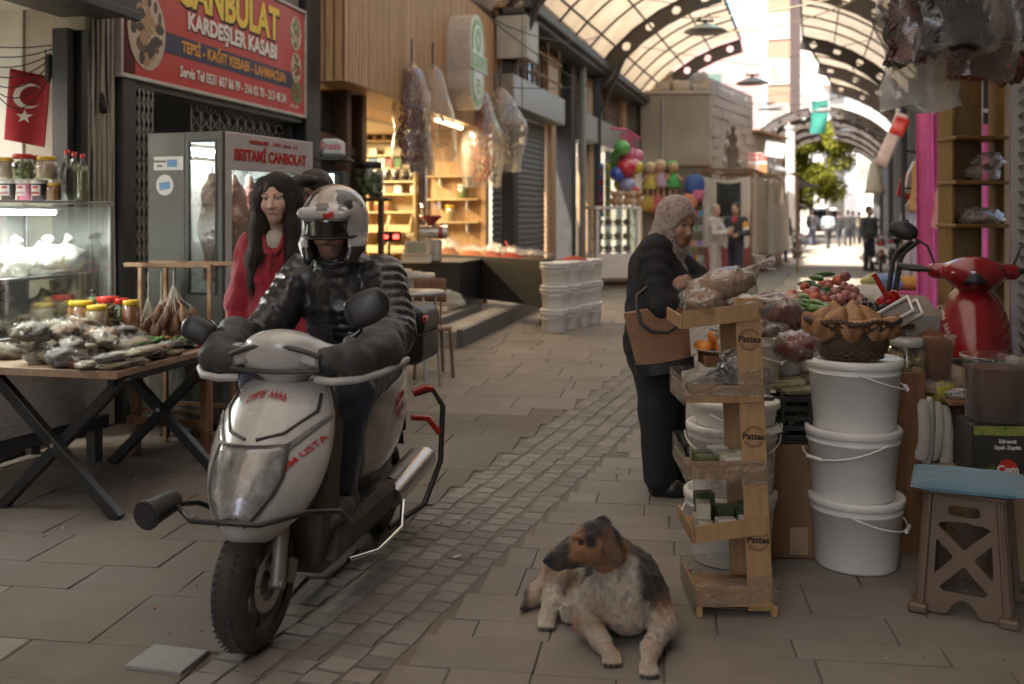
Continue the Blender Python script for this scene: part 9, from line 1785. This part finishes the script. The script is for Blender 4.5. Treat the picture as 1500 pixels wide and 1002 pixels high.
# people, bikes and goods further down the street
def man(label,loc,rz,h,top_,legs_,hair_=(.03,.02,.015),skin=(.40,.24,.165),pose='stand',vox=.02,name='person',bald=False,extra=None,arms=None,cat='person'):
 k=h/1.72;t=thing(name,label,cat,loc,rz);HM_=Mrot((0,-.02,1.58*k),R(extra or 6),0,0,k);B=Soft();head_sdf(B,HM_);B.cap((0,0,1.36*k),(0,-.01,1.5*k),.055*k,.05*k,k=.03);B.ell((0,0,1.2*k),(.13,.08,.14),k=.05)
 A=arms or[((-.19,0,1.36),(-.25,.02,1.08),(-.22,-.08,.86)),((.19,0,1.36),(.25,.02,1.08),(.22,-.08,.86))]
 A=[[Vector(p)*k for p in a]for a in A]
 for i,a in enumerate(A):B.cap(a[0],a[1],.045,.038,k=.02);B.cap(a[1],a[2],.036,.026,k=.02);d=(a[2]-a[1]).normalized();hand_sdf(B,a[2],d,Vector((.9 if i==0 else-.9,.3,.1)),-1 if i==0 else 1,(.4,.45,.5,.5),.4,k)
 B.skin(min(vox,.012)if vox<.015 else vox,col=face_col(HM_,skin,(.32,.13,.11),hair_),name='body',mats=M_skin,parent=t)
 J=Soft();J.ell((0,0,1.24*k),(.19,.125,.18),k=.06);J.ell((0,-.01,1.0*k),(.18,.135,.2),k=.07);J.cap((-.15,0,1.36*k),(.15,0,1.36*k),.075,k=.05)
 for a in A:J.cap(a[0],a[1],.075,.065,k=.04);J.cap(a[1],a[2]-(a[2]-a[1])*.12,.062,.048,k=.03)
 J.skin(vox,disp=hum(0,int(h*50),.006,14),name='top',mats=top_,parent=t)
 T=Soft();T.ell((0,0,.88*k),(.17,.125,.12),k=.05);L_={'stand':((-.09,0,.48,-.10,.02),(.09,-.03,.48,.10,0)),'walk':((-.09,-.16,.48,-.10,-.20),(.09,.02,.50,.09,.22))}[pose]
 for s,(x,y,z,x2,y2)in zip((-1,1),L_):T.chain([Vector((s*.085,0,.86))*k,Vector((x,y,z))*k,Vector((x2,y2,.09))*k],[.098,.075,.06],k=.03)
 T.skin(vox,disp=hum(0,3,.005,16),name='trousers',mats=legs_,parent=t)
 for s,(x,y,z,x2,y2)in zip((-1,1),L_):K_=Soft();shoe(K_,(x2*k,(y2+.04)*k,0),(x2*k*1.1,(y2-.18)*k,0),.048);K_.skin(max(vox,.014),name='shoe',mats=MATS['black_leather'],parent=t)
 H=Soft();H.ell((0,.03,.055),(.083,.098,.09)if not bald else(.078,.085,.06),k=.02);H.ell((0,.06,-.01),(.08,.055,.06),k=.03);H.ell((0,-.12,-.01),(.07,.085,.10),k=.012,sub=True)
 if bald:H.ell((0,-.01,.13),(.06,.09,.06),k=.02,sub=True)
 H.xf(HM_);H.skin(max(vox*.6,.009),name='hair',mats=hairmat('hair_%d'%int(hair_[0]*1000),hair_),parent=t);return t
g1=G(1047,421);g2=G(1078,418)
a1_=[((-.19,0,1.36),(-.23,-.06,1.10),(-.06,-.28,1.12)),((.19,0,1.36),(.22,-.14,1.12),(.05,-.33,1.20))]
man('balding man in a pale grey tracksuit facing the man with the tray',g1,R(62),1.74,fabric('grey_sweat',(.40,.38,.36)),fabric('grey_sweat2',(.36,.34,.32)),(.25,.23,.21),vox=.013,bald=True,extra=14,arms=a1_)
m2_=man('man in a black sports jacket with an orange sleeve stripe holding a tray',g2,R(-35),1.76,fabric('black_sport',(.022,.024,.03)),fabric('dark_denim'),(.04,.03,.022),vox=.013,extra=10,arms=[((-.19,0,1.36),(-.25,-.06,1.10),(-.16,-.30,1.06)),((.19,0,1.36),(.26,-.02,1.10),(.14,-.25,1.06))])
for nm_,c_,z0,z1 in(('orange_stripe',(.50,.24,.03),1.24,1.31),('white_stripe',(.6,.58,.55),1.195,1.235)):q=Soft();q.cap((.205+(1.36-z1)*.2,-.01,z1),(.205+(1.36-z0)*.2,-.012,z0),.078,.076,k=.005);q.skin(.012,name=nm_,mats=fabric('st_'+nm_,c_),parent=m2_)
q=Soft();q.cap((0,-.06,1.44),(0,-.1,1.36),.06,.05,k=.02);q.skin(.014,name='red_collar',mats=fabric('red_collar',(.35,.03,.05)),parent=m2_)
ty=thing('serving_tray','round steel tray with small glasses carried by the man in black','tray',g2+Matrix.Rotation(R(-35),3,'Z')@Vector((-.08,-.40,1.09)));q=MB();q.lathe([(0,0),(.17,0),(.18,.02),(.175,.02),(.165,.005),(0,.005)],n=24);q.obj('tray',M_steel,ty)
for i,(x,y)in enumerate(((-.08,0),(.02,.06),(.06,-.05))):q=MB();q.lathe([(0,.006),(.025,.006),(.03,.09),(.027,.09),(.022,.012),(0,.012)],n=12);q.obj('tea_glass',G_jar,loc=ty.location+Vector((x,y,.0)),label='small tea glass on the steel tray',cat='glass',group='tea glasses on the tray')
fb=lambda n_,c:fabric('far_'+n_,c)
for i,(px,fy,lb,c1,c2,rz,ps)in enumerate(((1190,360,'man in a black jacket and jeans walking away, leftmost of the far walkers',(.02,.02,.022),(.05,.06,.09),2.9,'walk'),(1213,364,'man in a pale blue shirt walking away in mid street',(.30,.34,.38),(.03,.03,.035),3.1,'walk'),(1229,361,'man in dark clothes walking right of the blue shirt',(.018,.018,.02),(.02,.02,.022),3.3,'walk'),(1242,361,'stocky man in a black coat, third from the left among the far walkers',(.022,.02,.02),(.03,.03,.04),3.0,'stand'),(1249,357,'person in dark clothes half hidden behind the black coat',(.03,.028,.026),(.03,.03,.032),3.2,'stand'),(1259,357,'man in a beige jacket, rightmost of the far walkers',(.28,.24,.18),(.03,.028,.028),3.1,'walk'),(1147,384,'dark figure standing against the end of the draped stall',(.02,.022,.028),(.025,.028,.045),2.4,'stand'))):
 man(lb,G(px,fy),rz,1.74-.03*(i%3),fb('t%d'%i,c1),fb('l%d'%i,c2),vox=.03,pose=ps)
rm_=man('man in a thick grey jacket beside the parked motorbikes on the right',G(1273,397),R(25),1.74,fabric('grey_parka',(.085,.085,.085)),fb('l9',(.03,.035,.055)),vox=.018)
def bike(label,loc,rz,c,s=1.0,red=False):
 t=thing('motorbike',label,'motorbike',loc,rz,'motorbikes parked along the street');m_=mat('bike_'+str(c),c,.3,coat=.4,bump=0)
 for y in(-.62,.62):
  q=MB();q.merge((lambda a:a.lathe([(.27,-.035),(.30,-.02),(.305,0),(.30,.02),(.27,.035),(.255,0),(.27,-.035)],n=28))(MB()),Matrix.Translation((0,y,.305))@Matrix.Rotation(R(90),4,'Y'));w_=q.obj('wheel',M_tyre,t);q=MB();q.cyl((-.05,y,.305),(.05,y,.305),.05)
  for k in range(10):a=k*math.pi/5;q.bar((0,y,.305),(0,y+math.cos(a)*.26,.305+math.sin(a)*.26),.008,.008,0,0)
  q.obj('spokes',M_chrome,w_)
 q=MB();q.tube([(0,.62,.31),(0,.3,.45),(0,-.1,.40),(0,-.38,.75)],.03,6);q.obj('frame',M_black,t);q=MB()
 for x in(-.07,.07):q.tube([(x,-.62,.31),(x,-.45,.85)],.022,6)
 q.tube([(-.07,-.45,.83),(.07,-.45,.83)],.02,6);q.obj('fork',M_chrome,t)
 q=MB();q.tube([(-.34,-.25,1.02),(-.15,-.42,.98),(.15,-.42,.98),(.34,-.25,1.02)],.016,6);q.obj('handlebar',M_black,t);q=Soft();q.cap((0,-.30,.80),(0,.0,.78),.12,.10,k=.03);q.skin(.02,name='tank',mats=m_,parent=t);q=Soft();q.cap((0,.05,.80),(0,.55,.82),.09,.11,k=.03,fl=((0,0,1),1.8));q.skin(.02,name='seat',mats=M_blkpl,parent=t)
 q=MB();q.b2((-.13,-.2,.22),(.13,.2,.52),0,.04);q.obj('engine',M_rim,t);q=MB();q.cyl((0,-.54,.88),(0,-.46,.88),.09,.07,14);q.obj('headlamp',M_chrome,t);q=MB();q.b2((-.09,.72,.58),(.09,.735,.72));q.obj('number_plate',M_white,t);q=MB();q.b2((-.06,.70,.76),(.06,.76,.82),0,.01);q.obj('tail_lamp',M_redpl,t);q=MB();q.cyl((.14,.1,.28),(.16,.75,.38),.04,.05);q.obj('exhaust',M_chrome,t);q=MB();q.grid(lambda u,v:((v-.5)*.12,.62+.33*math.cos(R(20+120*u)),.305+.34*math.sin(R(20+120*u))),8,2);q.obj('fender',m_,t,solid=.008);q=MB();q.tube([(.05,.1,.3),(.25,.05,.02)],.012);q.obj('side_stand',M_black,t);return t
bike('blue-tanked motorbike parked beyond the draped stall',G(1168,378),R(-25),(.10,.13,.28));bike('motorbike with a white number plate beside the man in the grey jacket',G(1290,400),R(160),(.12,.02,.02));bike('dark motorbike parked behind the one with the white plate',G(1312,394),R(150),(.03,.03,.035));bike('far dark motorbike beside the blue-tanked one',G(1161,373),R(-15),(.04,.04,.04))
# glass snack cabinet and toys
kc=G(905,423);kb=thing('snack_cabinet','white framed glass cabinet of snacks standing before the toy shop','cabinet',kc,R(14));wf=M_white
for x in(-.46,.40):
 for y in(0,.52):part(kb,'frame_post',wf,((x,y,.12),(x+.06,y+.06,1.62)))
part(kb,'cabinet_top',wf,((-.5,-.03,1.62),(.5,.61,1.68)));part(kb,'lower_panel',wf,((-.40,.01,.22),(.40,.03,.72)),b=.002);part(kb,'end_panel',wf,((.42,.06,.22),(.44,.52,.72)));part(kb,'bottom_board',W_old,((-.48,-.02,.15),(.48,.6,.22)))
for z in(.74,1.0,1.28):part(kb,'glass_shelf',M_alu,((-.42,.03,z),(.42,.54,z+.02)))
part(kb,'front_glass',M_glass,((-.40,.005,.76),(.40,.012,1.62)),b=0);part(kb,'end_glass',M_glass,((.445,.06,.76),(.452,.52,1.62)),b=0);part(kb,'base_rail',W_old,((-.45,.0,.0),(.45,.06,.05)),((-.45,.5,.0),(.45,.56,.05)),((-.45,.06,.08),(.45,.5,.12)))
KR=Matrix.Translation(kc)@Matrix.Rotation(R(14),4,'Z');snk=[mat('snack_%d'%i,c,.5,var=.3,vs=20,bump=.2)for i,c in enumerate(((.45,.30,.12),(.30,.16,.07),(.5,.45,.35),(.40,.10,.08)))]
for j,z in enumerate((.76,1.02,1.30)):
 for i in range(4):q=MB();q.blob((0,0,.06),(.09,.12,.06),.3,2,i+j*7,14,8);q.obj('snack_bag',snk[(i+j)%4],loc=KR@Vector((-.30+.2*i,.28,z)),label=['snack bag on the lowest shelf of the white cabinet','snack bag on the middle shelf of the white cabinet','snack bag on the upper shelf of the white cabinet'][j],cat='bag',group='snack bags in the white cabinet')
bc={'green':(.10,.38,.08),'red':(.50,.03,.05),'blue':(.05,.10,.42),'pink':(.60,.16,.28),'orange':(.6,.2,.04),'yellow':(.6,.45,.04),'patterned':(.25,.25,.4)};nets=MB()
for i,(px,py,r,c)in enumerate(((911,217,.17,'green'),(905,229,.16,'green'),(906,241,.19,'green'),(905,255,.165,'blue'),(916,231,.18,'red'),(925,228,.17,'pink'),(917,246,.2,'red'),(926,243,.17,'pink'),(919,258,.18,'orange'),(919,273,.19,'patterned'),(910,270,.16,'yellow'),(932,229,.16,'pink'),(926,280,.16,'red'),(932,245,.15,'yellow'))):
 p=W(px,py,20.6+.3*(i%3));q=MB();q.blob((0,0,0),r,.02,2,i,20,12);q.obj('play_ball',mat('ball_'+c,bc[c],.3,bump=0,coat=.4,var=.3 if c=='patterned' else .06),loc=p,label=f'{c} play ball in the net cluster at the toy shop door, number of its colour unclear' if False else f'{c} play ball hanging in nets at the toy shop',cat='ball',group='play balls hanging at the toy shop');nets.tube([p+Vector((0,0,r)),Vector((p.x*.5+W(918,200,20.8).x*.5,20.8,W(918,195,20.8).z))],.012,4)
nets.tube([W(895,188,20.4),W(918,190,20.8),W(938,204,21.2)],.03,5);nets.obj('net_strings',mat('pink_net',(.6,.12,.25),.6),label='pink net strings holding the play balls',cat='net',kind='stuff')
rr=random.Random(2);tc_=[mat('toy_%d'%i,c,.4,bump=0,var=.3,vs=9)for i,c in enumerate(((.1,.25,.5),(.55,.4,.05),(.5,.06,.05),(.1,.35,.12),(.5,.25,.4),(.35,.38,.4)))]
for i in range(26):link('toy_pack',MB().box((0,0,0),(.14,.05,.17),None,0,.01).mesh('toy_pack',tc_[i%6]),None,loc=W(881+(i%2)*9,245+5.6*(i//2),21.6),rot=(0,0,.9),label=['blue','yellow','red','green','mauve','grey'][i%6]+' toy packet on the card rack in the toy shop doorway',cat='toy',group='toy packets in the doorway')
for i in range(5):q=MB();p=W(900+9*i,303,20.2+.05*i);p.z=1.69;q.blob((0,0,.09),(.08,.07,.10),.1,2,i);q.blob((0,-.02,.23),(.07,.065,.065),.1,2,i);q.blob((-.055,0,.29),.025,0);q.blob((.055,0,.29),.025,0);q.obj('teddy_bear',mat('plush_%d'%(i%2),[(.42,.26,.12),(.55,.42,.3)][i%2],.95,bump=.6,bs=60),loc=p,label=['brown','cream'][i%2]+' teddy bear sitting on the white snack cabinet',cat='toy',group='teddy bears on the cabinet',kind=None)
wr2=thing('toy_rack','brown framed wire panel hung with dolls and bags against the rendered front','rack',W(940,315,24.5));wr2 .location.z=0;wz=W(990,243,24.5).z;ww=(1040-940)/F*24.5
part(wr2,'frame',M_rust,((0,0,0),(.05,.05,wz)),((ww,0,0),(ww+.05,.05,wz)),((0,0,wz),(ww+.05,.05,wz+.05)));part(wr2,'panel',mat('rack_panel',(.22,.17,.12),.8,dirt=.3),((.05,.06,.3),(ww,.08,wz)))
for i,(px,py,dress,hat)in enumerate(((953,262,(.55,.42,.08),(.6,.5,.3)),(968,259,(.48,.33,.42),(.6,.45,.3)),(986,260,(.08,.36,.10),(.12,.4,.12)))):
 t=thing('rag_doll',['doll in a yellow dress, leftmost on the wire panel','doll in a mauve dress in the middle of the wire panel','doll in a green dress with a green hat on the wire panel'][i],'doll',W(px,py,24.3),0,'dolls on the wire panel');q=MB();q.lathe([(.05,.12),(.09,.0),(.2,-.24),(.19,-.25),(0,-.2)],n=16);q.obj('dress',mat('doll_d%d'%i,dress,.8),t);q=MB();q.blob((0,-.02,.25),(.13,.12,.14),.03);q.obj('head',mat('doll_skin',(.55,.32,.2),.6),t);q=MB();q.blob((0,.02,.30),(.145,.13,.12),.1);q.obj('hat',mat('doll_h%d'%i,hat,.8),t)
 for s in(-1,1):q=MB();q.tube([(s*.06,0,.1),(s*.22,-.02,-.08)],.035,6);q.obj('arm',mat('doll_skin'),t);q=MB();q.tube([(s*.06,0,-.22),(s*.07,0,-.52)],.045,6);q.obj('leg',mat('doll_skin'),t)
for i,(px,py,c,s)in enumerate(((1018,270,(.05,.10,.32),1.2),(1021,285,(.6,.15,.25),.9),(1010,295,(.6,.22,.1),1.0),(950,298,(.5,.3,.06),1.0),(965,300,(.5,.1,.1),1.1))):t=thing('toy_bag',['blue school bag on the wire panel','pink bag under the blue school bag','orange toy bag low on the wire panel','yellow toy set low at the left of the wire panel','red toy set below the dolls'][i],'bag',W(px,py,24.3));q=MB();q.blob((0,0,0),(.19*s,.1,.2*s),.15,2,i,14,9,sq=1);q.obj('bag_body',mat('tb%d'%i,c,.6),t);q=MB();q.tube([(-.1,0,.15*s),(0,0,.3*s),(.1,0,.15*s)],.015,5);q.obj('strap',M_black,t)
gr_=thing('trinket_rack','low wire rack of small coloured trinkets behind the woman in the headscarf','rack',W(1018,405,23.5));gr_.location.z=0
for z in(.4,.75,1.1,1.45):part(gr_,'shelf',M_pipe,((-.22,0,z),(.24,.2,z+.02)))
for x in(-.23,.23):part(gr_,'upright',M_pipe,((x,.18,0),(x+.02,.21,1.75)))
for i in range(28):link('trinket',MB().box((0,0,.06),(.05,.05,.13),None,0,.012).mesh('trinket',tc_[rr.randrange(6)]),None,loc=gr_.location+Vector((-.17+.058*(i%7),.08,.425+.35*(i//7))),label=['trinket on the lowest tier of the wire rack','trinket on the second tier of the wire rack','trinket on the third tier of the wire rack','trinket on the top tier of the wire rack'][i//7],cat='toy',group='trinkets on the wire rack')
# hanging lamps, ropes, banners
for i,(px,py,Y)in enumerate(((1033,46,21),(1102,122,27),(1128,160,36),(1206,163,44),(1238,193,52),(1228,203,60))):
 t=thing('pendant_lamp',['nearest wide dish street lamp hanging on ropes','second dish street lamp before the pink house','third dish lamp by the dark tunnel mouth','dish lamp beside the green cloth strip','dish lamp deep in the tunnel','farthest dish lamp in the tunnel'][i],'lamp',W(px,py,Y),0,'dish lamps hung over the street');q=MB();q.lathe([(0,.16),(.12,.15),(.38,.04),(.45,.0),(.43,-.02),(.2,-.04),(0,-.05)],n=24);q.obj('dish',mat('lamp_dish',(.22,.21,.19),.35,metal=.3,bump=0),t);q=MB();q.box((0,0,.22),(.36,.05,.05));q.cyl((0,0,.15),(0,0,.25),.04);q.tube([(-.16,0,.24),(0,0,.5),(.16,0,.24)],.008,4);q.obj('bracket',M_black,t);q=MB();q.tube([(-4.2,.6,1.3),(-.1,0,.5),(.1,0,.5),(3.6,-.6,1.2)],.009,4);q.obj('span_wire',M_cable,t)
for i,(a_,b2,s)in enumerate(((W(1000,26,18),W(1240,-8,16),.1),(W(1020,44,21),W(1260,-4,20),.25),(W(722,28,13),W(880,52,21),.2),(W(720,30,13),W(860,125,19),.05),(W(745,128,15),W(860,126,19.5),.03),(W(1090,150,28),W(1300,120,28),.3))):q=MB();q.tube(catenary(a_,b2,s,12),.013 if i<2 else .009,5);q.obj('rope',M_rope if i<2 else M_cable,label=['yellowish rope strung across the roof opening','second yellowish rope sagging under the first','dark cable sagging along the left eaves','dark cable slanting below the left eaves','straight dark wire above the first shutter','thin dark wire across the open gap'][i],cat='rope')
t=thing('folded_parasol','folded beige parasol hanging among the right-hand posts','parasol',W(1281,232,24));q=MB();q.lathe([(.03,0),(.10,-.12),(.22,-.75),(.26,-.85),(.18,-.82),(.03,-.3)],n=14);q.obj('cloth',mat('beige_cloth',(.45,.38,.30),.85),t);q=MB();q.cyl((0,0,.2),(0,0,-1.1),.025);q.obj('pole',M_pipe,t)
for i,(px,py,Y)in enumerate(((1306,205,17),(1318,185,16))):t=thing('banner',['leaning pale banner with a red edge on the right-hand posts','small red pennant above the leaning banner'][i],'banner',W(px,py,Y),rot=(0,R(22),R(-30)));q=MB();q.grid(lambda u,v:((u-.5)*.22,.02*math.sin(6*v),(.5-v)*(.95 if i==0 else .3)),4,8);q.obj('cloth',[mat('pale_banner',(.5,.40,.36),.8),L_red][i],t,solid=.01)
# vehicles at the sunlit end
tk=thing('box_truck','white box truck parked across the sunlit end of the street','truck',G(1262,341.5),R(65));mw2=mat('truck_white',(.62,.61,.58),.4,bump=0,dirt=.15)
part(tk,'cargo_box',mw2,((-2.2,-1.1,.8),(2.2,1.1,3.1)),b=.05);part(tk,'cab',mw2,((2.25,-1.0,.5),(3.7,1.0,2.3)),b=.2);part(tk,'windscreen',M_darkglass,((3.6,-.85,1.35),(3.72,.85,2.1)));part(tk,'chassis',M_black,((-2.2,-.9,.5),(2.3,.9,.78)))
for x in(-1.4,2.8):
 for y in(-1,.8):q=MB();q.cyl((x,y,.42),(x,y+.22,.42),.42,n=20);q.obj('wheel',M_tyre,tk)
vn=thing('white_van','white van facing the camera behind the far walkers','van',G(1210,346),R(-15));part(vn,'body',mw2,((-.95,0,.35),(.95,4.2,1.25)),b=.15);part(vn,'cabin',mw2,((-.88,.7,1.2),(.88,4.1,2.0)),b=.2);part(vn,'windscreen',M_darkglass,((-.78,.62,1.3),(.78,.74,1.85)));part(vn,'bumper',M_blkpl,((-.95,-.08,.3),(.95,.05,.55)))
for s in(-.7,.7):q=MB();q.cyl((s,-.03,.85),(s,.02,.85),.13);q.obj('headlight',M_chrome,vn);q=MB();q.cyl((s*1.2,.75,.34),(s*1.4,.75,.34),.34,n=18);q.obj('wheel',M_tyre,vn)
